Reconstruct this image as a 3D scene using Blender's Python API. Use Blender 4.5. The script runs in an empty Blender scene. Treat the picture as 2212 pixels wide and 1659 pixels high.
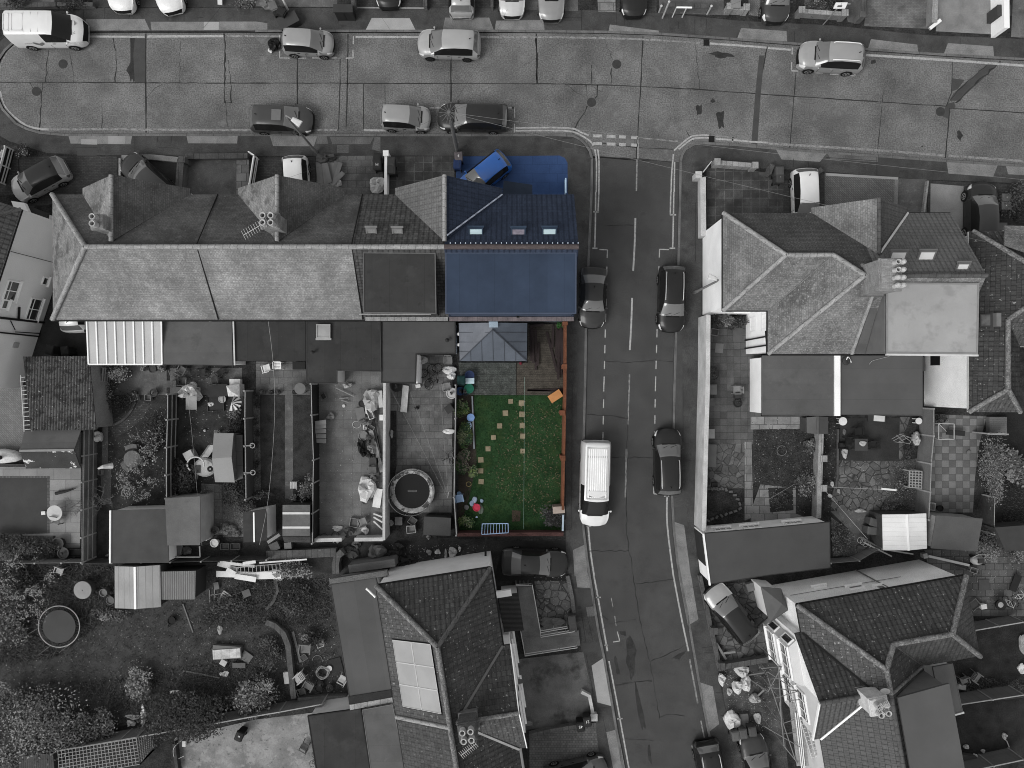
# Aerial view of terraced streets: everything is built from mesh code, see section order core / light+ground / buildings / vehicles / garden kit / gardens
import bpy,math,random
from mathutils import Vector,Matrix
R=math.radians
S=0.031446;H=50.0
SC=bpy.context.scene
SC.cycles.filter_width=1.0
COL=SC.collection
rnd=random.Random(7)
def P(px,py,z=0.0):
 k=S*(H-z)/H
 return Vector(((px-1106)*k,(829.5-py)*k,z))
def D(c,r,*f):
 return[(553*c+f[i]/4,414.75*r+f[i+1]/4)for i in range(0,len(f),2)]
def PP(pts,z=0.0):
 return[P(a,b,z)for a,b in pts]
MATS={}
def col(v):
 if isinstance(v,(int,float)):return(v,v,v,1)
 return(v[0],v[1],v[2],1)
def M(name,base,pat=None,var=.25,ns=.6,fine=.18,fs=14,rough=.85,spec=.1,metal=0,bump=.25,blots=(),coat=0,alpha=1,rot=0,emit=0):
 if name in MATS:return MATS[name]
 m=bpy.data.materials.new(name);m.use_nodes=True
 nt=m.node_tree;N=nt.nodes;L=nt.links
 b=N['Principled BSDF']
 b.inputs['Roughness'].default_value=rough
 b.inputs['Specular IOR Level'].default_value=spec
 b.inputs['Metallic'].default_value=metal
 b.inputs['Coat Weight'].default_value=coat
 b.inputs['Coat Roughness'].default_value=.05
 uv=N.new('ShaderNodeUVMap');uv.uv_map='uv'
 mp=N.new('ShaderNodeMapping');mp.inputs['Rotation'].default_value=(0,0,R(rot))
 L.new(uv.outputs[0],mp.inputs[0]);V=mp.outputs[0]
 def noise(scale,det=5,off=0,rgh=.6):
  n=N.new('ShaderNodeTexNoise');n.inputs['Scale'].default_value=scale
  n.inputs['Detail'].default_value=det;n.inputs['Roughness'].default_value=rgh
  if off:
   mm=N.new('ShaderNodeMapping');mm.inputs['Location'].default_value=(off*3.7,off*5.3,0)
   L.new(V,mm.inputs[0]);L.new(mm.outputs[0],n.inputs['Vector'])
  else:L.new(V,n.inputs['Vector'])
  return n.outputs['Fac']
 def rng(x,a,b_,c,d):
  r=N.new('ShaderNodeMapRange');r.inputs[1].default_value=a;r.inputs[2].default_value=b_
  r.inputs[3].default_value=c;r.inputs[4].default_value=d;L.new(x,r.inputs[0]);return r.outputs[0]
 def mul(cx,f):
  x=N.new('ShaderNodeMix');x.data_type='RGBA';x.blend_type='MULTIPLY'
  x.inputs[0].default_value=1;L.new(cx,x.inputs[6]);L.new(f,x.inputs[7]);return x.outputs[2]
 c=N.new('ShaderNodeRGB');c.outputs[0].default_value=col(base);C=c.outputs[0]
 if var:C=mul(C,rng(noise(ns),.3,.7,1-var,1+var))
 hgt=None
 if fine:
  fn=noise(fs,3);C=mul(C,rng(fn,.3,.7,1-fine,1+fine));hgt=fn
 if pat:
  k=pat[0]
  if k=='brick':
   _,w,h,mo,mv,bv,of=pat
   t=N.new('ShaderNodeTexBrick');L.new(V,t.inputs['Vector'])
   t.offset=of;t.inputs['Scale'].default_value=1
   t.inputs['Brick Width'].default_value=w;t.inputs['Row Height'].default_value=h
   t.inputs['Mortar Size'].default_value=mo;t.inputs['Mortar Smooth'].default_value=.2
   t.inputs['Color1'].default_value=col(1-bv);t.inputs['Color2'].default_value=col(1+bv)
   t.inputs['Mortar'].default_value=col(mv)
   C=mul(C,t.outputs['Color']);hgt=rng(t.outputs['Fac'],0,1,1,0)
  elif k=='tile':
   _,w,h,mo,mv,bv,of=pat;sw=.5 if w>.25 else .12
   t=N.new('ShaderNodeTexBrick');L.new(V,t.inputs['Vector'])
   t.offset=of;t.inputs['Scale'].default_value=1
   t.inputs['Brick Width'].default_value=w;t.inputs['Row Height'].default_value=h
   t.inputs['Mortar Size'].default_value=mo;t.inputs['Mortar Smooth'].default_value=.3
   t.inputs['Color1'].default_value=col(1-bv);t.inputs['Color2'].default_value=col(1+bv)
   t.inputs['Mortar'].default_value=col(mv)
   C=mul(C,t.outputs['Color'])
   sx=N.new('ShaderNodeSeparateXYZ');L.new(V,sx.inputs[0])
   d=N.new('ShaderNodeMath');d.operation='DIVIDE';d.inputs[1].default_value=h;L.new(sx.outputs[1],d.inputs[0])
   fr=N.new('ShaderNodeMath');fr.operation='FRACT';L.new(d.outputs[0],fr.inputs[0])
   d2=N.new('ShaderNodeMath');d2.operation='MULTIPLY';d2.inputs[1].default_value=math.tau/w;L.new(sx.outputs[0],d2.inputs[0])
   si=N.new('ShaderNodeMath');si.operation='SINE';L.new(d2.outputs[0],si.inputs[0])
   s2=N.new('ShaderNodeMath');s2.operation='MULTIPLY';s2.inputs[1].default_value=sw;L.new(si.outputs[0],s2.inputs[0])
   ad=N.new('ShaderNodeMath');ad.operation='SUBTRACT';L.new(s2.outputs[0],ad.inputs[0]);L.new(fr.outputs[0],ad.inputs[1])
   hgt=ad.outputs[0]
  elif k=='rib':
   _,p,dk,ax=pat
   sx=N.new('ShaderNodeSeparateXYZ');L.new(V,sx.inputs[0])
   d=N.new('ShaderNodeMath');d.operation='MULTIPLY';d.inputs[1].default_value=math.tau/p
   L.new(sx.outputs[ax],d.inputs[0])
   s=N.new('ShaderNodeMath');s.operation='SINE';L.new(d.outputs[0],s.inputs[0])
   C=mul(C,rng(s.outputs[0],-1,1,1-dk,1));hgt=s.outputs[0]
  elif k=='line':
   _,p,wf,vv,ax=pat
   sx=N.new('ShaderNodeSeparateXYZ');L.new(V,sx.inputs[0])
   d=N.new('ShaderNodeMath');d.operation='DIVIDE';d.inputs[1].default_value=p
   L.new(sx.outputs[ax],d.inputs[0])
   fr=N.new('ShaderNodeMath');fr.operation='FRACT';L.new(d.outputs[0],fr.inputs[0])
   C=mul(C,rng(fr.outputs[0],wf*.6,wf,vv,1));
   fl=N.new('ShaderNodeMath');fl.operation='FLOOR';L.new(d.outputs[0],fl.inputs[0])
   wn=N.new('ShaderNodeTexWhiteNoise');wn.noise_dimensions='1D';L.new(fl.outputs[0],wn.inputs['W'])
   C=mul(C,rng(wn.outputs['Value'],0,1,.95,1.05));hgt=rng(fr.outputs[0],wf*.6,wf,0,1)
  elif k=='check':
   t=N.new('ShaderNodeTexChecker');L.new(V,t.inputs[0]);t.inputs['Scale'].default_value=1/pat[1]
   t.inputs[1].default_value=col(1-pat[2]);t.inputs[2].default_value=col(1+pat[2]);C=mul(C,t.outputs[0])
   t=N.new('ShaderNodeTexBrick');L.new(V,t.inputs['Vector']);t.offset=0;t.inputs['Scale'].default_value=1
   t.inputs['Brick Width'].default_value=pat[1];t.inputs['Row Height'].default_value=pat[1]
   t.inputs['Mortar Size'].default_value=.012;t.inputs['Color1'].default_value=col(.92);t.inputs['Color2'].default_value=col(1.08)
   t.inputs['Mortar'].default_value=col(.5);C=mul(C,t.outputs['Color']);hgt=rng(t.outputs['Fac'],0,1,1,0)
  elif k=='crazy':
   v=N.new('ShaderNodeTexVoronoi');v.feature='DISTANCE_TO_EDGE';v.inputs['Scale'].default_value=pat[1]
   L.new(V,v.inputs['Vector'])
   C=mul(C,rng(v.outputs['Distance'],.02,.07,pat[2],1));hgt=rng(v.outputs['Distance'],.02,.07,0,1)
   v2=N.new('ShaderNodeTexVoronoi');v2.inputs['Scale'].default_value=pat[1];L.new(V,v2.inputs['Vector'])
   sp=N.new('ShaderNodeSeparateColor');L.new(v2.outputs['Color'],sp.inputs[0])
   C=mul(C,rng(sp.outputs[0],0,1,.72,1.3))
 for i,bl in enumerate(blots):
  sc_,th,so,cc=bl[:4];stg=bl[4]if len(bl)>4 else 1
  f=rng(noise(sc_,6,i+1,.65),th,th+so,0,stg)
  x=N.new('ShaderNodeMix');x.data_type='RGBA';L.new(f,x.inputs[0]);L.new(C,x.inputs[6])
  x.inputs[7].default_value=col(cc);C=x.outputs[2]
 L.new(C,b.inputs['Base Color'])
 if hgt is not None and bump:
  bp=N.new('ShaderNodeBump');bp.inputs['Strength'].default_value=bump;bp.inputs['Distance'].default_value=.04
  L.new(hgt,bp.inputs['Height']);L.new(bp.outputs[0],b.inputs['Normal'])
 MATS[name]=m
 return m
def G(v,rough=.7,**k):
 nm='grey_%s_%s'%(v,rough)if not isinstance(v,tuple)else 'tint_%s_%s'%(v,rough)
 return M(nm,v,var=.12,ns=1.5,fine=.08,fs=30,rough=rough,bump=0,**k)
GLASS=M('window_glass',.035,var=.1,fine=0,rough=.06,spec=.6,bump=0)
SIDEGLASS=M('side_glass',.012,var=.1,fine=0,rough=.08,spec=.25,bump=0)
CARGLASS=M('car_glass',.11,var=.1,fine=0,rough=.04,spec=.6,bump=0,coat=.3)  # grey base stands in for sky reflected by the windscreens
ORG={}
class MB:
 def __init__(s):s.v=[];s.f=[];s.m=[]
 def poly(s,pts,mi=0):
  n=len(s.v);s.v+=[Vector(p)for p in pts];s.f.append(list(range(n,n+len(pts))));s.m.append(mi);return s
 def grid(s,rows,mi=0,close=False):
  n=len(s.v);w=len(rows[0])
  for r_ in rows:s.v+=[Vector(p)for p in r_]
  for i in range(len(rows)-1):
   for j in range(w if close else w-1):
    k=(j+1)%w
    s.f.append([n+i*w+j,n+i*w+k,n+(i+1)*w+k,n+(i+1)*w+j]);s.m.append(mi)
  return s
 def prism(s,pts,z0,z1,mi=0,ms=None):
  ms=mi if ms is None else ms
  a=[Vector((p[0],p[1],z0))for p in pts];b=[Vector((p[0],p[1],z1))for p in pts]
  if area(a)<0:a.reverse();b.reverse()
  s.poly(b,mi);s.poly(a[::-1],ms)
  for i in range(len(a)):
   j=(i+1)%len(a);s.poly([a[i],a[j],b[j],b[i]],ms)
  return s
 def slab(s,pts,t,mi=0,ms=None):
  ms=mi if ms is None else ms
  b=[Vector(p)for p in pts]
  if area(b)<0:b.reverse()
  a=[p-Vector((0,0,t))for p in b]
  s.poly(b,mi);s.poly(a[::-1],ms)
  for i in range(len(a)):
   j=(i+1)%len(a);s.poly([a[i],a[j],b[j],b[i]],ms)
  return s
 def box(s,c,d,rz=0,mi=0,rx=0,ry=0):
  m=Matrix.Translation(Vector(c))@Matrix.Rotation(rz,4,'Z')@Matrix.Rotation(ry,4,'Y')@Matrix.Rotation(rx,4,'X')
  x,y,z=d[0]/2,d[1]/2,d[2]/2
  q=[m@Vector(p)for p in((-x,-y,-z),(x,-y,-z),(x,y,-z),(-x,y,-z),(-x,-y,z),(x,-y,z),(x,y,z),(-x,y,z))]
  for f in((0,3,2,1),(4,5,6,7),(0,1,5,4),(1,2,6,5),(2,3,7,6),(3,0,4,7)):s.poly([q[i]for i in f],mi)
  return s
 def bar(s,a,b,w,h=None,mi=0):
  a=Vector(a);b=Vector(b);h=h or w;d=(b-a)
  if d.length<1e-5:return s
  d.normalize();up=Vector((0,0,1))if abs(d.z)<.95 else Vector((1,0,0))
  x=d.cross(up).normalized()*w/2;y=x.cross(d).normalized()*h/2
  ra=[a-x-y,a+x-y,a+x+y,a-x+y];rb=[b-x-y,b+x-y,b+x+y,b-x+y]
  s.grid([ra,rb],mi,True);s.poly(ra,mi);s.poly(rb[::-1],mi);return s
 def tube(s,pts,r,n=6,mi=0,r2=None):
  pts=[Vector(p)for p in pts];rows=[];L=len(pts)
  for i,p in enumerate(pts):
   d=(pts[min(i+1,L-1)]-pts[max(i-1,0)])
   if d.length<1e-6:d=Vector((0,0,1))
   d.normalize();up=Vector((0,0,1))if abs(d.z)<.9 else Vector((1,0,0))
   x=d.cross(up).normalized();y=x.cross(d)
   rr=r if r2 is None else r+(r2-r)*i/max(1,L-1)
   rows.append([p+(x*math.cos(math.tau*k/n)+y*math.sin(math.tau*k/n))*rr for k in range(n)])
  s.grid(rows,mi,True);s.poly(rows[0][::-1],mi);s.poly(rows[-1],mi);return s
 def lathe(s,c,prof,n=16,mi=0,rz=0,sx=1,sy=1):
  c=Vector(c);rows=[]
  for r_,z in prof:
   rows.append([c+Vector((r_*sx*math.cos(math.tau*k/n+rz),r_*sy*math.sin(math.tau*k/n+rz),z))for k in range(n)])
  s.grid(rows,mi,True)
  if prof[0][0]>1e-4:s.poly(rows[0][::-1],mi)
  if prof[-1][0]>1e-4:s.poly(rows[-1],mi)
  return s
 def blob(s,c,d,seed=0,rough=.18,n=10,mi=0,m=6,flat=.0):
  c=Vector(c);rr=random.Random(seed);rows=[]
  ph=[rr.uniform(0,6.28)for _ in range(6)]
  for i in range(m+1):
   t=math.pi*i/m;row=[]
   for k in range(n):
    a=math.tau*k/n
    q=1+rough*(math.sin(2*a+ph[0]+i)*.5+math.sin(3*a+ph[1]-i*.8)*.5+rr.uniform(-.6,.6))
    z=-math.cos(t)
    row.append(c+Vector((math.sin(t)*math.cos(a)*d[0]/2*q,math.sin(t)*math.sin(a)*d[1]/2*q,(max(z,-.8)+.8)/1.8*d[2]*(q if z>0 else 1))))
   rows.append(row)
  s.grid(rows,mi,True);return s
 def build(s,name,mats,parent=None,smooth=False,local=False):
  if not isinstance(mats,(list,tuple)):mats=[mats]
  org=Vector((0,0,0))
  if parent is not None and not local:org=ORG.get(parent.name,org)
  me=bpy.data.meshes.new(name)
  me.from_pydata([tuple(v-org)for v in s.v],[],s.f)
  for m in mats:me.materials.append(m)
  ul=me.uv_layers.new(name='uv')
  me.polygons.foreach_set('material_index',s.m)
  li=0;uvs=[]
  for f in s.f:
   n=Vector((0,0,0));vs=[s.v[i]for i in f]
   for i in range(1,len(vs)-1):n+=(vs[i]-vs[0]).cross(vs[i+1]-vs[0])
   if n.length<1e-12:n=Vector((0,0,1))
   n.normalize()
   if abs(n.z)>.985:u,v=Vector((1,0,0)),Vector((0,1,0))
   else:
    u=Vector((0,0,1)).cross(n).normalized();v=n.cross(u)
   for p in vs:uvs+=[p.dot(u),p.dot(v)]
  ul.data.foreach_set('uv',uvs)
  if smooth:me.polygons.foreach_set('use_smooth',[True]*len(s.f))
  me.update()
  o=bpy.data.objects.new(name,me);COL.objects.link(o)
  if parent is not None:
   o.parent=parent;ORG[o.name]=org
  return o
def area(p):
 return sum(p[i][0]*p[(i+1)%len(p)][1]-p[(i+1)%len(p)][0]*p[i][1]for i in range(len(p)))
def tag(o,label=None,cat=None,group=None,kind=None):
 if label:o['label']=label
 if cat:o['category']=cat
 if group:o['group']=group
 if kind:o['kind']=kind
 return o
def thing(name,label,cat,loc=(0,0,0),rz=0,group=None):
 o=bpy.data.objects.new(name,None);COL.objects.link(o);o.empty_display_size=.2
 o.location=loc;o.rotation_euler=(0,0,rz);ORG[o.name]=Vector(loc)
 return tag(o,label,cat,group)
def struct(name,mb,mats,smooth=False):
 return tag(mb.build(name,mats,None,smooth),kind='structure')
def one(name,label,cat,mb,mats,smooth=False,group=None):
 return tag(mb.build(name,mats,None,smooth),label,cat,group)
def kids(o):return[c for c in bpy.data.objects if c.parent==o]
def dup(o,parent=None):
 c=o.copy();COL.objects.link(c);ORG[c.name]=ORG.get(o.name,Vector((0,0,0)))
 if parent is not None:c.parent=parent
 for ch in kids(o):dup(ch,c)
 return c
def strip(mb,pts,w,mi=0,jit=0):
 pts=[Vector(p)for p in pts];a=[];b=[]
 for i,p in enumerate(pts):
  d=pts[min(i+1,len(pts)-1)]-pts[max(i-1,0)];d.z=0;d.normalize()
  n=Vector((-d.y,d.x,0))*w/2*(1 if not jit else rnd.uniform(1-jit,1+jit))
  a.append(p-n);b.append(p+n)
 mb.grid([a,b],mi);
 return mb
def wob(pts,step=.35,amp=.05):
 out=[Vector(pts[0])]
 for a,b in zip(pts,pts[1:]):
  a=Vector(a);b=Vector(b);n=max(1,int((b-a).length/step));d=(b-a).normalized();q=Vector((-d.y,d.x,0))
  for i in range(1,n+1):
   p=a.lerp(b,i/n)
   if i<n:p=p+q*rnd.uniform(-amp,amp)
   out.append(p)
 return out
def smoothline(pts,n=6):
 out=[];m=len(pts)
 for i in range(m-1):
  p0,p1,p2,p3=[Vector(pts[max(0,min(m-1,i+k))])for k in(-1,0,1,2)]
  for j in range(n):
   t=j/n
   out.append(.5*((2*p1)+(p2-p0)*t+(2*p0-5*p1+4*p2-p3)*t*t+(3*p1-p0-3*p2+p3)*t**3))
 out.append(Vector(pts[-1]));return out
def ctr(pts):
 c=Vector((0,0,0))
 for p in pts:c+=Vector((p[0],p[1],0))
 return c/len(pts)
cam=bpy.data.cameras.new('camera');co=bpy.data.objects.new('camera',cam);COL.objects.link(co)
co.location=(0,0,H);cam.sensor_width=36;cam.lens=18/.6956;cam.clip_end=2000;SC.camera=co
w=bpy.data.worlds.new('World');SC.world=w;w.use_nodes=True
nt=w.node_tree;bg=nt.nodes['Background']
sky=nt.nodes.new('ShaderNodeTexSky');sky.sky_type='NISHITA';sky.sun_disc=False
SUN_EL,SUN_AZ=48,232
sky.sun_elevation=R(SUN_EL);sky.sun_rotation=R(SUN_AZ);sky.dust_density=3
hs=nt.nodes.new('ShaderNodeHueSaturation');hs.inputs['Saturation'].default_value=.0
nt.links.new(sky.outputs[0],hs.inputs['Color']);nt.links.new(hs.outputs[0],bg.inputs[0]);bg.inputs[1].default_value=.15
sl=bpy.data.lights.new('sun','SUN');sl.energy=1.0;sl.angle=R(26);sl.color=(1,.99,.97)
so=bpy.data.objects.new('sun',sl);COL.objects.link(so)
az=R(SUN_AZ);dvec=Vector((math.sin(az)*math.cos(R(SUN_EL)),math.cos(az)*math.cos(R(SUN_EL)),math.sin(R(SUN_EL))))
so.rotation_euler=dvec.to_track_quat('Z','Y').to_euler();so.location=dvec*60
SC.view_settings.view_transform='Standard';SC.view_settings.look='None'
SC.view_settings.exposure=0.3;SC.view_settings.gamma=1
m_road=M('road_concrete',.122,var=.34,ns=.33,fine=.45,fs=11,rough=.9,bump=.15,blots=((.22,.5,.16,.08,.6),(.8,.56,.12,.19,.5),(2.5,.6,.1,.075,.5),(12,.61,.06,.25,.7)))
m_asph=M('side_road_asphalt',.055,var=.16,ns=.5,fine=.22,fs=16,rough=.85,bump=.1,blots=((.4,.5,.18,.072,.5),(1.5,.58,.1,.04,.5),(9,.66,.05,.11,.5)))
m_pave=M('pavement_asphalt',.055,var=.3,ns=.8,fine=.22,fs=14,rough=.9,bump=.1,blots=((1.2,.54,.12,.03,.6),(2.2,.58,.1,.08,.5),(12,.64,.05,.12,.5)))
m_kerb=M('kerb_stone',.12,pat=('line',.92,.03,.35,0),var=.3,ns=1,fine=.2,bump=.1)
m_soil=M('garden_soil',.028,var=.5,ns=1.1,fine=.5,fs=10,rough=1,bump=.6,blots=((2.5,.58,.1,.045,.6),(7,.64,.07,.075,.5)))
m_slab=M('crossover_concrete',.17,var=.25,ns=1.3,fine=.22,fs=14,bump=.1,blots=((2.5,.6,.14,.1,.6),))
m_slab2=M('crossover_new_concrete',.3,var=.1,ns=1.3,fine=.08,fs=14,bump=.1)
m_line=M('road_paint',.32,var=.25,ns=4,fine=.3,fs=20,bump=.1,blots=((6,.56,.1,.12,.8),))
m_lineg=M('worn_road_paint',.21,var=.35,ns=4,fine=.3,fs=20,bump=.1,blots=((5,.5,.1,.1,.85),))
m_tar=M('tar_joint',.028,var=.3,ns=3,fine=.3,rough=.7,bump=0)
m_patch=M('tar_patch',.055,var=.15,ns=1.2,fine=.15,fs=20,rough=.8,bump=.1)
m_stain=M('oil_stain',.03,var=.3,ns=2,fine=.3,rough=.6,bump=0)
g=MB().poly([(-600,-600,-.06),(600,-600,-.06),(600,600,-.06),(-600,600,-.06)])
struct('ground',g,m_soil)
topk=[(-200,71),(0,71),(553,71),(1106,71),(1306,73),(1423,77),(1581,88),(1659,94),(1866,110),(2034,122),(2212,132),(2700,165)]
botk_l=[(-10,171),(-6,195),(0,215),(10,236),(38,266),(60,277),(87,285),(140,290),(553,290),(1106,290.5),(1200,290),(1238,292),(1254,300),(1266,311),(1276,326),(1281,343)]
sidel=[(1281,343),(1280,415),(1272,600),(1268,707),(1266,829),(1263,947),(1262,1137),(1271,1210),(1276,1244),(1296,1369),(1306,1414),(1325,1524),(1348,1659),(1440,2200)]
sider=[(1467,350),(1466,415),(1462,575),(1457,714),(1454,829),(1452,927),(1448,1067),(1452,1140),(1461,1220),(1466,1244),(1486,1352),(1506,1469),(1531,1600),(1545,1659),(1640,2200)]
botk_r=[(1467,350),(1470,335),(1478,322),(1496,311),(1512,307.5),(1581,311),(1659,318),(1784,328),(1899,336),(2041,346),(2212,357),(2700,392)]
bulb=[(-10,171),(-6,150),(2,130),(14,112),(30,97),(52,84),(80,76),(110,71)]
road=[(-300,60)]+topk+botk_r[::-1]+sider+[(1500,2300)]+sidel[::-1]+botk_l[::-1]+[(-300,171)]
mb=MB().poly(PP([(-14,60),(110,60)]+topk[2:]+[(2700,420),(1640,420),(1470,352),(1275,337),(1240,320),(-14,320)],0));struct('concrete_road',mb,m_road)
mb=MB()
mb.poly(PP([(1276,341),(1300,341),(1373,347),(1470,350),(1470,415),(1466,575),(1461,714),(1458,829),(1456,927),(1452,1067),(1456,1140),(1470,1244),(1490,1352),(1510,1469),(1550,1659),(1650,2200),(1420,2200),(1340,1659),(1300,1414),(1270,1244),(1258,1137),(1258,947),(1262,829),(1264,707),(1268,600),(1275,415)],.004))
struct('side_road',mb,m_asph)
def block(name,pts,z,mat):
 mb=MB().prism([P(a,b,0)for a,b in pts],-.3,z);return struct(name,mb,mat)
block('garden_ground',botk_l+sidel[1:]+[(1440,2600),(-900,2600),(-900,171)],.1,m_soil)
block('garden_ground',botk_r+[(3200,400),(3200,2600),(1640,2600)]+sider[1:][::-1],.1,m_soil)
block('garden_ground',[(-900,171)]+bulb+topk[2:]+[(3200,165),(3200,-900),(-900,-900)],.1,m_soil)
def kerb(line,side):
 pts=[P(a,b,0)for a,b in line];out=[]
 for i,p in enumerate(pts):
  d=pts[min(i+1,len(pts)-1)]-pts[max(i-1,0)];d.normalize();out.append(p+Vector((-d.y,d.x,0))*side)
 mb=MB();up=Vector((0,0,.118));dn=Vector((0,0,-.05))
 e=.004*(1 if side>0 else-1)
 mb.grid([[p+dn for p in pts],[p+up for p in pts],[p+up for p in out],[p+dn for p in out]])
 struct('kerb',mb,m_kerb)
kerb(topk[2:],.16);kerb(bulb,.16);kerb(botk_l,-.16);kerb(sidel,-.16);kerb(sider,.16);kerb(botk_r,-.16)
def sheet(name,pts,z,mat):return struct(name,MB().poly(PP(pts,z)),mat)
def off(line,dx,dy):return[(a+dx,b+dy)for a,b in line]
sheet('pavement',[(-14,171),(-10,150),(-2,128),(11,109),(28,94),(50,80),(79,72),(110,67)]+off(topk[2:],0,-4)+[(2700,60),(2212,84),(2000,76),(1800,55),(1600,45),(1400,25),(1106,18),(553,17),(195,17),(120,25),(60,40),(20,70),(-30,120),(-60,171),(-30,200)],.104,m_pave)
sheet('pavement',[(-60,171),(-14,171),(-10,195),(-5,217),(6,240),(34,270),(58,282),(86,290),(140,294),(553,294),(1106,294.5),(1200,294),(1236,296),(1251,304),(1262,314),(1271,329),(1276,345),(1275,415),(1267,600),(1263,707),(1261,829),(1258,947),(1257,1137),(1266,1210),(1271,1244),(1291,1369),(1301,1414),(1320,1524),(1343,1659),(1430,2200),(1380,2200),(1295,1659),(1275,1540),(1255,1400),(1235,1300),(1222,1180),(1222,700),(1226,480),(1226,365),(1222,348),(1210,338),(900,336),(500,337),(200,335),(100,330),(20,305),(-40,270)],.104,m_pave)
sheet('pavement',off(botk_r,4,4)+[(2700,450),(2212,396),(2000,388),(1800,372),(1640,362),(1560,350),(1530,352),(1518,372),(1515,700),(1512,1000),(1507,1140),(1509,1240),(1530,1330),(1545,1420),(1556,1480),(1572,1560),(1590,1640),(1700,2200),(1650,2200)]+off(sider[1:][::-1],5,0)[1:],.104,m_pave)
def cross(pts,mat=m_slab,z=.109):return sheet('crossover',pts,z,mat)
cross(D(0,0,740,165,1250,165,1295,262,740,264));cross(D(0,0,1300,188,1890,188,1890,262,1310,262));cross(D(0,0,1762,188,1892,188,1890,258,1760,258),m_slab2,.113)
cross(D(0,0,1896,186,2212,186,2310,200,2310,262,1880,262));cross(D(0,0,590,1168,1142,1168,1128,1246,610,1240))
cross(D(0,0,700,1202,840,1202,840,1250,700,1246),M('pale_slab',.25,var=.15,fine=.1),.113);cross(D(0,0,935,1175,1080,1175,1080,1246,935,1244),MATS['pale_slab'],.113)
cross(D(0,0,1610,1166,2055,1166,2048,1240,1625,1238));cross(D(1,0,1000,155,1328,157,1382,266,945,264),m_slab2)
cross(D(1,0,1635,152,2015,152,2055,262,1612,262));cross(D(1,0,2075,178,2485,172,2495,268,2062,262));cross(D(1,0,120,1175,530,1175,500,1264,148,1262))
cross(D(1,0,640,1185,1020,1180,985,1245,660,1245),M('crossover_worn',.1,var=.35,fine=.25));cross(D(1,0,1025,1182,1075,1182,1075,1310,1000,1290),MATS['crossover_worn'],.112)
cross(D(1,0,700,1252,800,1252,800,1322,700,1320),MATS['crossover_worn'],.112);cross(D(1,0,528,1175,610,1178,625,1245,520,1245),MATS['crossover_worn'],.112)
cross(D(2,0,845,212,1270,265,1268,300,832,285));cross(D(2,0,1980,242,2372,268,2378,358,1945,335))
cross(D(2,0,1740,210,1965,232,1935,330,1725,310),m_patch)
cross(D(3,0,890,338,1290,385,1298,462,860,432));cross(D(3,0,1555,372,1945,400,1955,495,1518,468));
cross(D(3,0,68,1290,510,1322,448,1398,118,1378));cross(D(3,0,1540,1385,1988,1420,1945,1528,1560,1500));cross(D(3,0,2055,1430,2500,1450,2480,1530,2075,1505));cross(D(3,0,515,1325,955,1350,950,1400,540,1378),MATS['crossover_worn'])
cross(D(2,2,1395,1170,1485,1200,1545,1659,1440,1659));cross(D(2,3,1440,0,1548,0,1610,375,1520,428));cross(D(2,2,527,1435,628,1388,655,1659,540,1659));cross(D(2,3,550,0,668,0,688,105,565,98))
cross(D(2,3,688,775,795,705,875,1128,738,1092),m_slab2);cross(D(2,3,1610,915,1735,955,1790,1280,1690,1355));cross(D(2,3,815,1350,912,1325,985,1700,880,1700))
cross(D(2,3,640,268,710,262,722,345,650,352),MATS['crossover_worn'])
cross(D(2,1,1420,1240,1472,1240,1474,1659,1405,1659),m_patch,.108);cross(D(2,2,1390,0,1474,0,1476,380,1390,390),m_patch,.1083)
cross(D(2,1,560,1170,640,1180,640,1659,560,1659),m_patch,.108);cross(D(2,2,560,0,636,0,630,470,556,480),m_patch,.1083)
mb=MB()
for c,r,q in((2,0,(435,1200,538,1200,538,1280,432,1280)),(2,0,(1593,1277,1698,1280,1698,1358,1593,1356)),(2,0,(430,182,602,182,602,262,430,260)),(1,0,(718,118,825,118,825,215,718,212)),(0,0,(665,1250,838,1255,838,1345,665,1345)),(3,0,(720,300,895,318,840,380,718,355)),(3,0,(950,1360,1138,1360,1128,1515,945,1510)),(2,3,(530,110,680,120,700,240,545,320)),(2,3,(600,580,760,565,775,640,615,665)),(2,2,(1388,1060,1510,1068,1518,1230,1400,1190)),(2,0,(568,1370,625,1370,625,1408,568,1408)),(3,0,(1128,1440,1320,1440,1320,1470,1128,1470))):
 mb.poly(PP(D(c,r,*q),.1115))
struct('pavement_patches',mb,m_patch)
mb=MB()
for a in((720,70,720,165),(905,70,905,160),(1118,70,1118,150),(1590,70,1590,180),(1700,150,1755,150),(1900,70,1760,240),(1165,1180,1165,1340),(1360,1170,1360,1230),(1480,1170,1480,1230),(560,1270,840,1275),(1370,1275,1550,1280)):
 strip(mb,PP(D(0,0,*a),.113),.03)
for a in((600,70,600,270),(430,150,600,150),(1000,130,1250,140),(1440,190,1440,250),(1580,150,1580,320),(1680,160,1680,250),(905,110,905,210),(970,110,970,215)):
 strip(mb,PP(D(2,0,*a),.113),.03)
for a in((1450,1600,1450,1659),(1660,330,1660,390),(500,1360,940,1390),(220,1370,220,1440),(350,1400,350,1440),(940,1340,940,1510),(230,270,230,370),(1410,400,1410,460)):
 strip(mb,PP(D(3,0,*a),.113),.03)
for a in((1585,90,1585,600),(1450,95,1580,95),(500,1220,560,1220)):strip(mb,PP(D(2,1,*a),.113),.03)
for a in((520,0,515,1250),(455,1255,515,1255),(1478,0,1478,500)):strip(mb,PP(D(2,2,*a),.113),.03)
for a in((600,320,640,580),(640,310,700,560),(1560,100,1620,85),(1600,300,1680,290),(1640,620,1730,610),(1660,660,1740,660),(780,1140,860,1130),(640,680,700,1000),(1760,1010,1830,1000),(1800,1210,1830,1200),(790,1240,810,1340)):strip(mb,PP(D(2,3,*a),.113),.03)
struct('pavement_seams',mb,m_tar)
mb=MB()
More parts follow.
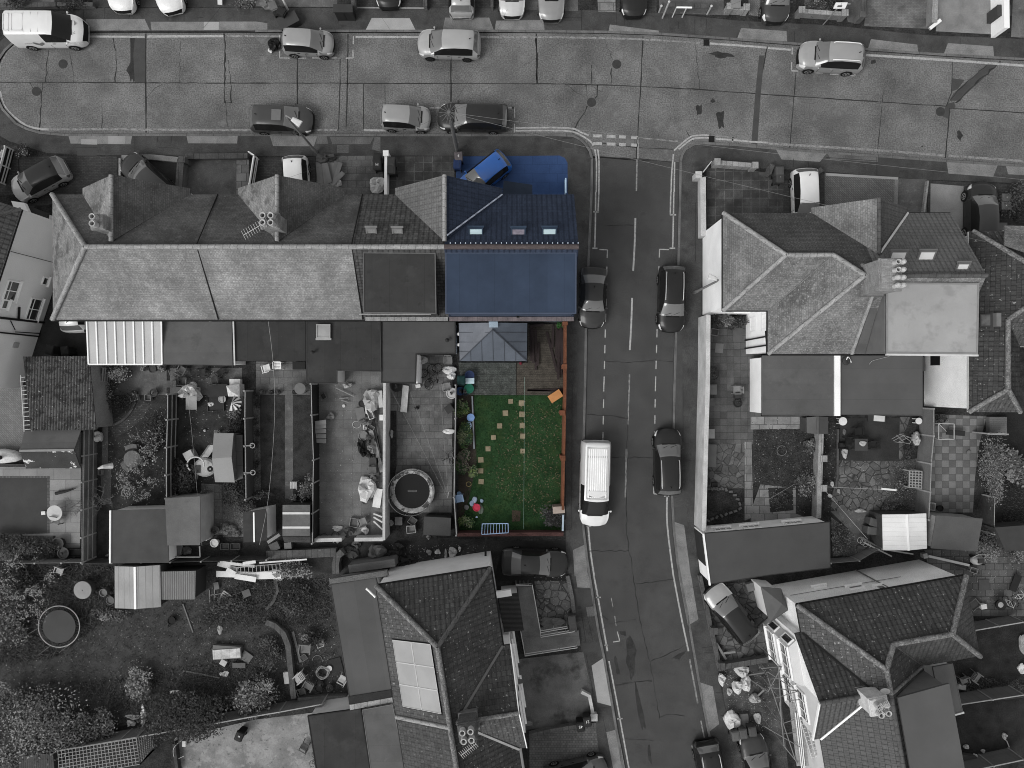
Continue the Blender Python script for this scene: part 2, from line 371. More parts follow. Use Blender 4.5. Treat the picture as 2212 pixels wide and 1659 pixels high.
def jn(c,r,q,w=.06,z=.006):strip(mb,wob(PP(D(c,r,*q),z),.5,.015),w,jit=.4)
def ck(c,r,q,w=.035,z=.006,amp=.06):strip(mb,wob(PP(D(c,r,*q),z),.3,amp),w,jit=.7)
jn(0,0,(-40,710,700,710,1260,716,2212,718));jn(1,0,(0,718,2212,722));jn(2,0,(0,722,450,725,1110,745,1620,773,2212,818));jn(3,0,(0,818,1540,918));jn(3,0,(1575,935,2300,980))
jn(0,0,(1260,290,1258,715,1262,1145),.08);jn(1,0,(358,480,358,900),.08);jn(1,0,(1684,500,1684,880),.08);jn(2,0,(210,290,215,722),.08)
jn(2,0,(1132,315,1112,745,1090,1100,1075,1370),.07);jn(3,0,(243,620,225,830,188,1275),.07);jn(3,0,(1598,500,1585,800,1540,918),.05);jn(3,0,(1572,935,1532,1365),.07);jn(3,0,(985,920,945,1320),.05)
jn(2,0,(2205,400,2130,800,2070,1240),.06);jn(1,0,(1115,740,1115,900),.05);jn(1,0,(930,725,930,1130),.05);jn(1,0,(795,295,790,720,778,1110),.07);jn(1,0,(727,510,727,720,712,1120),.06)
jn(2,0,(700,1225,1075,1275,1400,1290),.05);jn(2,0,(700,1350,1060,1370,1380,1400),.06)
ck(0,0,(415,430,395,710),.05);ck(0,0,(260,715,285,765));ck(0,0,(368,715,355,830,362,900,340,1140),.06);ck(0,0,(975,290,1010,560,995,712),.05);ck(0,0,(1935,290,1945,520,1940,715,1945,890),.09)
ck(0,0,(1975,520,1990,700,2000,890),.06);ck(0,0,(1945,890,2000,885),.04);ck(0,0,(1950,890,1975,1130),.03);ck(0,0,(605,430,635,710),.025);ck(0,0,(875,890,880,1140),.025);ck(0,0,(1560,310,1550,710),.02)
ck(2,0,(210,310,220,720),.08);ck(2,0,(690,560,690,725),.05);ck(2,0,(860,590,855,730),.06);ck(2,0,(790,330,870,520),.02);ck(2,0,(640,735,650,850),.05);ck(2,0,(740,730,735,830,715,850),.05)
ck(2,0,(455,728,640,850),.025);ck(2,0,(690,740,770,790),.03);ck(2,0,(650,915,600,1010,545,1110,525,1155),.06);ck(2,0,(1580,310,1620,770),.025);ck(2,0,(1500,1120,1565,1220),.035)
ck(3,0,(1000,760,990,880),.025);ck(1,0,(1115,730,1112,800),.03);ck(0,0,(1262,850,1340,760,1400,730),.02);ck(3,0,(1540,918,1640,780,1890,560),.05);ck(3,0,(1620,890,1780,740,2010,530),.09,amp=.1)
struct('road_joints',mb,m_tar)
mb=MB()
def ck2(c,r,q,w=.04):strip(mb,wob(PP(D(c,r,*q),.012),.3,.05),w,jit=.7)
ck2(2,1,(690,275,850,290,1050,290),.03);ck2(2,1,(800,1460,1000,1475,1240,1450,1390,1465));ck2(2,2,(650,262,830,270,1000,297),.05);ck2(2,2,(860,632,1220,638),.05);ck2(2,2,(990,980,990,1300,1050,1659),.05)
ck2(2,2,(660,1445,1010,1440),.05);ck2(2,3,(1050,0,1090,300,1200,780,1275,1230),.04);ck2(2,3,(1075,68,1400,30),.04);ck2(2,3,(1190,742,1340,680,1515,590),.05);ck2(2,3,(885,945,1060,915,1210,908),.1);ck2(2,3,(840,410,1070,375),.03)
ck2(2,3,(1275,1222,1340,1195,1490,1210),.05);ck2(2,3,(980,1405,1230,1425),.03);ck2(2,2,(1005,0,1000,300,985,980),.03);ck2(2,3,(720,340,665,410),.05);ck2(2,3,(780,340,830,380),.06)
struct('side_road_cracks',mb,m_tar)
mb=MB()
mb.poly(PP(D(0,0,1155,330,1258,330,1258,712,1165,712,1140,600,1155,520,1140,450),.005))
mb.poly(PP(D(2,0,2135,480,2180,480,2150,800,2120,1250,2068,1240,2100,830),.0075))
mb.poly(PP(D(3,0,1890,560,2000,540,1880,660,1650,870,1570,870,1600,810,1700,720),.005));mb.poly(PP(D(3,0,1590,675,1700,690,1640,770,1590,790),.0052));mb.poly(PP(D(3,0,1550,895,1610,880,1620,930,1565,940,1565,1030,1500,1000,1530,930),.0054))
struct('road_patches',mb,m_patch)
mb=MB()
def blotch(pts,z,n=14,j=.25):
 q=PP(pts,z);c=ctr(q);c.z=z;out=[]
 for a,b in zip(q,q[1:]+q[:1]):
  for i in range(3):
   p=a.lerp(b,i/3);out.append(c+(p-c)*rnd.uniform(1-j,1+j))
 mb.poly(out)
blotch(D(0,0,1125,330,1165,330,1150,480,1160,640,1165,710,1130,690,1085,620,1125,540),.0075,j=.15)
blotch(D(2,0,1700,465,1780,445,1880,460,1910,490,1800,500),.005);blotch(D(2,0,1710,870,1735,850,1755,875,1730,895),.005);blotch(D(3,0,1630,1130,1660,1120,1685,1170,1660,1215,1635,1180),.005)
blotch(D(2,0,1760,980,1830,960,1830,1100,1780,1110),.005);blotch(D(2,0,1590,920,1640,900,1640,990,1600,990),.005);blotch(D(3,0,890,520,930,515,935,545,890,550),.005);blotch(D(3,0,1325,1262,1345,1255,1340,1270,1325,1270),.005)
for q in((980,540,1020,530,1080,640,1060,760,1050,890,1020,880,990,740),(880,700,905,700,925,800,940,860,900,830),(1055,950,1075,950,1130,1150,1165,1330,1130,1340,1090,1200),(1170,1460,1190,1460,1210,1620,1180,1600),(930,480,980,480,990,520,940,510),(1380,710,1440,670,1500,650,1450,720)):
 blotch(D(2,3,*q),.009,j=.22)
struct('oil_stains',mb,m_stain)
mb=MB();mg=MB()
def ln(c,r,q,w=.1,m=None,z=.011):strip(m if m is not None else mb,smoothline(PP(D(c,r,*q),z),3),w)
def dash(c,r,a,b,n,duty=.5,w=.08,z=.011):
 p,q=D(c,r,*a)[0],D(c,r,*b)[0]
 for i in range(n):
  t0=i/n;t1=(i+duty)/n
  strip(mb,[P(p[0]+(q[0]-p[0])*t,p[1]+(q[1]-p[1])*t,z)for t in(t0,t1)],w)
ln(0,0,(740,315,1250,318),.14);ln(0,0,(1270,315,1930,312),.16);ln(0,0,(1960,312,2212,312),.14,mg);ln(1,0,(0,312,200,314),.12,mg);ln(1,0,(860,318,1420,320),.13);ln(1,0,(1930,320,2212,322),.14,mg)
ln(2,0,(0,322,400,322,1000,335,1300,350),.13,mg);ln(2,0,(1300,350,1640,372),.1,mg);ln(2,0,(1710,375,2130,405,2200,412),.14);ln(3,0,(0,415,200,430),.14);ln(3,0,(845,475,1590,522,2212,568),.16)
ln(0,0,(0,590,30,510,70,440,140,385),.12,mg);ln(0,0,(0,790,30,900,100,990,220,1080,330,1112,420,1118),.14);ln(0,0,(430,1118,1120,1116),.14,mg);ln(0,0,(1130,1120,2212,1124),.16,mg)
ln(1,0,(0,1122,700,1122),.14,mg);ln(1,0,(930,1125,1120,1127),.14);ln(3,0,(0,1240,900,1295,1530,1345),.16,mg);ln(3,0,(1560,1345,2212,1392),.16,mg)
ln(2,0,(30,1105,480,1105,600,1145,665,1170),.11);ln(2,0,(30,1130,460,1130,590,1165,680,1225,700,1260),.11);ln(2,0,(1400,1300,1530,1190,1600,1170,1700,1168),.11);ln(2,0,(1440,1290,1550,1205,1640,1190,1700,1192),.11)
ln(2,0,(1760,1175,1830,1178,1915,1190),.1,mg);ln(2,0,(1760,1200,1920,1210,2070,1225,2212,1232),.12);ln(2,0,(1910,1180,1905,1228),.1)
ln(2,0,(715,1290,730,1400,728,1659),.1);ln(2,0,(740,1290,752,1400,750,1659),.1);ln(2,0,(1395,1330,1380,1500,1375,1659),.1);ln(2,0,(1405,1400,1402,1659),.1)
ln(2,1,(723,0,720,300,714,485),.1);ln(2,1,(750,0,744,175),.1);ln(2,1,(1398,0,1393,300,1388,485),.1);ln(2,1,(1372,0,1368,195),.1)
for q in((702,170,752,172),(695,485,738,487),(1365,196,1418,197),(1362,486,1410,486)):ln(2,1,q,.1)
for x in(702,818,925,1030):
 for y in(1174,1240):
  mb.poly(PP(D(2,0,x,y+(x-702)*.04-14,x+(76 if x<900 else 58),y+(x-702)*.04-12,x+(76 if x<900 else 58),y+(x-702)*.04+14,x,y+(x-702)*.04+12),.011))
for x in(1135,1250,1355):mg.poly(PP(D(2,0,x,1190+(x-1135)*.09,x+80,1195+(x-1135)*.09,x+80,1207+(x-1135)*.09,x,1202+(x-1135)*.09),.011))
ln(2,0,(1090,1185,1088,1370),.13,mg);ln(2,0,(1080,1380,1075,1650),.1,mg);ln(2,1,(1066,225,1060,450,1047,680),.12);ln(2,1,(1038,915,1030,1150,1018,1365),.12);ln(2,1,(1015,1575,1014,1659),.1,mg);ln(2,2,(1014,0,1000,350),.09,mg);ln(2,2,(990,560,980,980),.12,mg)
for q in((205,300,205,365),(205,440,203,500,290,502),(360,502,435,502),(485,500,570,500),(625,500,700,500),(775,502,838,500,838,430),(840,380,842,310)):ln(1,0,q[:4],.08);(ln(1,0,q[2:],.08)if len(q)>4 else None)
for q in((205,535,203,610),(203,612,262,614),(402,628,478,630),(538,640,612,645),(690,652,750,655),(750,655,752,630),(210,410,208,470)):ln(3,0,q,.08)
ln(1,0,(1500,932,1585,932),.08);ln(1,0,(2165,932,2230,932),.08);ln(2,0,(0,932,22,932),.08);ln(2,0,(22,932,22,1020),.08);ln(2,0,(22,1070,20,1145),.08)
def bay(c,r,q):
 for a in q:ln(c,r,a,.075)
bay(2,1,((755,497,825,499),(825,499,822,570),(598,493,640,493),(598,493,598,560),(1275,495,1355,498),(1275,495,1273,568),(1425,493,1488,493),(1487,493,1485,570)))
for a,b,n in(((820,645),(793,1730),8),((1270,640),(1238,1730),8),((1484,590),(1452,1730),8),((594,640),(574,1730),8)):dash(2,1,a,b,n,.52,.075)
for a,b,n in(((794,-10),(784,560),4),((1240,-10),(1226,830),6),((575,-10),(560,1150),8),((1450,0),(1440,520),4)):dash(2,2,a,b,n,.52,.075,.0125)
bay(2,2,((560,1140,560,1210),(560,1210,622,1210),(1226,860,1225,948),(1225,948,1298,955),(1380,955,1440,955),(1440,955,1440,920)))
dash(2,3,(1575,1455),(1600,1659),3);ln(2,3,(1555,1465,1612,1455),.07);ln(2,3,(1555,1465,1570,1540),.07);ln(2,3,(858,188,872,270),.06,mg);ln(2,3,(888,345,900,430),.06,mg);ln(2,3,(910,480,930,560),.07);ln(2,3,(930,562,875,570),.07)
ln(2,2,(658,1230,680,1460,710,1659),.11);ln(2,2,(645,1230,685,1230),.09);ln(2,3,(708,0,740,170,825,650),.11);ln(2,3,(725,185,768,185),.09);ln(2,3,(800,598,830,598),.08);ln(2,3,(838,735,880,950,930,1220,1010,1659),.1);ln(2,3,(910,1235,955,1232),.08)
ln(2,2,(1340,965,1338,1150,1355,1350,1395,1659),.11);ln(2,2,(1315,967,1358,968),.09);ln(2,3,(1395,0,1460,340,1525,650),.11);ln(2,3,(1535,720,1605,1100),.11,mg);ln(2,3,(1632,1250,1668,1430),.09,mg)
struct('road_markings',mb,m_line);struct('worn_road_markings',mg,m_lineg)
m_iron=M('cast_iron',.04,var=.2,ns=3,fine=.25,fs=40,rough=.6)
for i,(c,r,x,y,wh)in enumerate(((0,0,545,553,'below the white delivery van'),(0,0,315,790,'in the turning head with a crack through it'),(2,0,905,555,'upper of the two near the middle of the concrete road'),(2,0,687,885,'with cracks meeting it, lower of the two mid road'),(3,0,1488,965,'at the end of the diagonal tar patch'))):
 p=P(*D(c,r,x,y)[0],0);mbx=MB().lathe((p.x,p.y,0),[(.31,.001),(.31,.013),(.29,.016),(.0,.016)],24)
 o=one('manhole_cover','round dark manhole cover '+wh,'manhole cover',mbx,m_iron,group='manhole covers in the concrete road')
for c,r,x,y,wh in((2,0,1680,368,'by the upper kerb left of the silver estate car'),(2,0,1724,1202,'at the right hand corner of the side road')):
 p=P(*D(c,r,x,y)[0],0);mbx=MB()
 for k in range(-3,4):mbx.box((p.x+k*.055,p.y,.008),(.03,.4,.016))
 mbx.box((p.x,p.y+.2,.009),(.42,.03,.018));mbx.box((p.x,p.y-.2,.009),(.42,.03,.018));mbx.poly([(p.x-.2,p.y-.2,.006),(p.x+.2,p.y-.2,.006),(p.x+.2,p.y+.2,.006),(p.x-.2,p.y+.2,.006)])
 one('drain_grate','square black road gully grate '+wh,'drain grate',mbx,M('black_iron',.015,fine=.2,rough=.6),group='road gullies')
for c,r,x,y,wh in((2,3,582,268,'on the left pavement of the side road'),(2,3,1608,138,'on the right pavement beside the diagonal car')):
 p=P(*D(c,r,x,y)[0],0);one('inspection_cover','small round dark cover '+wh,'inspection cover',MB().lathe((p.x,p.y,0),[(.13,.1),(.13,.118),(.0,.119)],16),m_iron)
def tilemat(name,base,w=.2,h=.13,mv=.5,bv=.22,**k):
 k.setdefault('var',.2);k.setdefault('bump',.9)
 return M(name,base,pat=('tile',w,h,.012,mv,bv,.5),ns=.5,fine=.22,fs=12,**k)
rt_pale=tilemat('sunlit_lichened_roof_tile',.235,w=.17,h=.12,mv=.66,bv=.18,var=.3,bump=.5,blots=((.3,.4,.3,.1,.75),(1.0,.47,.2,.11,.5),(2.6,.52,.14,.1,.4),(4,.56,.08,.28,.55),(9,.6,.06,.1,.6)))  # south slopes: lichen, with sunlight also put into the pale base tone
rt_moss_shade=tilemat('shaded_mossy_roof_tile',.078,w=.17,h=.12,mv=.7,bv=.18,var=.35,bump=.4,blots=((.4,.48,.16,.04,.7),(2.2,.55,.1,.1,.5),(7,.6,.06,.15,.5)))  # same tile for north and east slopes: moss plus shade put into colour
rt_hip=tilemat('sunlit_mossy_roof_tile',.18,w=.17,h=.12,mv=.7,bv=.18,var=.3,bump=.4,blots=((1.0,.49,.12,.06,.8),(4,.56,.08,.22,.5),(7,.58,.06,.06,.5)))  # same tile for west slopes: moss, base lightened for the sun side
rt_side=tilemat('weathered_roof_tile',.155,w=.19,h=.13,mv=.66,bv=.2,var=.3,bump=.5,blots=((.6,.5,.14,.06,.6),(3,.57,.08,.19,.5),(9,.6,.05,.3,.6)))
rt_side_s=tilemat('lichen_spotted_roof_tile',.16,w=.19,h=.13,mv=.66,bv=.2,var=.3,bump=.5,blots=((.3,.5,.14,.055,.75),(3.5,.53,.1,.22,.55),(9,.59,.05,.36,.7)))
rt_plain=tilemat('clean_grey_roof_tile',.105,w=.3,h=.28,mv=.5,bv=.08,var=.1)
rt_diam=tilemat('diamond_roof_tile',.06,w=.3,h=.2,mv=.4,bv=.25,var=.15)
rt_dpale=tilemat('pale_diamond_roof_tile',.12,w=.3,h=.2,mv=.6,bv=.12,var=.15,blots=((1.5,.6,.1,.17,.5),))
rt_dark=tilemat('dark_pantile',.042,w=.3,h=.3,mv=.45,bv=.2,blots=((3,.56,.08,.05,.5),(5,.625,.025,.26,.9)))
rt_west=tilemat('grey_pantile',.075,w=.3,h=.3,mv=.35,bv=.15,blots=((.8,.52,.12,.05,.6),(4.5,.61,.03,.26,.9)))
rt_mid=tilemat('mid_grey_pantile',.06,w=.3,h=.28,mv=.45,bv=.18,blots=((4.5,.63,.03,.22,.8),))
rt_blue=tilemat('blue_grey_roof_tile',(.025,.033,.053),w=.3,h=.27,mv=.62,bv=.12,var=.12)
m_ridge=M('pale_ridge_tile',.25,pat=('line',.42,.08,.45,0),var=.3,ns=1.5,fine=.25,bump=.2,blots=((4,.6,.1,.1,.6),))
m_ridge2=M('dark_ridge_tile',.075,pat=('line',.42,.08,.4,0),var=.3,ns=1.5,fine=.25,bump=.2,blots=((4,.6,.1,.16,.6),))
m_moss=M('lichened_ridge',.15,var=.5,ns=2.5,fine=.5,fs=10,bump=.8,blots=((5,.52,.1,.09,.7),(8,.64,.06,.4,.7)))
m_white=M('white_render',.8,var=.1,ns=.5,fine=.08,fs=20,bump=.1)
m_cream=M('pale_render',.52,var=.1,ns=.5,fine=.1,fs=25,bump=.1)
m_dash=M('pebbledash',.72,var=.12,ns=.6,fine=.45,fs=30,bump=.5)
m_upvc=M('white_plastic',.75,var=.04,fine=0,rough=.35,bump=0)
m_brick=M('grey_brick',.1,pat=('brick',.225,.075,.008,1.4,.2,.5),var=.2,fine=.2,bump=.3)
m_redbrick=M('red_brick',(.15,.064,.038),pat=('brick',.225,.075,.008,1.1,.18,.5),var=.2,ns=2,fine=.25,bump=.3,blots=((2,.64,.1,(.4,.3,.25),.5),))
m_fdark=M('dark_roofing_felt',.036,pat=('line',1.0,.02,.7,0),var=.18,ns=.5,fine=.1,fs=30,bump=.1,blots=((.7,.54,.12,.052,.6),(1.6,.58,.08,.024,.5),(12,.67,.03,.15,.6)))
m_fmid=M('grey_roofing_felt',.09,pat=('line',1.0,.015,.75,1),var=.14,ns=.5,fine=.1,fs=30,bump=.1,blots=((.8,.54,.12,.065,.6),(2,.6,.08,.12,.4),))
m_fpale=M('pale_grey_membrane',.29,var=.1,ns=.5,fine=.07,fs=30,bump=.05,blots=((.9,.52,.12,.2,.6),))
m_fblue=M('blue_grey_felt',(.031,.044,.071),pat=('line',1.0,.018,.7,0),var=.16,ns=.5,fine=.06,fs=30,bump=.05)
m_black=M('black_plastic',.012,var=.1,fine=0,rough=.45,bump=0)
m_lead=M('lead_flashing',.14,var=.25,ns=3,fine=.15,rough=.6)
m_pot=M('clay_pot',.38,var=.2,ns=4,fine=.15,rough=.9)
m_stack=M('rendered_stack',.2,pat=('brick',.23,.08,.008,.8,.15,.5),var=.35,ns=2,fine=.2,bump=.2)
m_wire=M('aluminium',.4,var=.05,fine=0,rough=.4,metal=.3,bump=0)
def fr(O,deg):
 c,s=math.cos(R(deg)),math.sin(R(deg));ox,oy=O
 return lambda u,v,z=0:Vector((ox+c*u+s*v,oy+s*u-c*v,z))
def inset(pts,d):
 p=[Vector((a[0],a[1],0))for a in pts]
 if area(p)<0:p.reverse()
 n=len(p);out=[]
 for i in range(n):
  a,b,c=p[i-1],p[i],p[(i+1)%n]
  d1=(b-a).normalized();d2=(c-b).normalized();n1=Vector((-d1.y,d1.x,0));n2=Vector((-d2.y,d2.x,0))
  k=1+n1.dot(n2);out.append(b+(n1+n2)*(d/max(.35,k)))
 return out
def house(name,label,cat,base,group=None):return thing(name,label,cat,Vector((base[0],base[1],0)),0,group)
def roofpart(h,faces,t=.12,name='roof'):
 bym={}
 for f,m in faces:bym.setdefault(m.name,(m,[]))[1].append(f)
 mb=MB();ms=[]
 for i,(m,fs)in enumerate(bym.values()):
  ms.append(m)
  for f in fs:mb.slab(f,t,i)
 return mb.build(name,ms,h)
def ridge(h,lines,r=.13,mat=None,par=None,name='ridge_tiles'):
 mb=MB()
 for a,b in lines:mb.tube([a,b],r,7)
 return mb.build(name,mat or m_ridge,par or h,smooth=True)
def gutter(h,lines,mat=None):
 mb=MB()
 for a,b in lines:mb.tube([Vector(a)-Vector((0,0,.12)),Vector(b)-Vector((0,0,.12))],.065,6)
 return mb.build('gutter',mat or m_black,h,smooth=True)
def chimney(h,roof,x,y,rz,w,d,z0,z1,pots,mat=m_stack,potr=.15,caps=()):
 mb=MB().box((x,y,(z0+z1)/2),(w,d,z1-z0),rz);mb.box((x,y,z1-.18),(w+.1,d+.1,.14),rz);mb.box((x,y,z1+.012),(w-.06,d-.06,.04),rz)
 mb.box((x,y,z0+.5),(w+.16,d+.16,.5),rz,1)
 ch=mb.build('chimney',[mat,m_lead],roof)
 c,s=math.cos(rz),math.sin(rz)
 for i,(a,b)in enumerate(pots):
  px,py=x+a*c-b*s,y+a*s+b*c
  if i in caps:q=MB().lathe((px,py,z1),[(potr*.9,0),(potr*.9,.35),(potr*1.15,.4),(potr*.8,.55),(0,.6)],14)
  else:q=MB().lathe((px,py,z1),[(potr*.9,0),(potr,.1),(potr*.86,.42),(potr*1.08,.48),(potr*.98,.52),(potr*.7,.5),(potr*.62,.1),(0,.1)],14)
  q.build('chimney_pot',m_pot,roof if False else h,smooth=False)
 return ch
def rooflight(h,px,py,zfun,w,l,tilt,rz=0,frame=None,pane=None,name='roof_window'):
 z=7
 for _ in range(12):p=P(px,py,z);z=zfun(p)
 p=P(px,py,z)
 m=Matrix.Translation(p)@Matrix.Rotation(rz,4,'Z')@Matrix.Rotation(tilt,4,'X')
 def bx(mb,c,d):
  q=MB().box(c,d);n=len(mb.v);mb.v+=[m@v for v in q.v];mb.f+=[[i+n for i in f]for f in q.f];mb.m+=q.m
 f=MB();t=.07
 bx(f,(0,l/2-t/2,.05),(w,t,.12));bx(f,(0,-l/2+t/2,.05),(w,t,.12));bx(f,(w/2-t/2,0,.05),(t,l-2*t,.118));bx(f,(-w/2+t/2,0,.05),(t,l-2*t,.118));bx(f,(0,-l/2-.06,.02),(w+.1,.12,.04))
 o=f.build(name,frame or G(.06),h);g_=MB();bx(g_,(0,0,.06),(w-2*t,l-2*t,.03));g_.build('pane',pane or GLASS,o);return o
def wallwin(h,a,b,s,z,w,ht,bars=1,out=.04,frame=None,name='window',sill=True,pane=None):
 a=Vector((a[0],a[1],0));b=Vector((b[0],b[1],0));d=(b-a).normalized();n=Vector((d.y,-d.x,0));c=a+d*s;rz=math.atan2(d.y,d.x)
 f=MB();t=.07
 def bx(mb,along,zz,dx,dz,dep,o):
  q=c+d*along+n*o;mb.box((q.x,q.y,zz),(dx,dep,dz),rz)
 bx(f,0,z+ht/2-t/2,w,t,.12,out);bx(f,0,z-ht/2+t/2,w,t,.12,out)
 bx(f,-w/2+t/2,z,t,ht-2*t,.118,out);bx(f,w/2-t/2,z,t,ht-2*t,.118,out)
 for i in range(bars):bx(f,-w/2+w*(i+1)/(bars+1),z,.05,ht-2*t,.1,out)
 if bars and ht>.9:bx(f,0,z+ht*.18,w-2*t,.05,.09,out)
 o=f.build(name,frame or m_upvc,h)
 g_=MB();bx(g_,0,z,w-2*t,ht-2*t,.03,out);g_.build('pane',pane or GLASS,o)
 if sill:s_=MB();bx(s_,0,z-ht/2-.04,w+.16,.06,.2,out+.06);s_.build('sill',m_white,o)
 return o
def flat(h,pts,z,mroof,mwall=None,zb=.1,t=.14,ins=.12,edge=None,ew=.1,eh=.05,name='flat_roof',wname='extension_wall',world=False):
 w_=pts if world else PP(pts,z)
 w_=[Vector((p[0],p[1],z))for p in w_]
 o=MB().slab(w_,t).build(name,mroof,h)
 if mwall:MB().prism(inset(w_,ins),zb-.05,z-t+.01).build(wname,mwall,h)
 if edge:
  mb=MB();q=inset(w_,ew)
  p=[Vector(v)for v in w_]
  if area(p)<0:p.reverse()
  for i in range(len(p)):
   j=(i+1)%len(p);a,b,c,d=p[i],p[j],q[j],q[i]
   f4=[Vector((v.x,v.y,z+eh))for v in(a,b,c,d)];mb.slab(f4,eh+.08)
  mb.build('roof_edge',edge,h)
 return o
Yn,Ys,Yr,Ze,Zr=11.54,3.93,7.79,5.2,8.2
def nz(p):return Zr-(p.y-Yr)*.8
TX=[-27.98,-22.87,-17.9,-13.4,-9.1,-3.85,3.78]
tl=['end terraced house at the left with hipped mossy roof and white polycarbonate lean-to','terraced house with mossy roof and grey felted rear extension beside the white lean-to','terraced house with mossy roof and near-black rear flat roof, crossed by a pale cable','terraced house with mossy roof and flat extension carrying one square rooflight','terraced house with grey box dormer and two small roof windows beside the blue house','blue roofed end terraced house with blue flat dormer and three roof windows']
TH=[]
for i in range(6):TH.append(house('terraced_house',tl[i],'house',((TX[i]+TX[i+1])/2,7.7),'terraced houses of the row'))
GX=[-22.87,-13.4,-3.85];GZ=8.0;GW=3.27;Yg=11.92
def gablehalf(gx,sgn,m):
 q=[(gx,Yg,GZ),(gx+sgn*GW,Yg,Ze),(gx+sgn*GW,Yn-.02,Ze),(gx,Yn-3.4,GZ)]
 return([Vector(v)for v in q],m)
TR=[]
for i,h in enumerate(TH):
 x0,x1=TX[i],TX[i+1];fs=[]
 mn=[rt_moss_shade,rt_moss_shade,rt_moss_shade,rt_moss_shade,rt_diam,rt_blue][i];ms=[rt_pale]*4+[rt_diam,rt_blue];ms=ms[i]
 yb=Ys
 if i==0:
  a,b=(x0,Yn,Ze),(x0,Ys,Ze-.06);rg=(x0+3.75,Yr,Zr)
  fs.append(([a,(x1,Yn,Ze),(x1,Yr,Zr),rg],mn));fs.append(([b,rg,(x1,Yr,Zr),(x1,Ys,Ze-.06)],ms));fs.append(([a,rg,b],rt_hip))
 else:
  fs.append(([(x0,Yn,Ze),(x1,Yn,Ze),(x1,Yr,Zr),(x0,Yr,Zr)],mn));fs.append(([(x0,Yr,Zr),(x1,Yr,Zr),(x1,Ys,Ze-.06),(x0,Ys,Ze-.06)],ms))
 g_=GX[i//2];sg=-1 if i%2==0 else 1
 gm=[rt_hip,rt_moss_shade,rt_hip,rt_moss_shade,rt_dpale,rt_blue][i]
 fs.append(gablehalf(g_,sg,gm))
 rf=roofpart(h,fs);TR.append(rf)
 lines=[((x0 if i else x0+3.75,Yr,Zr+.02),(x1,Yr,Zr+.02))]
 if i==0:lines+=[((x0,Yn,Ze+.03),(x0+3.75,Yr,Zr+.02)),((x0,Ys,Ze),(x0+3.75,Yr,Zr+.02))]
 ridge(h,lines,.15,[m_ridge]*5 and(m_ridge if i<5 else M('terracotta_ridge',(.075,.062,.062),var=.25,ns=2,fine=.2)))
 if sg==-1:ridge(h,[((g_,Yg,GZ+.02),(g_,Yn-3.4,GZ+.02))],.13,m_ridge)
 gutter(h,[((x0,Ys-.05,Ze-.04),(x1,Ys-.05,Ze-.04))])
 wl=m_cream if i!=5 else M('blue_tinted_render',(.35,.4,.5),var=.1,bump=.1)
 wx0=x0+.25 if i==0 else x0;wx1=x1-.03 if i==5 else x1
 mb=MB().prism([(wx0,4.22),(wx1,4.22),(wx1,11.3),(wx0,11.3)],0,5.1)
 if i==5:mb.prism([(wx1-.1,4.22),(wx1,4.22),(wx1,4.23),(wx1-.1,4.23)],0,5.1);mb.poly([(wx1,4.22,5.09),(wx1,11.3,5.09),(wx1,Yr,Zr-.15)]);mb.poly([(wx1-.2,11.3,5.09),(wx1-.2,4.22,5.09),(wx1-.2,Yr,Zr-.15)])
 xa,xb=sorted((g_,g_+sg*3.1));mb.prism([(xa,11.2),(xb,11.2),(xb,11.75),(xa,11.75)],0,5.18)
 mb.poly([(xa,11.75,5.17),(xb,11.75,5.17),(g_,11.75,GZ-.15)]);mb.build('wall',wl,h)
 for zz in(1.6,4.0):
  wallwin(h,((xb,11.75)),((xa,11.75)),1.55,zz,1.7,1.3,2)
 wallwin(h,(x0,4.22),(x1,4.22),1.3 if i else 2,4.1,1.4,1.1,1)
 dm=MB().box(((x0+x1)/2+sg*-1.6,11.34,1.15),(.95,.1,2.1));d_=dm.build('door',G(.1),h);MB().box(((x0+x1)/2+sg*-1.6+.35,11.42,1.1),(.05,.06,.14)).build('handle',m_wire,d_)
for i in(1,2,3,4):
 mb=MB();x=TX[i+0]if i!=1 else TX[2]
for i in(2,4):
 mb=MB();x=TX[i]
 mb.tube([(x,Yn,Ze+.03),(x,Yr+.1,Zr+.06),(x+.02,Ys,Ze)],.035,5);mb.build('roof_cable',m_black,TH[i])
chimney(TH[0],TR[0],-23.15,9.05,0,.72,.78,6.6,8.95,[(.0,.19),(0,-.2)],potr=.17)
chimney(TH[2],TR[2],-13.45,9.05,0,.98,.78,6.6,9.2,[(-.22,.19),(.22,.19),(-.22,-.2),(.22,-.2)],potr=.17)
def aerial(h,a,b,n=11,wid=.28,mat=None):
 a=Vector(a);b=Vector(b);mb=MB().bar(a,b,.03);d=(b-a).normalized();q=Vector((-d.y,d.x,0))
 for i in range(n):
  p=a.lerp(b,i/(n-1));mb.bar(p-q*wid,p+q*wid,.022)
 mb.bar(b,b-Vector((0,0,.9)),.04);return mb.build('aerial',mat or G(.35),h)
aerial(TH[2],P(526,508,9.4),P(577,478,9.6))
h=TH[4]
flat(h,[(784,545),(941,546.5),(943,678),(785,676)],7.95,m_fdark,M('dark_cladding',.05,pat=('line',.2,.06,.6,1),fine=.15),zb=5,edge=G(.1),ew=.06,eh=.03,name='dormer_roof',wname='dormer_wall')
MB().box((-6.4,Ys+.02,5.28),(5.0,.24,.06)).build('eaves_tiles',m_ridge,h)
MB().box((-6.7,4.0,7.8),(4.1,.05,.12)).build('fascia',G(.3),h)
for x,y in((803,502),(859,502.5)):rooflight(h,x,y,nz,.62,.62,-math.atan(.8),math.pi,G(.16),M('sky_reflect_pane',.2,var=.3,rough=.15,bump=0))  # pane tone stands in for sky reflected in the glass
h=TH[5]
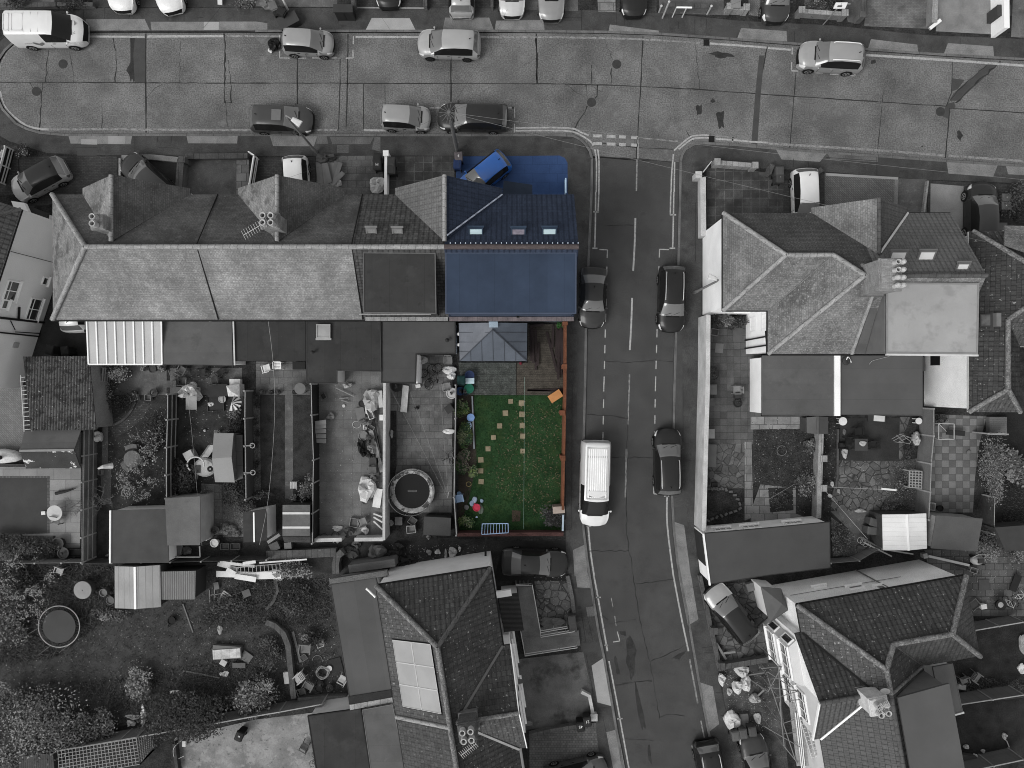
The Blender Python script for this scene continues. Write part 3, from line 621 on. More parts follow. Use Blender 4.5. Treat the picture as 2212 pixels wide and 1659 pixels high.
flat(h,[(962,545),(1245.5,545),(1245,678),(962,678)],7.95,m_fblue,M('blue_cladding',(.05,.065,.1),fine=.1),zb=5,edge=M('blue_roof_edge',(.06,.075,.11),var=.1,fine=0),ew=.07,eh=.02,name='dormer_roof',wname='dormer_wall')
MB().box((-.03,Ys+.02,5.27),(7.55,.26,.07)).build('eaves_tiles',M('brown_tile',(.14,.12,.125),pat=('line',.3,.06,.5,0),var=.3,ns=2,fine=.2),h)
mb=MB()
for k in range(26):mb.box((-3.5+k*.29,Yr+.2,Zr+.08),(.05,.06,.06))
mb.build('ridge_clips',M('pale_blue_clip',(.45,.5,.6),var=.05,fine=0),h)
pb=M('sky_blue_pane',(.46,.58,.62),var=.15,ns=.8,fine=0,rough=.12,bump=0);pp_=M('pinkish_pane',(.22,.2,.24),var=.35,ns=2,fine=0,rough=.12,bump=0)  # pale pane colours carry the reflected sky
for x,y,m in((1028,504,pb),(1119.5,504.5,pp_),(1186.5,504,pb)):rooflight(h,x,y,nz,.84,.76,-math.atan(.8),math.pi,M('navy_frame',(.03,.045,.07),fine=0,rough=.4),m)
MB().bar(P(1085,420,5.45),P(966,508,8.06),.08,.05).build('valley_gutter',M('pale_lead_valley',(.3,.33,.4),var=.6,ns=3,fine=.3),h)
MB().box((1.7,3.94,4.86),(2.1,.12,.3)).build('door_head',m_upvc,h)
MB().box((-2.0,4.0,4.5),(3.2,.14,.25)).build('wall_flashing',m_upvc,h)
q=[P(1088,390,3),P(1150,399,2.6),P(1150,425,2.6),P(1085,425,3)]
MB().slab(q,.1).build('porch_roof',M('navy_felt',(.03,.04,.06),fine=.1),h);MB().prism(inset(q,.12),.1,2.55).build('porch_wall',MATS['blue_tinted_render'],h)
m_zinc=M('zinc_sheet',(.08,.091,.11),var=.2,ns=.6,fine=.05,rough=.55,bump=0);m_zinc2=M('bronze_zinc_sheet',(.122,.13,.148),var=.2,ns=.6,fine=.05,rough=.55,bump=0)
a,b,c,d=P(991,698,2.7),P(1139,698,2.7),P(1138,780,2.6),P(993,780,2.6);t1=P(1057,697,3.7);t2=P(1072,697,3.7);t3=P(1064,712,3.7)
mb=MB();mb.slab([a,t1,t3,d],.08,1);mb.slab([d,t3,c],.08,0);mb.slab([c,t3,t2,b],.08,0);mb.poly([t1,t2,t3],0)
o=mb.build('orangery_roof',[m_zinc,m_zinc2],h)
mb=MB();
for p,q in((t3,d),(t3,c),(t1,t2)):mb.bar(p+Vector((0,0,.03)),q+Vector((0,0,.03)),.06)
for k in range(1,4):
 t=k/4;mb.bar(a.lerp(d,t)+Vector((0,0,.02)),(t1.lerp(t3,min(1,t*1.0))if t<.25 else d.lerp(t3,1-(t-.25)/.75*1.0)if False else t3.lerp(d,max(0,t-.18)/.82))+Vector((0,0,.02)),.025)
 mb.bar(b.lerp(c,t)+Vector((0,0,.02)),t3.lerp(c,max(0,t-.18)/.82)+Vector((0,0,.02)),.025)
for k in range(1,6):
 t=k/6;e=d.lerp(c,t);top=t3.lerp(d,abs(1-2*t))if t<.5 else t3.lerp(c,abs(1-2*t));mb.bar(e+Vector((0,0,.02)),top+Vector((0,0,.02)),.025)
mb.build('standing_seams',M('dark_seam',(.05,.055,.065),fine=0),o)
MB().prism(inset([a,b,c,d],.15),.05,2.55).build('orangery_wall',MATS['blue_tinted_render'],h)
q=MB().slab([t1+Vector((-.05,.3,.08)),t2+Vector((.1,.3,.08)),t2+Vector((.1,-.3,.06)),t1+Vector((0,-.3,.06))],.05).build('roof_finial',M('pale_blue_lead',(.28,.34,.4),fine=.1),h)
for y in(722,745):
 p=P(990.5,y,2.5);MB().lathe((p.x,p.y,2.5),[(.1,0),(.1,.1),(.0,.12)],10).build('soffit_cap',m_upvc,h)
p=P(1118.5,683.5,5.3);MB().lathe((p.x,p.y,5.2),[(.11,0),(.11,.35),(.08,.35),(.07,.1),(0,.1)],12).build('flue',G(.05),h)
h=TH[0]
a,b,c,d=P(188,692,3.1),P(349,691,3.1),P(351,787,2.5),P(192,787,2.5)
o=MB().slab([a,b,c,d],.06).build('lean_to_roof',M('polycarbonate',.36,var=.08,ns=.6,fine=.05,rough=.35,bump=0,blots=((1.5,.68,.08,.38,.6),)),h)
mb=MB()
for k in range(9):
 t=k/8;mb.bar(a.lerp(b,t)+Vector((0,0,.04)),d.lerp(c,t)+Vector((0,0,.04)),.08,.07)
mb.bar(d,c,.1);mb.bar(a,b,.1);mb.build('glazing_bars',m_upvc,o)
MB().prism(inset([a,b,c,d],.1),.05,2.45).build('lean_to_wall',m_upvc,h)
h=TH[1];flat(h,[(351,691),(501,693),(503,790),(352,788)],2.75,m_fmid,m_cream,edge=M('dark_verge',.05,fine=0),ew=.03,eh=.015)
mb=MB().bar(P(504,694,2.8),P(507,789,2.8),.09,.07);mb.build('white_verge',G(.5),h)
p=P(465,691,4.9);MB().box((p.x,p.y,p.z),(.8,.15,.12),.1).build('broken_gutter',G(.3),h)
h=TH[2];flat(h,[(507,693),(660,693),(660,780),(506,780)],2.7,m_fdark,m_cream,edge=G(.04),ew=.04,eh=.02)
h=TH[3];flat(h,[(661,693),(822,693),(824,803),(728,801),(728,829),(661,828)],2.85,m_fdark,m_cream,edge=G(.045),ew=.05,eh=.03)
rooflight(h,699,715.5,lambda p:2.95,.9,.9,0,0,G(.3),M('pale_glass',.28,var=.25,fine=0,rough=.1,bump=0),'rooflight')
p=P(676,761,3);MB().lathe((p.x,p.y,2.8),[(.06,0),(.06,.35),(.13,.38),(.0,.5)],10).build('vent_pipe',G(.03),h)
h=TH[4];flat(h,[(824,693),(984,693),(985,765),(900,766),(898,829),(823,827)],2.75,m_fmid if False else M('slate_grey_felt',.06,pat=('line',1.0,.015,.8,1),var=.15,ns=.5,fine=.1,fs=30,bump=.1),m_cream,edge=G(.03),ew=.07,eh=.04)
p=P(966,735,3);MB().lathe((p.x,p.y,2.7),[(.06,0),(.06,.35),(.14,.38),(.0,.5)],10).build('vent_pipe',G(.03),h)
MB().box((-6.0,4.15,4.75),(5.1,.08,.18)).build('fascia',m_upvc,h)
MB().prism(PP([(902,768),(908,768),(908,828),(902,828)],1.0),.1,2.4).build('white_return_wall',m_white,h)
A7=Vector((-29.73,10.6,0));d7=Vector((-.307,-.952,0));B7=A7+d7*11.4;n7=Vector((d7.y,-d7.x,0))
h=house('detached_house','pale rendered house at the left edge with dark roof and pipes on its side wall','house',(-33,5))
W7=8.5;C7=B7+n7*W7;D7=A7+n7*W7
if n7.x>0:n7=-n7;C7=B7+n7*W7;D7=A7+n7*W7
m_wall7=M('smooth_pale_render',.66,var=.08,ns=.3,fine=.05,bump=.05)
MB().prism([A7,B7,C7,D7],0,5.4).build('wall',m_wall7,h)
E=lambda p,z,k=0:Vector((p.x,p.y,z))
ra=(A7+D7)/2+d7*4.2;rb=(B7+C7)/2-d7*4.2
a,b,c,d=[Vector((p.x,p.y,5.42))for p in inset([A7,B7,C7,D7],-.12)]if True else 0
pts=[A7,B7,C7,D7]
e=[E(p,5.42)for p in pts];r1=E(ra,8.6);r2=E(rb,8.6)
roofpart(h,[([e[0],e[1],r2,r1],rt_mid),([e[1],e[2],r2],rt_mid),([e[2],e[3],r1,r2],rt_mid),([e[3],e[0],r1],rt_west)])
ridge(h,[(e[0],r1),(e[1],r2),(r1,r2)],.12,m_ridge2);gutter(h,[(e[0],e[1])])
def onwall(px,py):
 n=Vector((-d7.y,d7.x,0));q=P(px,py,0);k=(A7.dot(n))/(q.dot(n));return q*k,H*(1-k)
for px,py,w_,ht,bars in((23,628,1.3,1.1,1),(96,607,.55,.55,0),(72,668,1.5,1.15,1),(9,657,.6,.55,0)):
 q,z=onwall(px,py);wallwin(h,B7,A7,(q-B7).dot(-d7),z,w_,ht,bars,out=.03)
def pipe(x0,y0,x1,y1,r=.06,mat=None):
 (q0,z0),(q1,z1)=onwall(x0,y0),onwall(x1,y1);n=Vector((-d7.y,d7.x,0));n=n if n.x>0 else-n
 MB().tube([Vector((q0.x,q0.y,z0))+n*.09,Vector((q1.x,q1.y,z1))+n*.09],r,6).build('downpipe',mat or m_black,h)
pipe(-5,685,100,697,.075);pipe(-5,717,92,727,.05);pipe(38,690,39,663,.075);pipe(30,716,92,720,.03);pipe(30,712,20,692,.03);pipe(20,542,112,566,.02)
q,z=onwall(33,745);n=-n7
MB().box((q.x+n.x*.06,q.y+n.y*.06,z),(.08,.35,.45),math.atan2(n.y,n.x)).build('meter_box',G(.3),h)
q=[P(18,440,3.2),P(46,452,3.2),P(62,470,3.2),P(50,462,3.2),P(24,436,3.2)]
MB().slab([P(24,434,3.2),P(52,438,3.2),P(66,468,3.2),P(30,450,3.2)],.3).build('bay_roof',m_upvc,h)
MB().slab([P(52,440,2.7),P(103,461,2.7),P(100,480,2.7),P(62,468,2.7)],.2).build('porch_roof',m_fdark,h);MB().prism(inset([P(52,440,2.7),P(103,461,2.7),P(100,480,2.7),P(62,468,2.7)],.1),0,2.5).build('porch_wall',m_wall7,h)
ze=5.0;s8=.78
X0,Y0,Y1=12.9,10.46,4.49;XP=20.75;XW=15.65;YW=1.83;zA=ze+2.985*s8;zC=ze+4.315*s8;XE=26.85
A=Vector((X0+2.985,7.475,zA));B=Vector((18.63,7.475,zA));C=Vector((XW+4.315,6.145,zC))
V=lambda*a:Vector(a)
h8=house('semi_detached_house','white gabled-end house with lichened hipped roofs and L shaped plan right of the side road','house',(17,6),'right hand pair of houses')
NWc,SWc,VAL,SWW=V(X0,Y0,ze),V(X0,Y1,ze),V(XW,Y1,ze),V(XW,YW,ze)
r8=roofpart(h8,[([NWc,V(XP,Y0,ze),V(XP,6.145,zC),C,B,A],rt_moss_shade if False else tilemat('shaded_north_tile',.062,w=.2,h=.12,bv=.15,blots=((.4,.48,.16,.035,.7),(5,.6,.05,.13,.5)))),([NWc,A,SWc],rt_side),([SWc,A,B,VAL],rt_side_s),([VAL,B,C,SWW],rt_side_s),([SWW,C,V(XP,6.145,zC),V(XP,YW,ze)],rt_side_s)])  # north slope is a darker tile copy: shade and dirt put into its colour
up=V(0,0,.03)
ridge(h8,[(NWc+up,A+up),(SWc+up,A+up),(A+up,B+up),(B+up,C+up),(C+up,V(XP,6.145,zC+.03)),(SWW+up,C+up)],.14,m_ridge)
MB().bar(VAL+V(0,0,.06),B+V(0,0,.06),.05).build('valley_gutter',m_lead,h8)
mb=MB().prism([(X0+.02,Y1+.2),(XW+.2,Y1+.2),(XW+.2,YW+.2),(XP,YW+.2),(XP,Y0-.25),(X0+.02,Y0-.25)],0,ze-.1);mb.build('wall',m_white,h8)
gutter(h8,[(V(X0,Y0,ze),V(X0,Y1,ze)),(V(XW,Y1-.02,ze),V(XW-.02,YW,ze)),(V(X0,Y1,ze),V(XW,Y1,ze)),(V(XW,YW-.03,ze),V(XP,YW-.03,ze))])
for px,py,w_,ht in((1618,696,.8,1.2),(1616,718,.8,1.2)):
 pass
for s_,z_ in((.75,3.9),(.75,1.6)):wallwin(h8,(XW+.2,YW+.2),(XW+.2,Y1+.2),2.66-s_,z_,1.0,1.2,2)
wallwin(h8,(X0+.1,Y1+.2),(XW+.2,Y1+.2),1.6,3.9,.9,1.1,1)
mb=MB()
for y_ in(2.95,2.4):mb.tube([(XW+.12,y_,.2),(XW+.12,y_,4.8)],.05,6)
mb.tube([(XW+.12,2.4,4.4),(XW+.12,3.3,4.2)],.04,6);mb.build('downpipe',m_black,h8)
h9=house('semi_detached_house','right house of the pair, clean grey tiles, three bright roof windows and pale flat dormer','house',(24,6),'right hand pair of houses')
r9=roofpart(h9,[([V(XP,Y0,ze),V(XE,Y0,ze),V(XE,6.145,zC),V(XP,6.145,zC)],rt_plain),([V(XP,6.145,zC),V(XE,6.145,zC),V(XE,YW,ze),V(XP,YW,ze)],rt_side_s)])
ridge(h9,[(V(XP,6.145,zC+.03),V(XE,6.145,zC+.03))],.14,m_ridge2)
mb=MB().prism([(XP,YW+.2),(XE-.1,YW+.2),(XE-.1,Y0-.25),(XP,Y0-.25)],0,ze-.1);mb.poly([(XE-.1,YW+.2,ze-.12),(XE-.1,Y0-.25,ze-.12),(XE-.1,6.145,zC-.15)]);mb.build('wall',m_cream,h9);gutter(h9,[(V(XP,Y0,ze),V(XE,Y0,ze))])
flat(h9,[(1914,610),(2115,611),(2112,766),(1914,764)],8.15,m_fpale,G(.12),zb=5,edge=G(.2),ew=.1,eh=.03,name='dormer_roof',wname='dormer_wall')
p0,p1=P(1914,766,8.1),P(2112,768,8.1);MB().bar(p0,p1,.1,.16).build('fascia',G(.5),h9)
MB().slab([V(20.75,YW,ze+.5),V(21.35,YW,ze+.5),V(21.35,5.4,7.6),V(20.95,5.4,7.6)],.1).build('side_roof_strip',m_fmid,h9)
MB().bar(V(XP-.05,YW,ze+.12),V(XP-.02,5.6,zC-.3),.16,.14).build('party_wall_coping',m_ridge,h8)
pw=M('bright_pane',.62,var=.1,fine=0,rough=.15,bump=0)
nz9=lambda p:zC-(p.y-6.145)*s8
for x,y,w_,l_ in((1937,558,.95,1.0),(1998,558.5,.95,1.05),(2077,579.5,.72,.75)):rooflight(h9,x,y,nz9,w_,l_,-math.atan(s8),math.pi,G(.12),pw)
gx,gw,gy=21.25,2.92,Y0+.33;gz=ze+gw*s8
MB().slab([V(gx,gy,gz),V(gx-gw,gy,ze),V(gx-gw,Y0-.02,ze),V(gx,Y0-gw,gz)],.12).build('gable_roof',rt_side,h8)
MB().slab([V(gx,gy,gz),V(gx+gw,gy,ze),V(gx+gw,Y0-.02,ze),V(gx,Y0-gw,gz)],.12).build('gable_roof',tilemat('ribbed_grey_tile',.08,w=.3,h=.17,mv=.4,bv=.08,var=.1),h9)
ridge(h9,[(V(gx+.05,gy,gz+.02),V(gx+.05,Y0-gw,gz+.02))],.13,m_ridge2)
MB().bar(V(gx+gw,Y0,ze+.1),V(gx+.1,Y0-gw+.1,gz+.1),.12,.05).build('valley_gutter',G(.45),h9)
mb=MB().prism([(gx-gw+.2,Y0-.3),(gx,Y0-.3),(gx,gy-.12),(gx-gw+.2,gy-.12)],0,ze-.02);mb.poly([(gx-gw+.2,gy-.12,ze-.03),(gx,gy-.12,ze-.03),(gx,gy-.12,gz-.14)]);mb.build('gable_wall',m_white,h8)
mb=MB().prism([(gx,Y0-.3),(gx+gw-.2,Y0-.3),(gx+gw-.2,gy-.12),(gx,gy-.12)],0,ze-.02);mb.poly([(gx,gy-.12,ze-.03),(gx+gw-.2,gy-.12,ze-.03),(gx,gy-.12,gz-.14)]);mb.build('gable_wall',m_cream,h9)
chimney(h8,r8,20.6,5.95,0,1.15,1.7,7.2,10.05,[(.13,.62),(.13,.2),(.13,-.22),(.13,-.64),(-.28+.7,.62),(.42,.2),(.42,-.22),(.42,-.64)],mat=M('pale_stack',.22,pat=('brick',.23,.08,.008,.75,.15,.5),var=.25,ns=2,fine=.2),potr=.135,caps=(2,3,4,5,6,7))
h=h8
flat(h,[(1646,768),(1803,768),(1803,898),(1646,897)],2.9,m_fmid,m_white,edge=G(.1),ew=.04,eh=.02)
h=h9
flat(h,[(1816,768),(1993,768),(1993,898),(1816,896)],2.85,M('mid_grey_felt',.085,pat=('line',1.0,.015,.7,1),var=.1,ns=.5,fine=.08,fs=30,bump=.1),m_cream,edge=G(.07),ew=.04,eh=.02)
MB().prism(PP([(1803.5,767),(1815.5,767),(1815.5,898.5),(1803.5,898.5)],3.05),.1,3.05).build('parapet',m_white,h8)
MB().prism([(P(1990,768,0).x,P(0,768,2.8).y),(P(1993,768,2.8).x,P(0,768,2.8).y),(P(1993,768,2.8).x,P(0,800,2.8).y),(P(1990,768,0).x,P(0,800,2.8).y)],.1,.5).build('step',G(.1),h9)
mb=MB();mb.tube(smoothline([P(1828,778,3),P(1832,771,3.4),P(1836,776,3),P(1839,783,2.95)],4),.03,5);mb.build('cable_loop',m_upvc,h9)
MB().blob(P(1826,780,2.86),(.55,.55,.25),3,.1).build('roof_outlet_bag',G(.04),h9)
MB().tube(smoothline([P(1921,770,2.9),P(1900,775,2.9),P(1884,780,2.9),P(1878,787,2.9)],5),.015,5).build('loose_cable',G(.3),h9)
h10=house('hipped_house','far right house with dark spotted tile roof and pale pebbledashed side wall','house',(31,4))
X1=27.9;q8=.78;NW=V(X1+.25,9.35,ze);E1=36.5
R1=V(X1+3.6,5.8,ze+3.55*q8);mid=V(X1+1.58,3.83,ze+1.58*q8)
WS=V(X1+1.58,-.3,ze+1.58*q8);SW=V(X1,-1.72,ze);SE=V(X1+3.16,-1.72,ze)
roofpart(h10,[([NW,R1,V(E1,5.8,R1.z),V(E1,9.35,ze)],rt_dark),([NW,V(X1,9.35,ze),SW,WS,mid,R1],tilemat('dark_ribbed_tile',.045,w=.3,h=.26,mv=.3,bv=.15,blots=((4.5,.62,.03,.26,.9),))),([SW,SE,WS],rt_west),([WS,SE,V(X1+3.16,2.3,ze),mid],rt_dark),([mid,V(X1+3.16,2.3,ze),V(E1,2.3,ze),V(E1,5.8,R1.z),R1],rt_west)])
ridge(h10,[(NW+up,R1+up),(mid+up,R1+up),(mid+up,WS+up),(WS+up,SW+up),(WS+up,SE+up)],.15,m_moss)
MB().prism([(X1+.03,-1.5),(X1+2.95,-1.5),(X1+2.95,2.5),(E1,2.5),(E1,9.1),(X1+.03,9.1)],0,ze-.1).build('wall',m_dash,h10)
MB().bar(V(X1,9.3,ze-.05),V(X1,-1.72,ze-.05),.06,.12).build('fascia',G(.45),h10)
rooflight(h10,2130,692,lambda p:ze+(p.x-X1)*q8,.8,.6,-math.atan(q8),math.pi/2,G(.05),M('grey_pane',.12,var=.4,ns=2,fine=0,rough=.1,bump=0))
p=P(2152,691,5.9);MB().box((p.x,p.y,5.9),(.28,.8,.5)).build('flue_block',G(.16),h10)
MB().slab([P(2171,487,5),P(2260,489,5),P(2260,560,7),P(2171,530,6)],.12).build('bay_roof',rt_side_s,h10);MB().prism(inset(PP([(2171,487),(2260,489),(2260,540),(2171,535)],5),.2),0,4.9).build('bay_wall',m_dash,h10)
p=P(2001,776,1.6);MB().box((X1-.02,P(0,776,1.6).y,1.5),(.06,.8,1.0)).build('wall_vent',m_black,h10)
f11=fr((-8.32,-12.33),8.9);W11=7.1;s11=.74;zr11=5+W11/2*s11;pv=8.0;L11=17
ha=house('semi_detached_house','bottom middle house with six solar panels on the lichen spotted slope','house',(-5,-16),'bottom middle pair of houses')
hb=house('semi_detached_house','bottom middle house below the solar panel house, grey tiled with wide flat rear roofs','house',(-3,-23),'bottom middle pair of houses')
hw=W11/2
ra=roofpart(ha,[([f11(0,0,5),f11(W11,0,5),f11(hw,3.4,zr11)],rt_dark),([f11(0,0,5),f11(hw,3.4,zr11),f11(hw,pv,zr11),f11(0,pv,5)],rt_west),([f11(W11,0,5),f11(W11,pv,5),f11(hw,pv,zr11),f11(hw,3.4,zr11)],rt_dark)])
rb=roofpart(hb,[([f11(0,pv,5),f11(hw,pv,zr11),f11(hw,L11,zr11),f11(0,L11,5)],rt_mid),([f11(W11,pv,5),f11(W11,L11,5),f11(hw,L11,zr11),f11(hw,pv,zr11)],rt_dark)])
ridge(ha,[(f11(0,0,5.03),f11(hw,3.4,zr11+.03)),(f11(hw,3.4,zr11+.03),f11(hw,pv,zr11+.03))],.16,m_moss);ridge(ha,[(f11(W11,0,5.03),f11(hw,3.4,zr11+.03))],.14,m_ridge2)
ridge(hb,[(f11(hw,pv,zr11+.03),f11(hw,L11,zr11+.03))],.16,m_moss);ridge(hb,[(f11(0,pv+.1,5.06),f11(hw,pv+.1,zr11+.05))],.13,m_ridge,name='party_line_tiles')
MB().prism([f11(.12,.05),f11(W11-.15,.05),f11(W11-.15,pv),f11(.12,pv)],0,4.9).build('wall',m_white,ha)
MB().prism([f11(.12,pv),f11(W11-.15,pv),f11(W11-.15,L11),f11(.12,L11)],0,4.9).build('wall',m_white,hb)
gutter(ha,[(f11(0,-.02,5),f11(W11,-.02,5)),(f11(W11+.02,0,5),f11(W11+.02,pv,5)),(f11(-.02,0,5),f11(-.02,pv,5))]);gutter(hb,[(f11(-.02,pv,5),f11(-.02,L11,5))])
fe=fr(f11(W11,pv)[:2],-90+8.9)
bw=3.2;bz=5+bw*s11;pj=.45
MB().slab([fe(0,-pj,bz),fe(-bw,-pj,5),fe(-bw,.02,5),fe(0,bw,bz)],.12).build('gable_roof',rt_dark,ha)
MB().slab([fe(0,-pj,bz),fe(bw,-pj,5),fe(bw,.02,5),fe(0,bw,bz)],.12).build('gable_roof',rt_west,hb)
ridge(hb,[(fe(0,-pj,bz+.02),fe(0,bw,bz+.02))],.13,m_moss)
MB().bar(fe(-bw,0,5.1),fe(0,bw,bz+.06),.14,.05).build('valley_gutter',G(.1),ha);MB().bar(fe(bw,0,5.1),fe(0,bw,bz+.06),.14,.05).build('valley_gutter',G(.3),hb)
mb=MB().prism([fe(-bw+.2,.3),fe(0,.3),fe(0,-pj+.1),fe(-bw+.2,-pj+.1)],0,4.98);mb.poly([fe(-bw+.2,-pj+.1,4.97),fe(0,-pj+.1,4.97),fe(0,-pj+.1,bz-.14)]);mb.build('gable_wall',m_white,ha)
mb=MB().prism([fe(0,.3),fe(bw-.2,.3),fe(bw-.2,-pj+.1),fe(0,-pj+.1)],0,4.98);mb.poly([fe(0,-pj+.1,4.97),fe(bw-.2,-pj+.1,4.97),fe(0,-pj+.1,bz-.14)]);mb.build('gable_wall',m_white,hb)
mb=MB();mb.bar(fe(-bw,-pj-.03,4.95),fe(0,-pj-.03,bz-.02),.06,.14);mb.build('bargeboard',m_upvc,ha)
mb=MB();mb.bar(fe(bw,-pj-.03,4.95),fe(0,-pj-.03,bz-.02),.06,.14);mb.build('bargeboard',m_upvc,hb)
for hh,s_ in((ha,-1.5),(hb,1.5)):
 for zz in(1.5,3.9):
  a_,b_=fe(s_+1.2,-pj+.1),fe(s_-1.2,-pj+.1);wallwin(hh,(a_.x,a_.y),(b_.x,b_.y),1.2,zz,2.0,1.3,2,out=.12)
chimney(hb,rb,-2.5,-19.55,R(8.9),.98,.95,6.6,8.75,[(-.22,.24),(.24,.24),(-.22,-.24),(.22,-.24)],mat=M('dark_stack',.1,pat=('brick',.23,.08,.008,.8,.15,.5),var=.3,ns=2,fine=.2),potr=.17)
aerial(hb,P(996,1632,9),P(1028,1607,9),10,.22)
def ws(u,v,o=.12):return f11(u,v,5+u*s11+o)
pv_w=M('solar_cell',.26,var=.12,ns=.5,fine=.02,rough=.3,spec=.3,bump=0)
for i in range(2):
 for j in range(3):
  u0=.62+i*1.27;v0=3.25+j*1.36
  q=[ws(u0,v0),ws(u0+1.24,v0),ws(u0+1.24,v0+1.33),ws(u0,v0+1.33)]
  mb=MB().slab(q,.05);o=mb.build('solar_panel',pv_w,ha)
  e_=MB()
  for a_,b_ in zip(q,q[1:]+q[:1]):e_.bar(a_+V(0,0,.005),b_+V(0,0,.005),.025,.05)
  e_.build('panel_frame',G(.45),o)
MB().slab([ws(.58,3.2,.04),ws(3.2,3.2,.04),ws(3.2,7.4,.04),ws(.58,7.4,.04)],.03).build('panel_rails',m_black,ha)
p0,p1=P(791,1271,4.6),P(811,1290,4.7);MB().tube([p0,p1],.07,6).build('white_downpipe',m_upvc,ha)
flat(ha,[(713,1262),(812,1247),(880,1500),(757,1524)],2.85,M('smooth_grey_felt',.075,pat=('line',1.0,.01,.85,0),var=.12,ns=.4,fine=.08,fs=30,bump=.05,rot=-9),m_cream,edge=G(.04),ew=.05,eh=.02,name='garage_roof',wname='garage_wall')
MB().slab(PP([(711,1251),(836,1232),(838,1244),(712,1262)],3.05),.35).build('parapet',m_brick,ha)
MB().slab(PP([(755,1523),(846,1507),(849,1517),(756,1534)],3.0),.3).build('parapet',m_ridge,ha)
MB().slab([P(752,1505,2.9),P(845,1490,2.9),P(846,1506,2.95),P(754,1522,2.95)],.05).build('roof_gully',M('wet_felt',.02,var=.3,fine=.2,rough=.4),ha)
flat(hb,[(664,1546),(780,1530),(806,1700),(688,1700)],2.95,m_fdark,m_cream,edge=G(.02),ew=.06,eh=.03)
flat(hb,[(782,1533),(848,1521),(885,1700),(806,1700)],3.2,m_fmid,m_cream,edge=G(.12),ew=.04,eh=.02)
f12=fr((17.41,-13.51),9.85);W12=7.0;s12=.8;z12=5+3.5*s12;pv2=4.95;WW=5.0;zk=5+2.5*s12;UE=10.5;L12=16
hc=house('semi_detached_house','bottom right house with broad dark speckled roof, bay windows and scaffolding beside it','house',(21,-15),'bottom right pair of houses')
hd=house('semi_detached_house','lowest right house with fresh ribbed grey tiles, white verge and smooth flat dormer','house',(22,-22),'bottom right pair of houses')
I=f12(3.5,3.5,z12);J=f12(4.5,2.5,zk);K=f12(UE-2.5,2.5,zk);J2=f12(W12,WW,5)
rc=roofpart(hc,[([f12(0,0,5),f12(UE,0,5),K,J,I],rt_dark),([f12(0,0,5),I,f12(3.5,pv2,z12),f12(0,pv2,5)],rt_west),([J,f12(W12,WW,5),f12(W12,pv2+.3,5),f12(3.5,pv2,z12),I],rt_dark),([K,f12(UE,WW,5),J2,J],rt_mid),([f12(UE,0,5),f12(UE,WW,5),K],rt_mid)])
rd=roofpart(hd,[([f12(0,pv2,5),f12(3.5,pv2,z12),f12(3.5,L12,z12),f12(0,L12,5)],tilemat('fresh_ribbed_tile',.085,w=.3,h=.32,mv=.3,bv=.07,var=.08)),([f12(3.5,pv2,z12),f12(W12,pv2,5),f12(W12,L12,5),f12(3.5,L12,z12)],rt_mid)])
up3=V(0,0,.03)
ridge(hc,[(f12(0,0,5.03),I+up3),(I+up3,J+up3),(J+up3,K+up3),(K+up3,f12(UE,0,5.03)),(K+up3,f12(UE,WW,5.03)),(I+up3,f12(3.5,pv2,z12+.03))],.16,m_moss)
ridge(hd,[(f12(3.5,pv2,z12+.03),f12(3.5,L12,z12+.03))],.14,m_ridge2);ridge(hd,[(f12(3.5,pv2,z12+.05),f12(W12,pv2,5.05))],.1,m_moss,name='party_line_tiles')
mb=MB().slab([f12(3.9,pv2+.3,z12-.05),f12(W12+.05,pv2+.1,z12-.25),f12(W12+.15,L12,z12-.25),f12(3.9,L12,z12-.05)],.15);mb.build('dormer_roof',M('smooth_dormer_felt',.085,var=.1,ns=.4,fine=.06,fs=30,bump=.05),hd)
MB().prism([f12(4.1,pv2+.4),f12(W12-.05,pv2+.3),f12(W12,L12),f12(4.1,L12)],5,z12-.3).build('dormer_wall',G(.15),hd)
MB().bar(J+V(0,0,.04),J2+V(0,0,.06),.12,.05).build('valley_gutter',m_ridge2,hc)
MB().prism([f12(.15,.15),f12(UE-.2,.15),f12(UE-.2,WW-.2),f12(W12-.2,WW-.2),f12(W12-.2,pv2),f12(.15,pv2)],0,4.9).build('wall',m_dash,hc)
MB().prism([f12(.15,pv2),f12(W12-.2,pv2),f12(W12-.2,L12),f12(.15,L12)],0,4.9).build('wall',m_cream,hd)
gutter(hc,[(f12(0,-.02,5),f12(UE,-.02,5)),(f12(0,0,5),f12(0,1.8,5))])
fw=fr(f12(0,pv2+.05)[:2],90+9.85)
bw=3.3;bz=5+bw*s12*.88;pj=.42
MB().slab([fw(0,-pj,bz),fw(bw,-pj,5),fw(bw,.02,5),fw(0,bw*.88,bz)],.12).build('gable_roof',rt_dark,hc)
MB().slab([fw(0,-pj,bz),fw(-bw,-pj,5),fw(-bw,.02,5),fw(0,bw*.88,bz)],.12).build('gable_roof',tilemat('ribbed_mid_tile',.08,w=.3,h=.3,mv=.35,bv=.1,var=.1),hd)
ridge(hd,[(fw(0,-pj,bz+.02),fw(0,bw*.88,bz+.02))],.13,m_ridge2)
MB().bar(fw(bw,0,5.1),fw(0,bw*.88,bz+.06),.12,.04).build('valley_gutter',m_black,hc);MB().bar(fw(-bw,0,5.1),fw(0,bw*.88,bz+.06),.12,.06).build('valley_gutter',m_upvc,hd)
MB().bar(fw(-bw,-pj-.03,4.98),fw(0,-pj-.03,bz),.08,.16).build('bargeboard',m_upvc,hd)
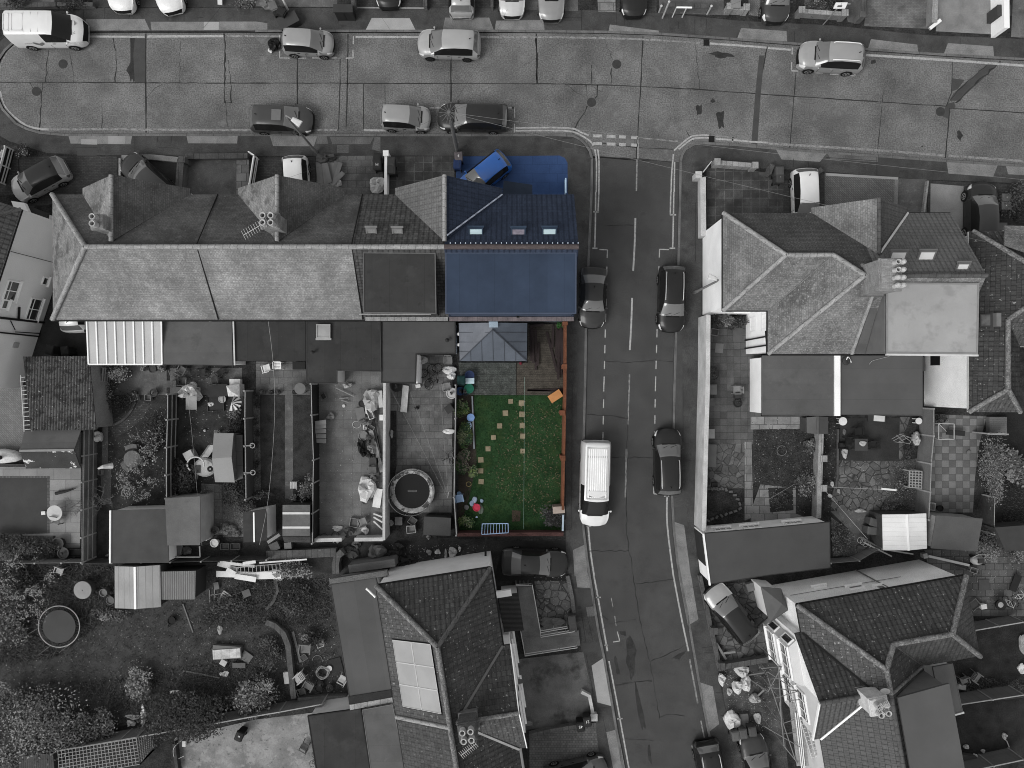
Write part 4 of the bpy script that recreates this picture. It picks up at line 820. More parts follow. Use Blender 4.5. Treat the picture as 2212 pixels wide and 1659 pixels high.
mb=MB().prism([fw(0,.4),fw(bw-.2,.4),fw(bw-.2,-pj+.1),fw(0,-pj+.1)],0,4.98);mb.poly([fw(0,-pj+.1,4.97),fw(bw-.2,-pj+.1,4.97),fw(0,-pj+.1,bz-.14)]);mb.build('gable_wall',m_dash,hc)
mb=MB().prism([fw(-bw+.2,.4),fw(0,.4),fw(0,-pj+.1),fw(-bw+.2,-pj+.1)],0,4.98);mb.poly([fw(-bw+.2,-pj+.1,4.97),fw(0,-pj+.1,4.97),fw(0,-pj+.1,bz-.14)]);mb.build('gable_wall',m_cream,hd)
for hh,uc in((hc,1.35),):
 MB().prism([fw(uc-1.45,-pj+.1),fw(uc-1.1,-pj-.45),fw(uc+1.1,-pj-.45),fw(uc+1.45,-pj+.1)],0,4.8).build('bay',m_cream,hh)
 for zz in(1.55,3.95):
  a_,b_=fw(uc+1.1,-pj-.45),fw(uc-1.1,-pj-.45);wallwin(hh,(a_.x,a_.y),(b_.x,b_.y),1.1,zz,2.1,1.35,2,pane=M('curtained_glass',.12,var=.4,ns=3,fine=0,rough=.08,bump=0))
  a_,b_=fw(uc+1.45,-pj+.1),fw(uc+1.1,-pj-.45);wallwin(hh,(a_.x,a_.y),(b_.x,b_.y),.33,zz,.5,1.35,0,sill=False)
for zz in(1.6,4.0):a_,b_=fw(-.5,-pj+.1),fw(-2.7,-pj+.1);wallwin(hd,(a_.x,a_.y),(b_.x,b_.y),1.1,zz,1.9,1.3,2)
def onw(fn,px,py,v0):return None
for u_,z_,w_,ht in((4.4,3.4,.95,.5),(5.6,4.3,.55,.8),(2.6,2.2,.9,.15)):
 a_,b_=f12(UE,.15),f12(0,.15);wallwin(hc,(a_.x,a_.y),(b_.x,b_.y),UE-u_,z_,w_,ht,0)
mb=MB();mb.tube([f12(5.9,.06,.3),f12(5.9,.06,4.8)],.05,6);mb.tube([f12(.4,.08,2.9),f12(7.5,.08,3.0)],.02,5);mb.build('downpipe',m_lead,hc)
chimney(hd,rd,20.66,-18.15,R(9.85),1.0,.95,6.3,8.65,[(-.2,.22),(.22,.26),(-.18,-.24),(.24,-.2)],mat=M('white_stack',.5,var=.2,ns=2,fine=.15),potr=.16,caps=(1,))
aerial(hd,P(1894,1533,9.3),P(1920,1519,9.3),9,.2)
p=P(1911,1493,8.4);MB().lathe((p.x,p.y,8.3),[(.0,0),(.2,.03),(.28,.12),(.3,.14),(.2,.06),(0,.04)],16,sx=1,sy=.6,rz=.5).build('satellite_dish',G(.3),hc)
a_,b_,c_,d_=P(1644,1268,2.7),P(1688,1272,2.7),P(1703,1318,2.7),P(1662,1346,2.7);t_=P(1690,1305,3.3)
mb=MB()
for x_,y_ in((a_,b_),(b_,c_),(c_,d_),(d_,a_)):mb.slab([x_,y_,t_],.1)
mb.build('porch_roof',m_fmid,hc);MB().prism(inset([a_,b_,c_,d_],.15),.05,2.6).build('porch_wall',m_cream,hc)
flat(hd,[(2015,1441),(2058,1433),(2080,1537),(2036,1549)],2.9,M('light_grey_felt',.13,var=.1,ns=.5,fine=.06,bump=0),m_cream,edge=G(.14),ew=.04,eh=.02);MB().bar(P(2036,1550,2.85),P(2081,1538,2.85),.1,.2).build('fascia',m_upvc,hd)
flat(hd,[(2036,1552),(2060,1552),(2078,1700),(2062,1700)],2.8,m_fmid,m_cream)
g13=house('garage','long flat roofed garage with white window wall beside the tall garden wall','garage',(16,-11))
flat(g13,[(1518,1152),(1659,1140),(1793,1127),(1794,1227),(1660,1243),(1532,1263)],2.75,M('garage_felt',.058,var=.12,ns=.4,fine=.08,fs=30,bump=.05),None,edge=G(.03),ew=.04,eh=.015)
q=inset(PP([(1518,1152),(1659,1140),(1793,1127),(1794,1227),(1660,1243),(1532,1263)],2.75),.1);MB().prism(q,.05,2.65).build('wall',m_white,g13)
p0,p1=P(1793,1128,2.75),P(1520,1153,2.75)
for s_ in(4.5,6.4,1.5):wallwin(g13,(p0.x,p0.y-.1),(p1.x,p1.y-.1),{4.5:4.75,6.4:6.6,1.5:1.95}[s_],1.75,1.15,.75,2)
MB().bar(P(1519,1152,2.72),P(1533,1264,2.72),.1,.18).build('fascia',m_upvc,g13)
p0,p1=P(1518,1152,2.75),P(1532,1263,2.75);p0,p1=p0.lerp(p1,.06)+V(.09,0,-1.6),p0.lerp(p1,.68)+V(.09,0,-1.6);MB().bar(p0,p1,.08,2.0).build('garage_door',G(.03),g13)
def paint(name,v,rough=.28,metal=.0,coat=.6):
 sp=.5
 if isinstance(v,float)and v<.1:coat,v,sp=.1,v*.8,.22
 return M(name,v,var=.06,ns=.8,fine=.03,fs=40,rough=rough,metal=metal,coat=coat,bump=0,spec=sp)
m_tyre=M('tyre_rubber',.012,var=.1,fine=.1,rough=.8,bump=0);m_rim=M('alloy_rim',.35,var=.1,fine=0,rough=.35,metal=.6,bump=0);m_rimd=M('dark_rim',.03,fine=0,rough=.4,bump=0)
m_lamp=M('lamp_lens',.6,var=.2,ns=8,fine=0,rough=.08,spec=.7,bump=0);m_tail=M('tail_lens',.07,var=.2,ns=8,fine=0,rough=.1,spec=.6,bump=0)
m_plate=M('number_plate',.65,var=.05,fine=0,rough=.4,bump=0);m_trim=M('black_trim',.012,var=.1,fine=0,rough=.5,bump=0)
def lerp_prof(pr,x):
 for(a,b),(c,d)in zip(pr,pr[1:]):
  if x<=c:
   t=(x-a)/max(1e-6,c-a);return b+(d-b)*max(0,min(1,t))
 return pr[-1][1]
KIND={'hatch':dict(top=[(-.5,.5),(-.497,.72),(-.475,.95),(-.46,1.02),(-.385,1.4),(-.3,1.475),(-.1,1.5),(.02,1.46),(.085,1.4),(.27,1.0),(.36,.93),(.43,.83),(.475,.68),(.495,.5),(.5,.4)],st=.07,sb=.275,rt=-.39,rb=-.462,belt=.93,wr=.7),'city':dict(top=[(-.5,.5),(-.497,.78),(-.48,1.0),(-.47,1.05),(-.42,1.43),(-.34,1.5),(-.1,1.52),(.02,1.48),(.09,1.41),(.3,1.0),(.38,.92),(.44,.82),(.48,.66),(.496,.5),(.5,.4)],st=.075,sb=.305,rt=-.425,rb=-.472,belt=.93,wr=.72),'saloon':dict(top=[(-.5,.5),(-.497,.75),(-.47,.97),(-.37,1.03),(-.345,1.06),(-.2,1.38),(-.1,1.44),(.0,1.44),(.06,1.4),(.21,1.0),(.32,.93),(.42,.82),(.475,.66),(.495,.48),(.5,.38)],st=.045,sb=.215,rt=-.2,rb=-.345,belt=.92,wr=.66),'suv':dict(top=[(-.5,.6),(-.497,.9),(-.475,1.08),(-.465,1.13),(-.40,1.52),(-.32,1.62),(-.1,1.66),(.02,1.61),(.09,1.54),(.25,1.13),(.36,1.06),(.43,.98),(.48,.8),(.496,.6),(.5,.45)],st=.075,sb=.255,rt=-.405,rb=-.467,belt=1.05,wr=.7),'estate':dict(top=[(-.5,.5),(-.497,.8),(-.48,1.0),(-.472,1.04),(-.41,1.36),(-.33,1.46),(-.1,1.5),(.02,1.47),(.08,1.4),(.24,1.0),(.34,.93),(.43,.83),(.48,.66),(.496,.48),(.5,.38)],st=.065,sb=.245,rt=-.415,rb=-.474,belt=.93,wr=.68),'van':dict(top=[(-.5,.6),(-.498,1.1),(-.49,1.6),(-.482,1.9),(-.46,1.99),(-.2,2.0),(.1,1.99),(.165,1.93),(.335,1.22),(.42,1.08),(.47,.9),(.494,.62),(.5,.45)],st=.16,sb=.34,rt=-.483,rb=-.496,belt=1.15,wr=.8),}
def make_car(kind,L=4.2,W=1.76,body=.05,roof=None,hood=None,rail=None,sun=False,rim=None,ribs=0,glass=None,z=0,bright=False,extra=None,mirror=None):
 K=KIND[kind];root_parts=[]
 mbody=body if not isinstance(body,(int,float,tuple))else paint('car_paint_%s'%(body,),body)
 mroof=mbody if roof is None else paint('car_paint_%s'%(roof,),roof);mhood=mbody if hood is None else paint('car_paint_%s'%(hood,),hood)
 glass=glass or(SIDEGLASS if kind=='van' else CARGLASS)
 plan=[(-.5,.74),(-.49,.86),(-.46,.945),(-.38,.985),(-.2,1),(.2,1),(.36,.97),(.43,.9),(.47,.79),(.49,.67),(.5,.58)]
 if kind=='van':plan=[(-.5,.93),(-.49,.97),(-.45,1),(.25,1),(.38,.97),(.44,.89),(.48,.76),(.5,.62)]
 xs=sorted(set([p[0]for p in K['top']]+[K['st'],K['sb'],K['rt'],K['rb'],-.44,-.42,-.26,-.2,0.0,.13,.18,.22,.3,.34,.4,.45,.46]))
 rows=[]
 for x in xs:
  w_=W/2*lerp_prof(plan,x);zt=lerp_prof(K['top'],x)
  cab=K['rb']<x<K['sb']
  if cab:
   hgt=zt-K['belt'];full=K['top'][6][1]-K['belt'];t=max(0,min(1,hgt/full));wr=w_*(.9+(K['wr']-.9)*t)
  else:wr=w_*.86
  zb=min(K['belt'],zt-.05);zs=min(.24,zt-.2)
  zm=min(.62,zb-.08)
  bow=0
  if x>K['st']-.01:bow=.14*W/1.76
  elif x<K['rt']+.01:bow=-.07
  pts=[(w_*.95,zs),(w_,min(.4,zm-.02)),(w_,zm),(w_*.975,zb)]
  crown=.035 if cab else .045
  pts+=[(w_*.975+(wr-w_*.975)*.5+.012,zb+(zt-.06-zb)*.52),(wr,zt-.055),(wr*.9,zt-.012),(wr*.5,zt+crown*.7),(0,zt+crown)]
  if zt<.75:pts=[(a,min(b,zt+crown*(1-(a/w_)**2)))for a,b in pts]
  row=[(x*L+bow*(1-(a/max(.01,w_))**2)*(1 if abs(x)<.49 else .6),a,b)for a,b in pts]
  rows.append(row)
 parts={}
 def add(key,quad):
  parts.setdefault(key,MB()).poly(quad)
 NJ=9
 for sgn in(1,-1):
  for i in range(len(xs)-1):
   xm=(xs[i]+xs[i+1])/2
   for j in range(NJ-1):
    q=[rows[i][j],rows[i+1][j],rows[i+1][j+1],rows[i][j+1]]
    q=[(a,b*sgn,c)for a,b,c in q]
    if sgn>0:q=q[::-1]
    key='body'
    if K['st']<=xm<=K['sb']:
     if j>=5:key='windscreen'
     elif j in(3,4)and xm<K['sb']-.055:key='side_window'+('L' if sgn>0 else 'R')
    elif K['rb']<=xm<=K['rt']:
     if kind=='van':key='body'
     elif j>=5:key='rear_window'
    elif K['rt']<xm<K['st']:
     if j>=5:key='roof'
     elif j in(3,4)and(kind!='van' or xm>.02)and xm<K['st']+.01 and xm>K['rt']+.04:key='side_window'+('L' if sgn>0 else 'R')
    elif xm>K['sb']:
     if j>=3 and xm<.47:key='bonnet'
     if j in(2,3)and .4<xm<.475:key='headlight'+('L' if sgn>0 else 'R')
     if xm>.475 and j>=4:key='grille'
    elif xm<K['rb']:
     if j in(2,3)and xm>-.5:key='taillight'+('L' if sgn>0 else 'R')
    add(key,q)
 mats=dict(body=mbody,windscreen=glass,rear_window=glass,side_windowL=SIDEGLASS,side_windowR=SIDEGLASS,roof=mroof,bonnet=mhood,headlightL=m_lamp,headlightR=m_lamp,taillightL=m_tail,taillightR=m_tail,grille=m_trim)
 parts['body'].poly([(rows[0][j][0],rows[0][j][1],rows[0][j][2])for j in range(NJ)]+[(rows[0][j][0],-rows[0][j][1],rows[0][j][2])for j in range(NJ-2,-1,-1)])
 parts['body'].poly(([(rows[-1][j][0],rows[-1][j][1],rows[-1][j][2])for j in range(NJ)]+[(rows[-1][j][0],-rows[-1][j][1],rows[-1][j][2])for j in range(NJ-2,-1,-1)])[::-1])
 parts['body'].box((0,0,.24),(L*.86,W*.8,.1))
 root=bpy.data.objects.new('car',None);COL.objects.link(root);ORG[root.name]=Vector((0,0,0))
 for k,mb in parts.items():
  nm={'headlightL':'headlight','headlightR':'headlight','taillightL':'tail_light','taillightR':'tail_light','side_windowL':'side_window','side_windowR':'side_window'}.get(k,k)
  o=mb.build(nm,mats[k],root,smooth=True,local=True)
  import bmesh
  bm=bmesh.new();bm.from_mesh(o.data);bmesh.ops.remove_doubles(bm,verts=bm.verts,dist=.0005);bm.to_mesh(o.data);bm.free()
 def surf(x,yf,dz=.012):
  return None
 rr=.31 if kind!='van' else .34
 if kind=='suv':rr=.35
 fx,rx=(.31*L,-.29*L)
 for x in(fx,rx):
  for s_ in(1,-1):
   y=s_*(W/2-.085)
   def disc(r0,r1,y0,y1,n=18):
    mb=MB();rws=[]
    for(r_,yy)in((r0*.6,y0),(r0,y0),(r1,y1),(r1*.6,y1)):
     rws.append([(x+r_*math.cos(math.tau*k/n),yy,rr+r_*math.sin(math.tau*k/n))for k in range(n)])
    mb.grid(rws,0,True);mb.poly(rws[0]);mb.poly(rws[-1][::-1]);return mb
   wh=disc(rr,rr,y-s_*.1,y+s_*.1).build('wheel',m_tyre,root,local=True)
   rm=disc(rr*.68,rr*.66,y,y+s_*.106,12).build('rim',rim or m_rim,wh,local=True)
   sp=MB()
   for k in range(5):a=math.tau*k/5;sp.box((x+math.cos(a)*rr*.36,y+s_*.108,rr+math.sin(a)*rr*.36),(.1,.012,.1),0,0,0,-a)
   sp.build('rim_slots',m_trim,wh,local=True)
   ar=MB();n=12;rw=[[],[]]
   for k in range(n+1):
    a=math.pi*k/n
    for q_,r_ in((0,rr*1.0),(1,rr*1.16)):rw[q_].append((x+r_*math.cos(a),s_*(W/2+.006-.02*0),rr+r_*math.sin(a)))
   ar.grid(rw);ar.build('wheel_arch',m_trim,root,local=True)
 for s_ in(1,-1):
  mb=MB();mb.blob((K['sb']*L-.16,s_*(W/2+.05),K['belt']+.0),(.15,.15,.12),1,.05,8);mb.bar((K['sb']*L-.16,s_*(W/2-.06),K['belt']+.05),(K['sb']*L-.16,s_*(W/2+.05),K['belt']+.07),.05)
  mb.build('wing_mirror',mirror or mbody,root,smooth=True,local=True)
  mb=MB()
  for xx in((.0,-.17)if kind!='van' else(.1,)):mb.box((xx*L,s_*(W/2*.995+.008),K['belt']-.16),(.17,.03,.03))
  mb.build('door_handles',m_trim if kind!='suv' else mbody,root,local=True)
  mb=MB()
  for xx in((K['st']+.11,-.04,-.25)if kind!='van' else(.03,.24)):
   mb.box((xx*L,s_*(W/2+.001),.55),(.015,.012,.5))
  mb.build('door_seams',m_trim,root,local=True)
  if rail is not None:
   x0_,x1_=(K['rt']+.03)*L,(K['st']-.03)*L;zz=K['top'][6][1]
   mb=MB().tube([(x0_,s_*K['wr']*W/2*.86,zz-.07),(x0_+.12,s_*K['wr']*W/2*.9,zz+.03),((x0_+x1_)/2,s_*K['wr']*W/2*.92,zz+.06),(x1_-.12,s_*K['wr']*W/2*.92,zz+.01),(x1_,s_*K['wr']*W/2*.9,zz-.06)],.03,6)
   mb.build('roof_rail',rail,root,smooth=True,local=True)
 MB().box((L/2+.02,0,.45),(.03,.5,.11)).build('number_plate',m_plate,root,local=True);MB().box((-L/2-.01,0,.7),(.03,.5,.11)).build('number_plate',m_plate,root,local=True)
 zc=lerp_prof(K['top'],K['sb']);mb=MB()
 mb.box((K['sb']*L+.12,0,zc+.045),(.09,W*.5,.02));mb.bar((K['sb']*L+.06,-.1,zc+.06),(K['sb']*L-.14,.42,zc+.17),.025);mb.bar((K['sb']*L+.04,-.55,zc+.03),(K['sb']*L-.1,-.1,zc+.18),.025)
 mb.build('wipers',m_trim,root,local=True)
 if kind not in('van',):
  xa=(K['rt']+.06)*L;MB().bar((xa,0,lerp_prof(K['top'],K['rt']+.06)+.02),(xa-.1,0,lerp_prof(K['top'],K['rt']+.06)+.14),.05,.03).build('roof_aerial',m_trim,root,local=True)
 if sun:
  MB().box((-.02*L,0,K['top'][6][1]+.03),(.62,.72,.02)).build('sunroof',CARGLASS,root,local=True)
 if ribs:
  zz=2.03
  for k in range(ribs):MB().box((-.14*L,-.55+1.1*k/(ribs-1),zz),(L*.56,.055,.03)).build('roof_rib',G(.8),root,local=True)
  mb=MB()
  for yy in(-.68,.68):mb.box((-.14*L,yy,zz),(L*.6,.04,.03))
  for xx in(-.43,-.335,-.325,.155):mb.box((xx*L,0,zz),(.05,1.36,.028))
  mb.build('roof_frame',G(.42),root,local=True)
  MB().box((.125*L,0,2.02),(.06,1.0,.05)).build('roof_recess',G(.2),root,local=True)
  q=MB();q.prism([(.06*L+.42*math.cos(a),.62*math.sin(a))for a in[R(-90+18*i)for i in range(11)]],1.98,2.06);o=q.build('cab_pod',mbody,root,local=True)
 if extra:extra(root,L,W,K)
 return root
CARN={}
def car(px,py,deg,kind,label,name='parked_car',cat='car',group='cars parked along the streets and drives',z=0,**k):
 r_=make_car(kind,**k);p=P(px,py,.75+z);r_.name=name;r_.location=(p.x,p.y,z);r_.rotation_euler=(0,0,R(deg));tag(r_,label,cat,group);return r_
silver=.24;white=.62
def sprinter(root,L,W,K):
 pass
def decals(root,L,W,K):
 md=M('decal_grey',.16,var=.1,fine=0,rough=.5,bump=0)
 def chev(m4,s_):
  mb=MB()
  for a in((0,-.34,.16,-.2),(0,.34,.16,.2)):pass
  for tri in([(-.26,.2),(.0,.02),(.0,-.22),(-.26,-.02)],[(.26,.2),(.0,.02),(.0,-.22),(.26,-.02)]):
   mb.poly([m4@Vector((a*s_,b*s_,0))for a,b in tri])
  return mb
 m1=Matrix.Translation((-.11*L,-W/2-.006,.98))@Matrix.Rotation(R(90),4,'X')
 chev(m1,1.25).build('decal',md,root,local=True)
 m2=Matrix.Translation((.395*L,.3,1.185))@Matrix.Rotation(R(90),4,'Z')@Matrix.Rotation(R(-18),4,'X')
 mb=chev(m2,.75)
 for i in range(4):mb.box((.4*L,-.35+i*.1+.0,1.19-.0),(.12,.05,.012),0,0,0,R(17))
 mb.build('decal',md,root,local=True)
 mb=MB()
 for i in range(5):mb.box((-.3*L+i*.13,-W/2-.004,1.05),(.09,.01,.06))
 mb.build('lettering',G(.4),root,local=True)
 mb=MB()
 for a,b in((-.47,-.4),(-.36,-.21)):
  q=[(a*L,-.55),(b*L,-.55),(b*L,.55),(a*L,.55)]
  for u_,v_ in zip(q,q[1:]+q[:1]):mb.bar((u_[0],u_[1],2.02),(v_[0],v_[1],2.02),.06,.04)
 for a in(-.2,-.1,0.0):mb.box((a*L,0,2.0),(.03,1.3,.04))
 mb.build('roof_pressing',paint('car_paint_%s'%.6,.6),root,local=True)
car(107,67,0,'van','white delivery van with grey arrow logo parked at the top left','delivery_van','van','vans parked on the streets',L=4.75,W=1.95,body=white,extra=decals)
car(665,91,-3,'city','small silver hatchback in the marked bay by the upper kerb',L=3.35,W=1.6,body=silver)
car(970,94,178.5,'hatch','light grey hatchback with dark wheels by the upper kerb, nose to the left',L=4.15,W=1.8,body=.29,rim=m_rimd)
car(607,257,-2,'hatch','dark grey car with a sunroof by the lower kerb beneath the lamp head',L=4.2,W=1.78,body=.06,sun=True,bright=False)
car(876,254,-3,'city','small silver hatchback by the lower kerb just behind the black car',L=3.25,W=1.6,body=silver)
car(1022,253,179,'estate','long black estate car beneath the telegraph pole',L=4.65,W=1.82,body=.028)
car(640,399,-86,'hatch','white hatchback reversed half under the middle front gable',L=3.9,W=1.72,body=white,roof=.7)
bc=(.012,.1,.38)
car(1046,378,219,'hatch','bright blue hatchback on the blue paved forecourt',L=3.75,W=1.7,body=bc,z=.1)
car(262,-46,-90,'hatch','white car nose out at the top edge, left of the white hatchback',L=4.2,W=1.78,body=white,z=.1)
car(356,-42,-76,'hatch','white car set askew at the top edge, second from the left',L=4.2,W=1.78,body=white,z=.1)
car(839,-54,-90,'saloon','black car at the top edge showing only its plate and bumper',L=4.2,W=1.76,body=.02,z=.1)
car(997,-30,90,'hatch','silver hatchback at the top edge with its wiper side to the street',L=4.0,W=1.74,body=.3,z=.1)
car(1106,-34,-90,'hatch','pale silver car at the top edge with wide white bonnet',L=4.2,W=1.78,body=.42,z=.1)
car(1191,-28,-90,'saloon','mid grey car with white plate facing the street at the top edge',L=4.3,W=1.78,body=.2,z=.1)
car(1370,-35,-90,'saloon','black car facing the street, left of the white railings at the top edge',L=4.2,W=1.78,body=.02,z=.1)
car(1676,-19,-91,'suv','dark grey car beside the walled front garden at the top right',L=4.1,W=1.82,body=.05,z=.1)
car(1795,123,176.5,'suv','silver sport utility car with roof rails by the upper kerb',L=4.3,W=1.82,body=.25,rail=m_upvc)
car(1741,430,-88,'hatch','white car on the driveway of the white gabled-end house',L=4.1,W=1.74,body=.6,roof=.66,z=.1)
car(2120,462,90,'suv','black high roofed car with bright wheels beside the right edge bins',L=4.1,W=1.85,body=.03,roof=.06,z=.1)
car(84,387,208,'hatch','two tone hatchback with black roof and pale pillars at the left',L=3.85,W=1.72,body=.3,roof=.03,hood=.4,z=.1)
car(322,388,139,'estate','dark car slanted under the left front gable',L=4.3,W=1.78,body=.04,roof=.07,z=.1)
car(158,653,92,'hatch','white car parked beside the hipped end wall of the row',L=4.0,W=1.72,body=white,z=.1)
car(1281,642,-92.5,'saloon','dark grey saloon half on the kerb beside the blue house',L=4.05,W=1.78,body=.04,bright=False)
car(1451,645,-91.5,'suv','black sport utility car with silver roof rails beside the white end wall',L=4.4,W=1.8,body=.02,rail=m_wire)
car(1285,1044,-91.5,'van','white high roofed van with ribbed roof on the side road','panel_van','van','vans parked on the streets',L=5.7,W=2.0,body=white,ribs=9)
car(1442.5,998,91,'suv','glossy black car with roof rails facing away beside the tall garden wall',L=4.4,W=1.84,body=.022,rail=m_wire)
car(1155,1216,-2,'saloon','dark saloon on the drive beside the white north wall',L=4.35,W=1.8,body=.03,z=.1)
car(1580,1325,128,'estate','dark car with pale bonnet slanted on crazy paving by the garage',L=4.35,W=1.8,body=.025,hood=.26,z=.1)
car(1537,1672,-80,'suv','black car with roof bars at the foot of the side road',L=4.4,W=1.82,body=.022,rail=m_wire)
car(1638,1658,103,'saloon','dark grey saloon next to the three bins at the bottom edge',L=4.4,W=1.8,body=.05,z=.1)
car(1244,1675,14,'hatch','grey hatchback on block paving at the bottom edge',L=4.3,W=1.78,body=.085,z=.1,bright=True)
m_wood=M('weathered_board',.11,pat=('line',.14,.06,.45,1),var=.25,ns=1.2,fine=.25,fs=20,bump=.3)
m_woodv=M('weathered_upright_board',.11,pat=('line',.14,.06,.45,0),var=.25,ns=1.2,fine=.25,fs=20,bump=.3)
m_woodp=M('pale_timber',.26,var=.2,ns=2,fine=.2,bump=.15)
m_woodd=M('dark_timber',.05,var=.3,ns=2,fine=.25,bump=.2)
m_wallw=M('worn_white_wall',.42,var=.25,ns=.8,fine=.15,fs=14,bump=.15,blots=((1.6,.62,.14,.22,.6),(6,.68,.08,.15,.5)))
m_conc=M('yard_concrete',.1,var=.3,ns=.6,fine=.2,fs=14,bump=.1,blots=((.7,.48,.16,.055,.7),(2.5,.56,.1,.17,.5),(9,.62,.05,.2,.4)))
m_slabs=M('grey_slabs',.115,pat=('brick',.62,.46,.014,.45,.14,.5),var=.3,ns=.6,fine=.18,fs=14,bump=.15,blots=((.8,.48,.14,.06,.65),(3,.57,.1,.17,.5)))
m_slabd=M('dark_mossy_slabs',.06,pat=('brick',.6,.6,.03,1.5,.25,0),var=.35,ns=.8,fine=.2,bump=.15,blots=((1.0,.48,.14,.03,.75),))
m_flag=M('pale_flagstones',.19,pat=('brick',.9,.55,.02,.35,.22,.37),var=.22,ns=.9,fine=.12,bump=.15,blots=((1.1,.53,.12,.085,.6),))
m_crazy=M('crazy_paving',.1,pat=('crazy',2.0,.35),var=.3,ns=.7,fine=.15,bump=.2,blots=((1.0,.49,.14,.04,.6),))
m_herring=M('block_paving',.15,pat=('brick',.22,.11,.01,.5,.18,.5),var=.2,ns=.8,fine=.12,bump=.15,rot=45,blots=((1.2,.6,.14,.09,.5),))
m_blockd=M('dark_block_paving',.05,pat=('brick',.22,.11,.01,.55,.2,.5),var=.3,ns=.8,fine=.15,bump=.15)
m_check=M('checked_slabs',.13,pat=('check',.47,.2),var=.2,ns=.9,fine=.12,bump=.1)
m_lawn=M('grey_lawn',.032,var=.45,ns=1.5,fine=.5,fs=25,rough=1,bump=.6,blots=((1.1,.5,.14,.045,.6),(6,.6,.06,.06,.5)))
m_turf=M('short_turf',.05,var=.14,ns=.6,fine=.22,fs=60,rough=1,bump=.2)
m_gravel=M('gravel',.11,pat=('crazy',16,.3),var=.3,ns=1.5,fine=.4,fs=30,bump=.4)
m_leafd=M('dark_leaf',.028,var=.4,ns=3,fine=.2,rough=.6,bump=0);m_leafm=M('mid_leaf',.075,var=.4,ns=3,fine=.2,rough=.55,bump=0);m_leafl=M('pale_leaf',.2,var=.3,ns=3,fine=.2,rough=.5,bump=0)
m_twig=M('bare_twig',.13,var=.3,ns=3,fine=.2,bump=0);m_bark=M('bark',.05,var=.3,ns=3,fine=.3,bump=.3)
m_tarp=M('pale_sheeting',.5,var=.2,ns=2,fine=.12,fs=8,rough=.45,bump=.3)
m_bag=M('white_sack',.5,var=.12,ns=3,fine=.1,fs=8,rough=.6,bump=.3)
ZG=.104
_zs=[0]
def area_(name,pts,mat,k=1,c=None,r=None):
 if c is not None:pts=D(c,r,*pts)
 _zs[0]+=1;return sheet(name,pts,ZG+.0045*k+.00007*_zs[0],mat)
def inside(x,y,p):
 ok=False;j=len(p)-1
 for i in range(len(p)):
  if(p[i][1]>y)!=(p[j][1]>y)and x<(p[j][0]-p[i][0])*(y-p[i][1])/(p[j][1]-p[i][1])+p[i][0]:ok=not ok
  j=i
 return ok
def scatter(pts_px,n,seed=1,z=0):
 q=PP(pts_px,z);xs=[p.x for p in q];ys=[p.y for p in q];rr=random.Random(seed);out=[];t=0
 while len(out)<n and t<n*30:
  t+=1;x,y=rr.uniform(min(xs),max(xs)),rr.uniform(min(ys),max(ys))
  if inside(x,y,q):out.append((x,y))
 return out,rr
def tufts(name,label_kind,pts_px,n,mats,hgt=.08,wid=.035,seed=1,z=.11,lean=.7):
 pts,rr=scatter(pts_px,n,seed);mb=MB()
 for x,y in pts:
  for k in range(3):
   a=rr.uniform(0,6.28);w_=wid*rr.uniform(.6,1.4);h_=hgt*rr.uniform(.5,1.4);l_=h_*lean*rr.uniform(.4,1.6);b=a+1.57
   bx,by=x+rr.uniform(-.05,.05),y+rr.uniform(-.05,.05)
   mb.poly([(bx-math.cos(b)*w_/2,by-math.sin(b)*w_/2,z),(bx+math.cos(b)*w_/2,by+math.sin(b)*w_/2,z),(bx+math.cos(a)*l_,by+math.sin(a)*l_,z+h_)],rr.randrange(len(mats)))
 o=mb.build(name,mats);o['kind']='stuff';return o
def leafcloud(mb,c,d,n,size,rr,nm,up=.6,clumps=9,hollow=.35):
 c=Vector(c);cl=[]
 for i in range(clumps):
  a=rr.uniform(0,6.28);t=rr.uniform(.25,.85);ph=rr.uniform(-.2,1)
  cl.append((Vector((math.cos(a)*t*d[0]/2,math.sin(a)*t*d[1]/2,ph*(1-t*.7)*d[2]*.5)),rr.uniform(.22,.42),rr.randrange(nm)))
 for i in range(n):
  k,r_,mi=cl[rr.randrange(clumps)]
  v=Vector((rr.gauss(0,1),rr.gauss(0,1),rr.gauss(0,1)));v=v.normalized()*(rr.uniform(hollow,1))*r_
  p=c+k+Vector((v.x*d[0],v.y*d[1],v.z*d[2]*.8))
  if p.z<.14:p.z=.14+rr.uniform(0,.1)
  s_=size*rr.uniform(.6,1.5);a=rr.uniform(0,6.28);n1=Vector((math.cos(a),math.sin(a),rr.uniform(-.5,.5)))*s_;n2=Vector((-math.sin(a),math.cos(a),rr.uniform(-.6,.6)))*s_*.62
  m_=mi if rr.random()<.72 else rr.randrange(nm)
  mb.poly([p-n1,p-n2*.9,p+n1,p+n2*.9],m_)
def litter(pts_px,n,seed,mats=None,s0=.02,s1=.05):
 pts,rr=scatter(pts_px,n,seed);mb=MB()
 for x,y in pts:
  a=rr.uniform(0,6.28);s_=rr.uniform(s0,s1);u=Vector((math.cos(a),math.sin(a),.15))*s_;v=Vector((-math.sin(a),math.cos(a),-.1))*s_*.65;c_=Vector((x,y,.135));mb.poly([c_-u,c_-v,c_+u,c_+v],rr.randrange(3))
 o=mb.build('fallen_leaves',mats or[m_leafl,m_leafm,m_woodp]);o['kind']='stuff';return o
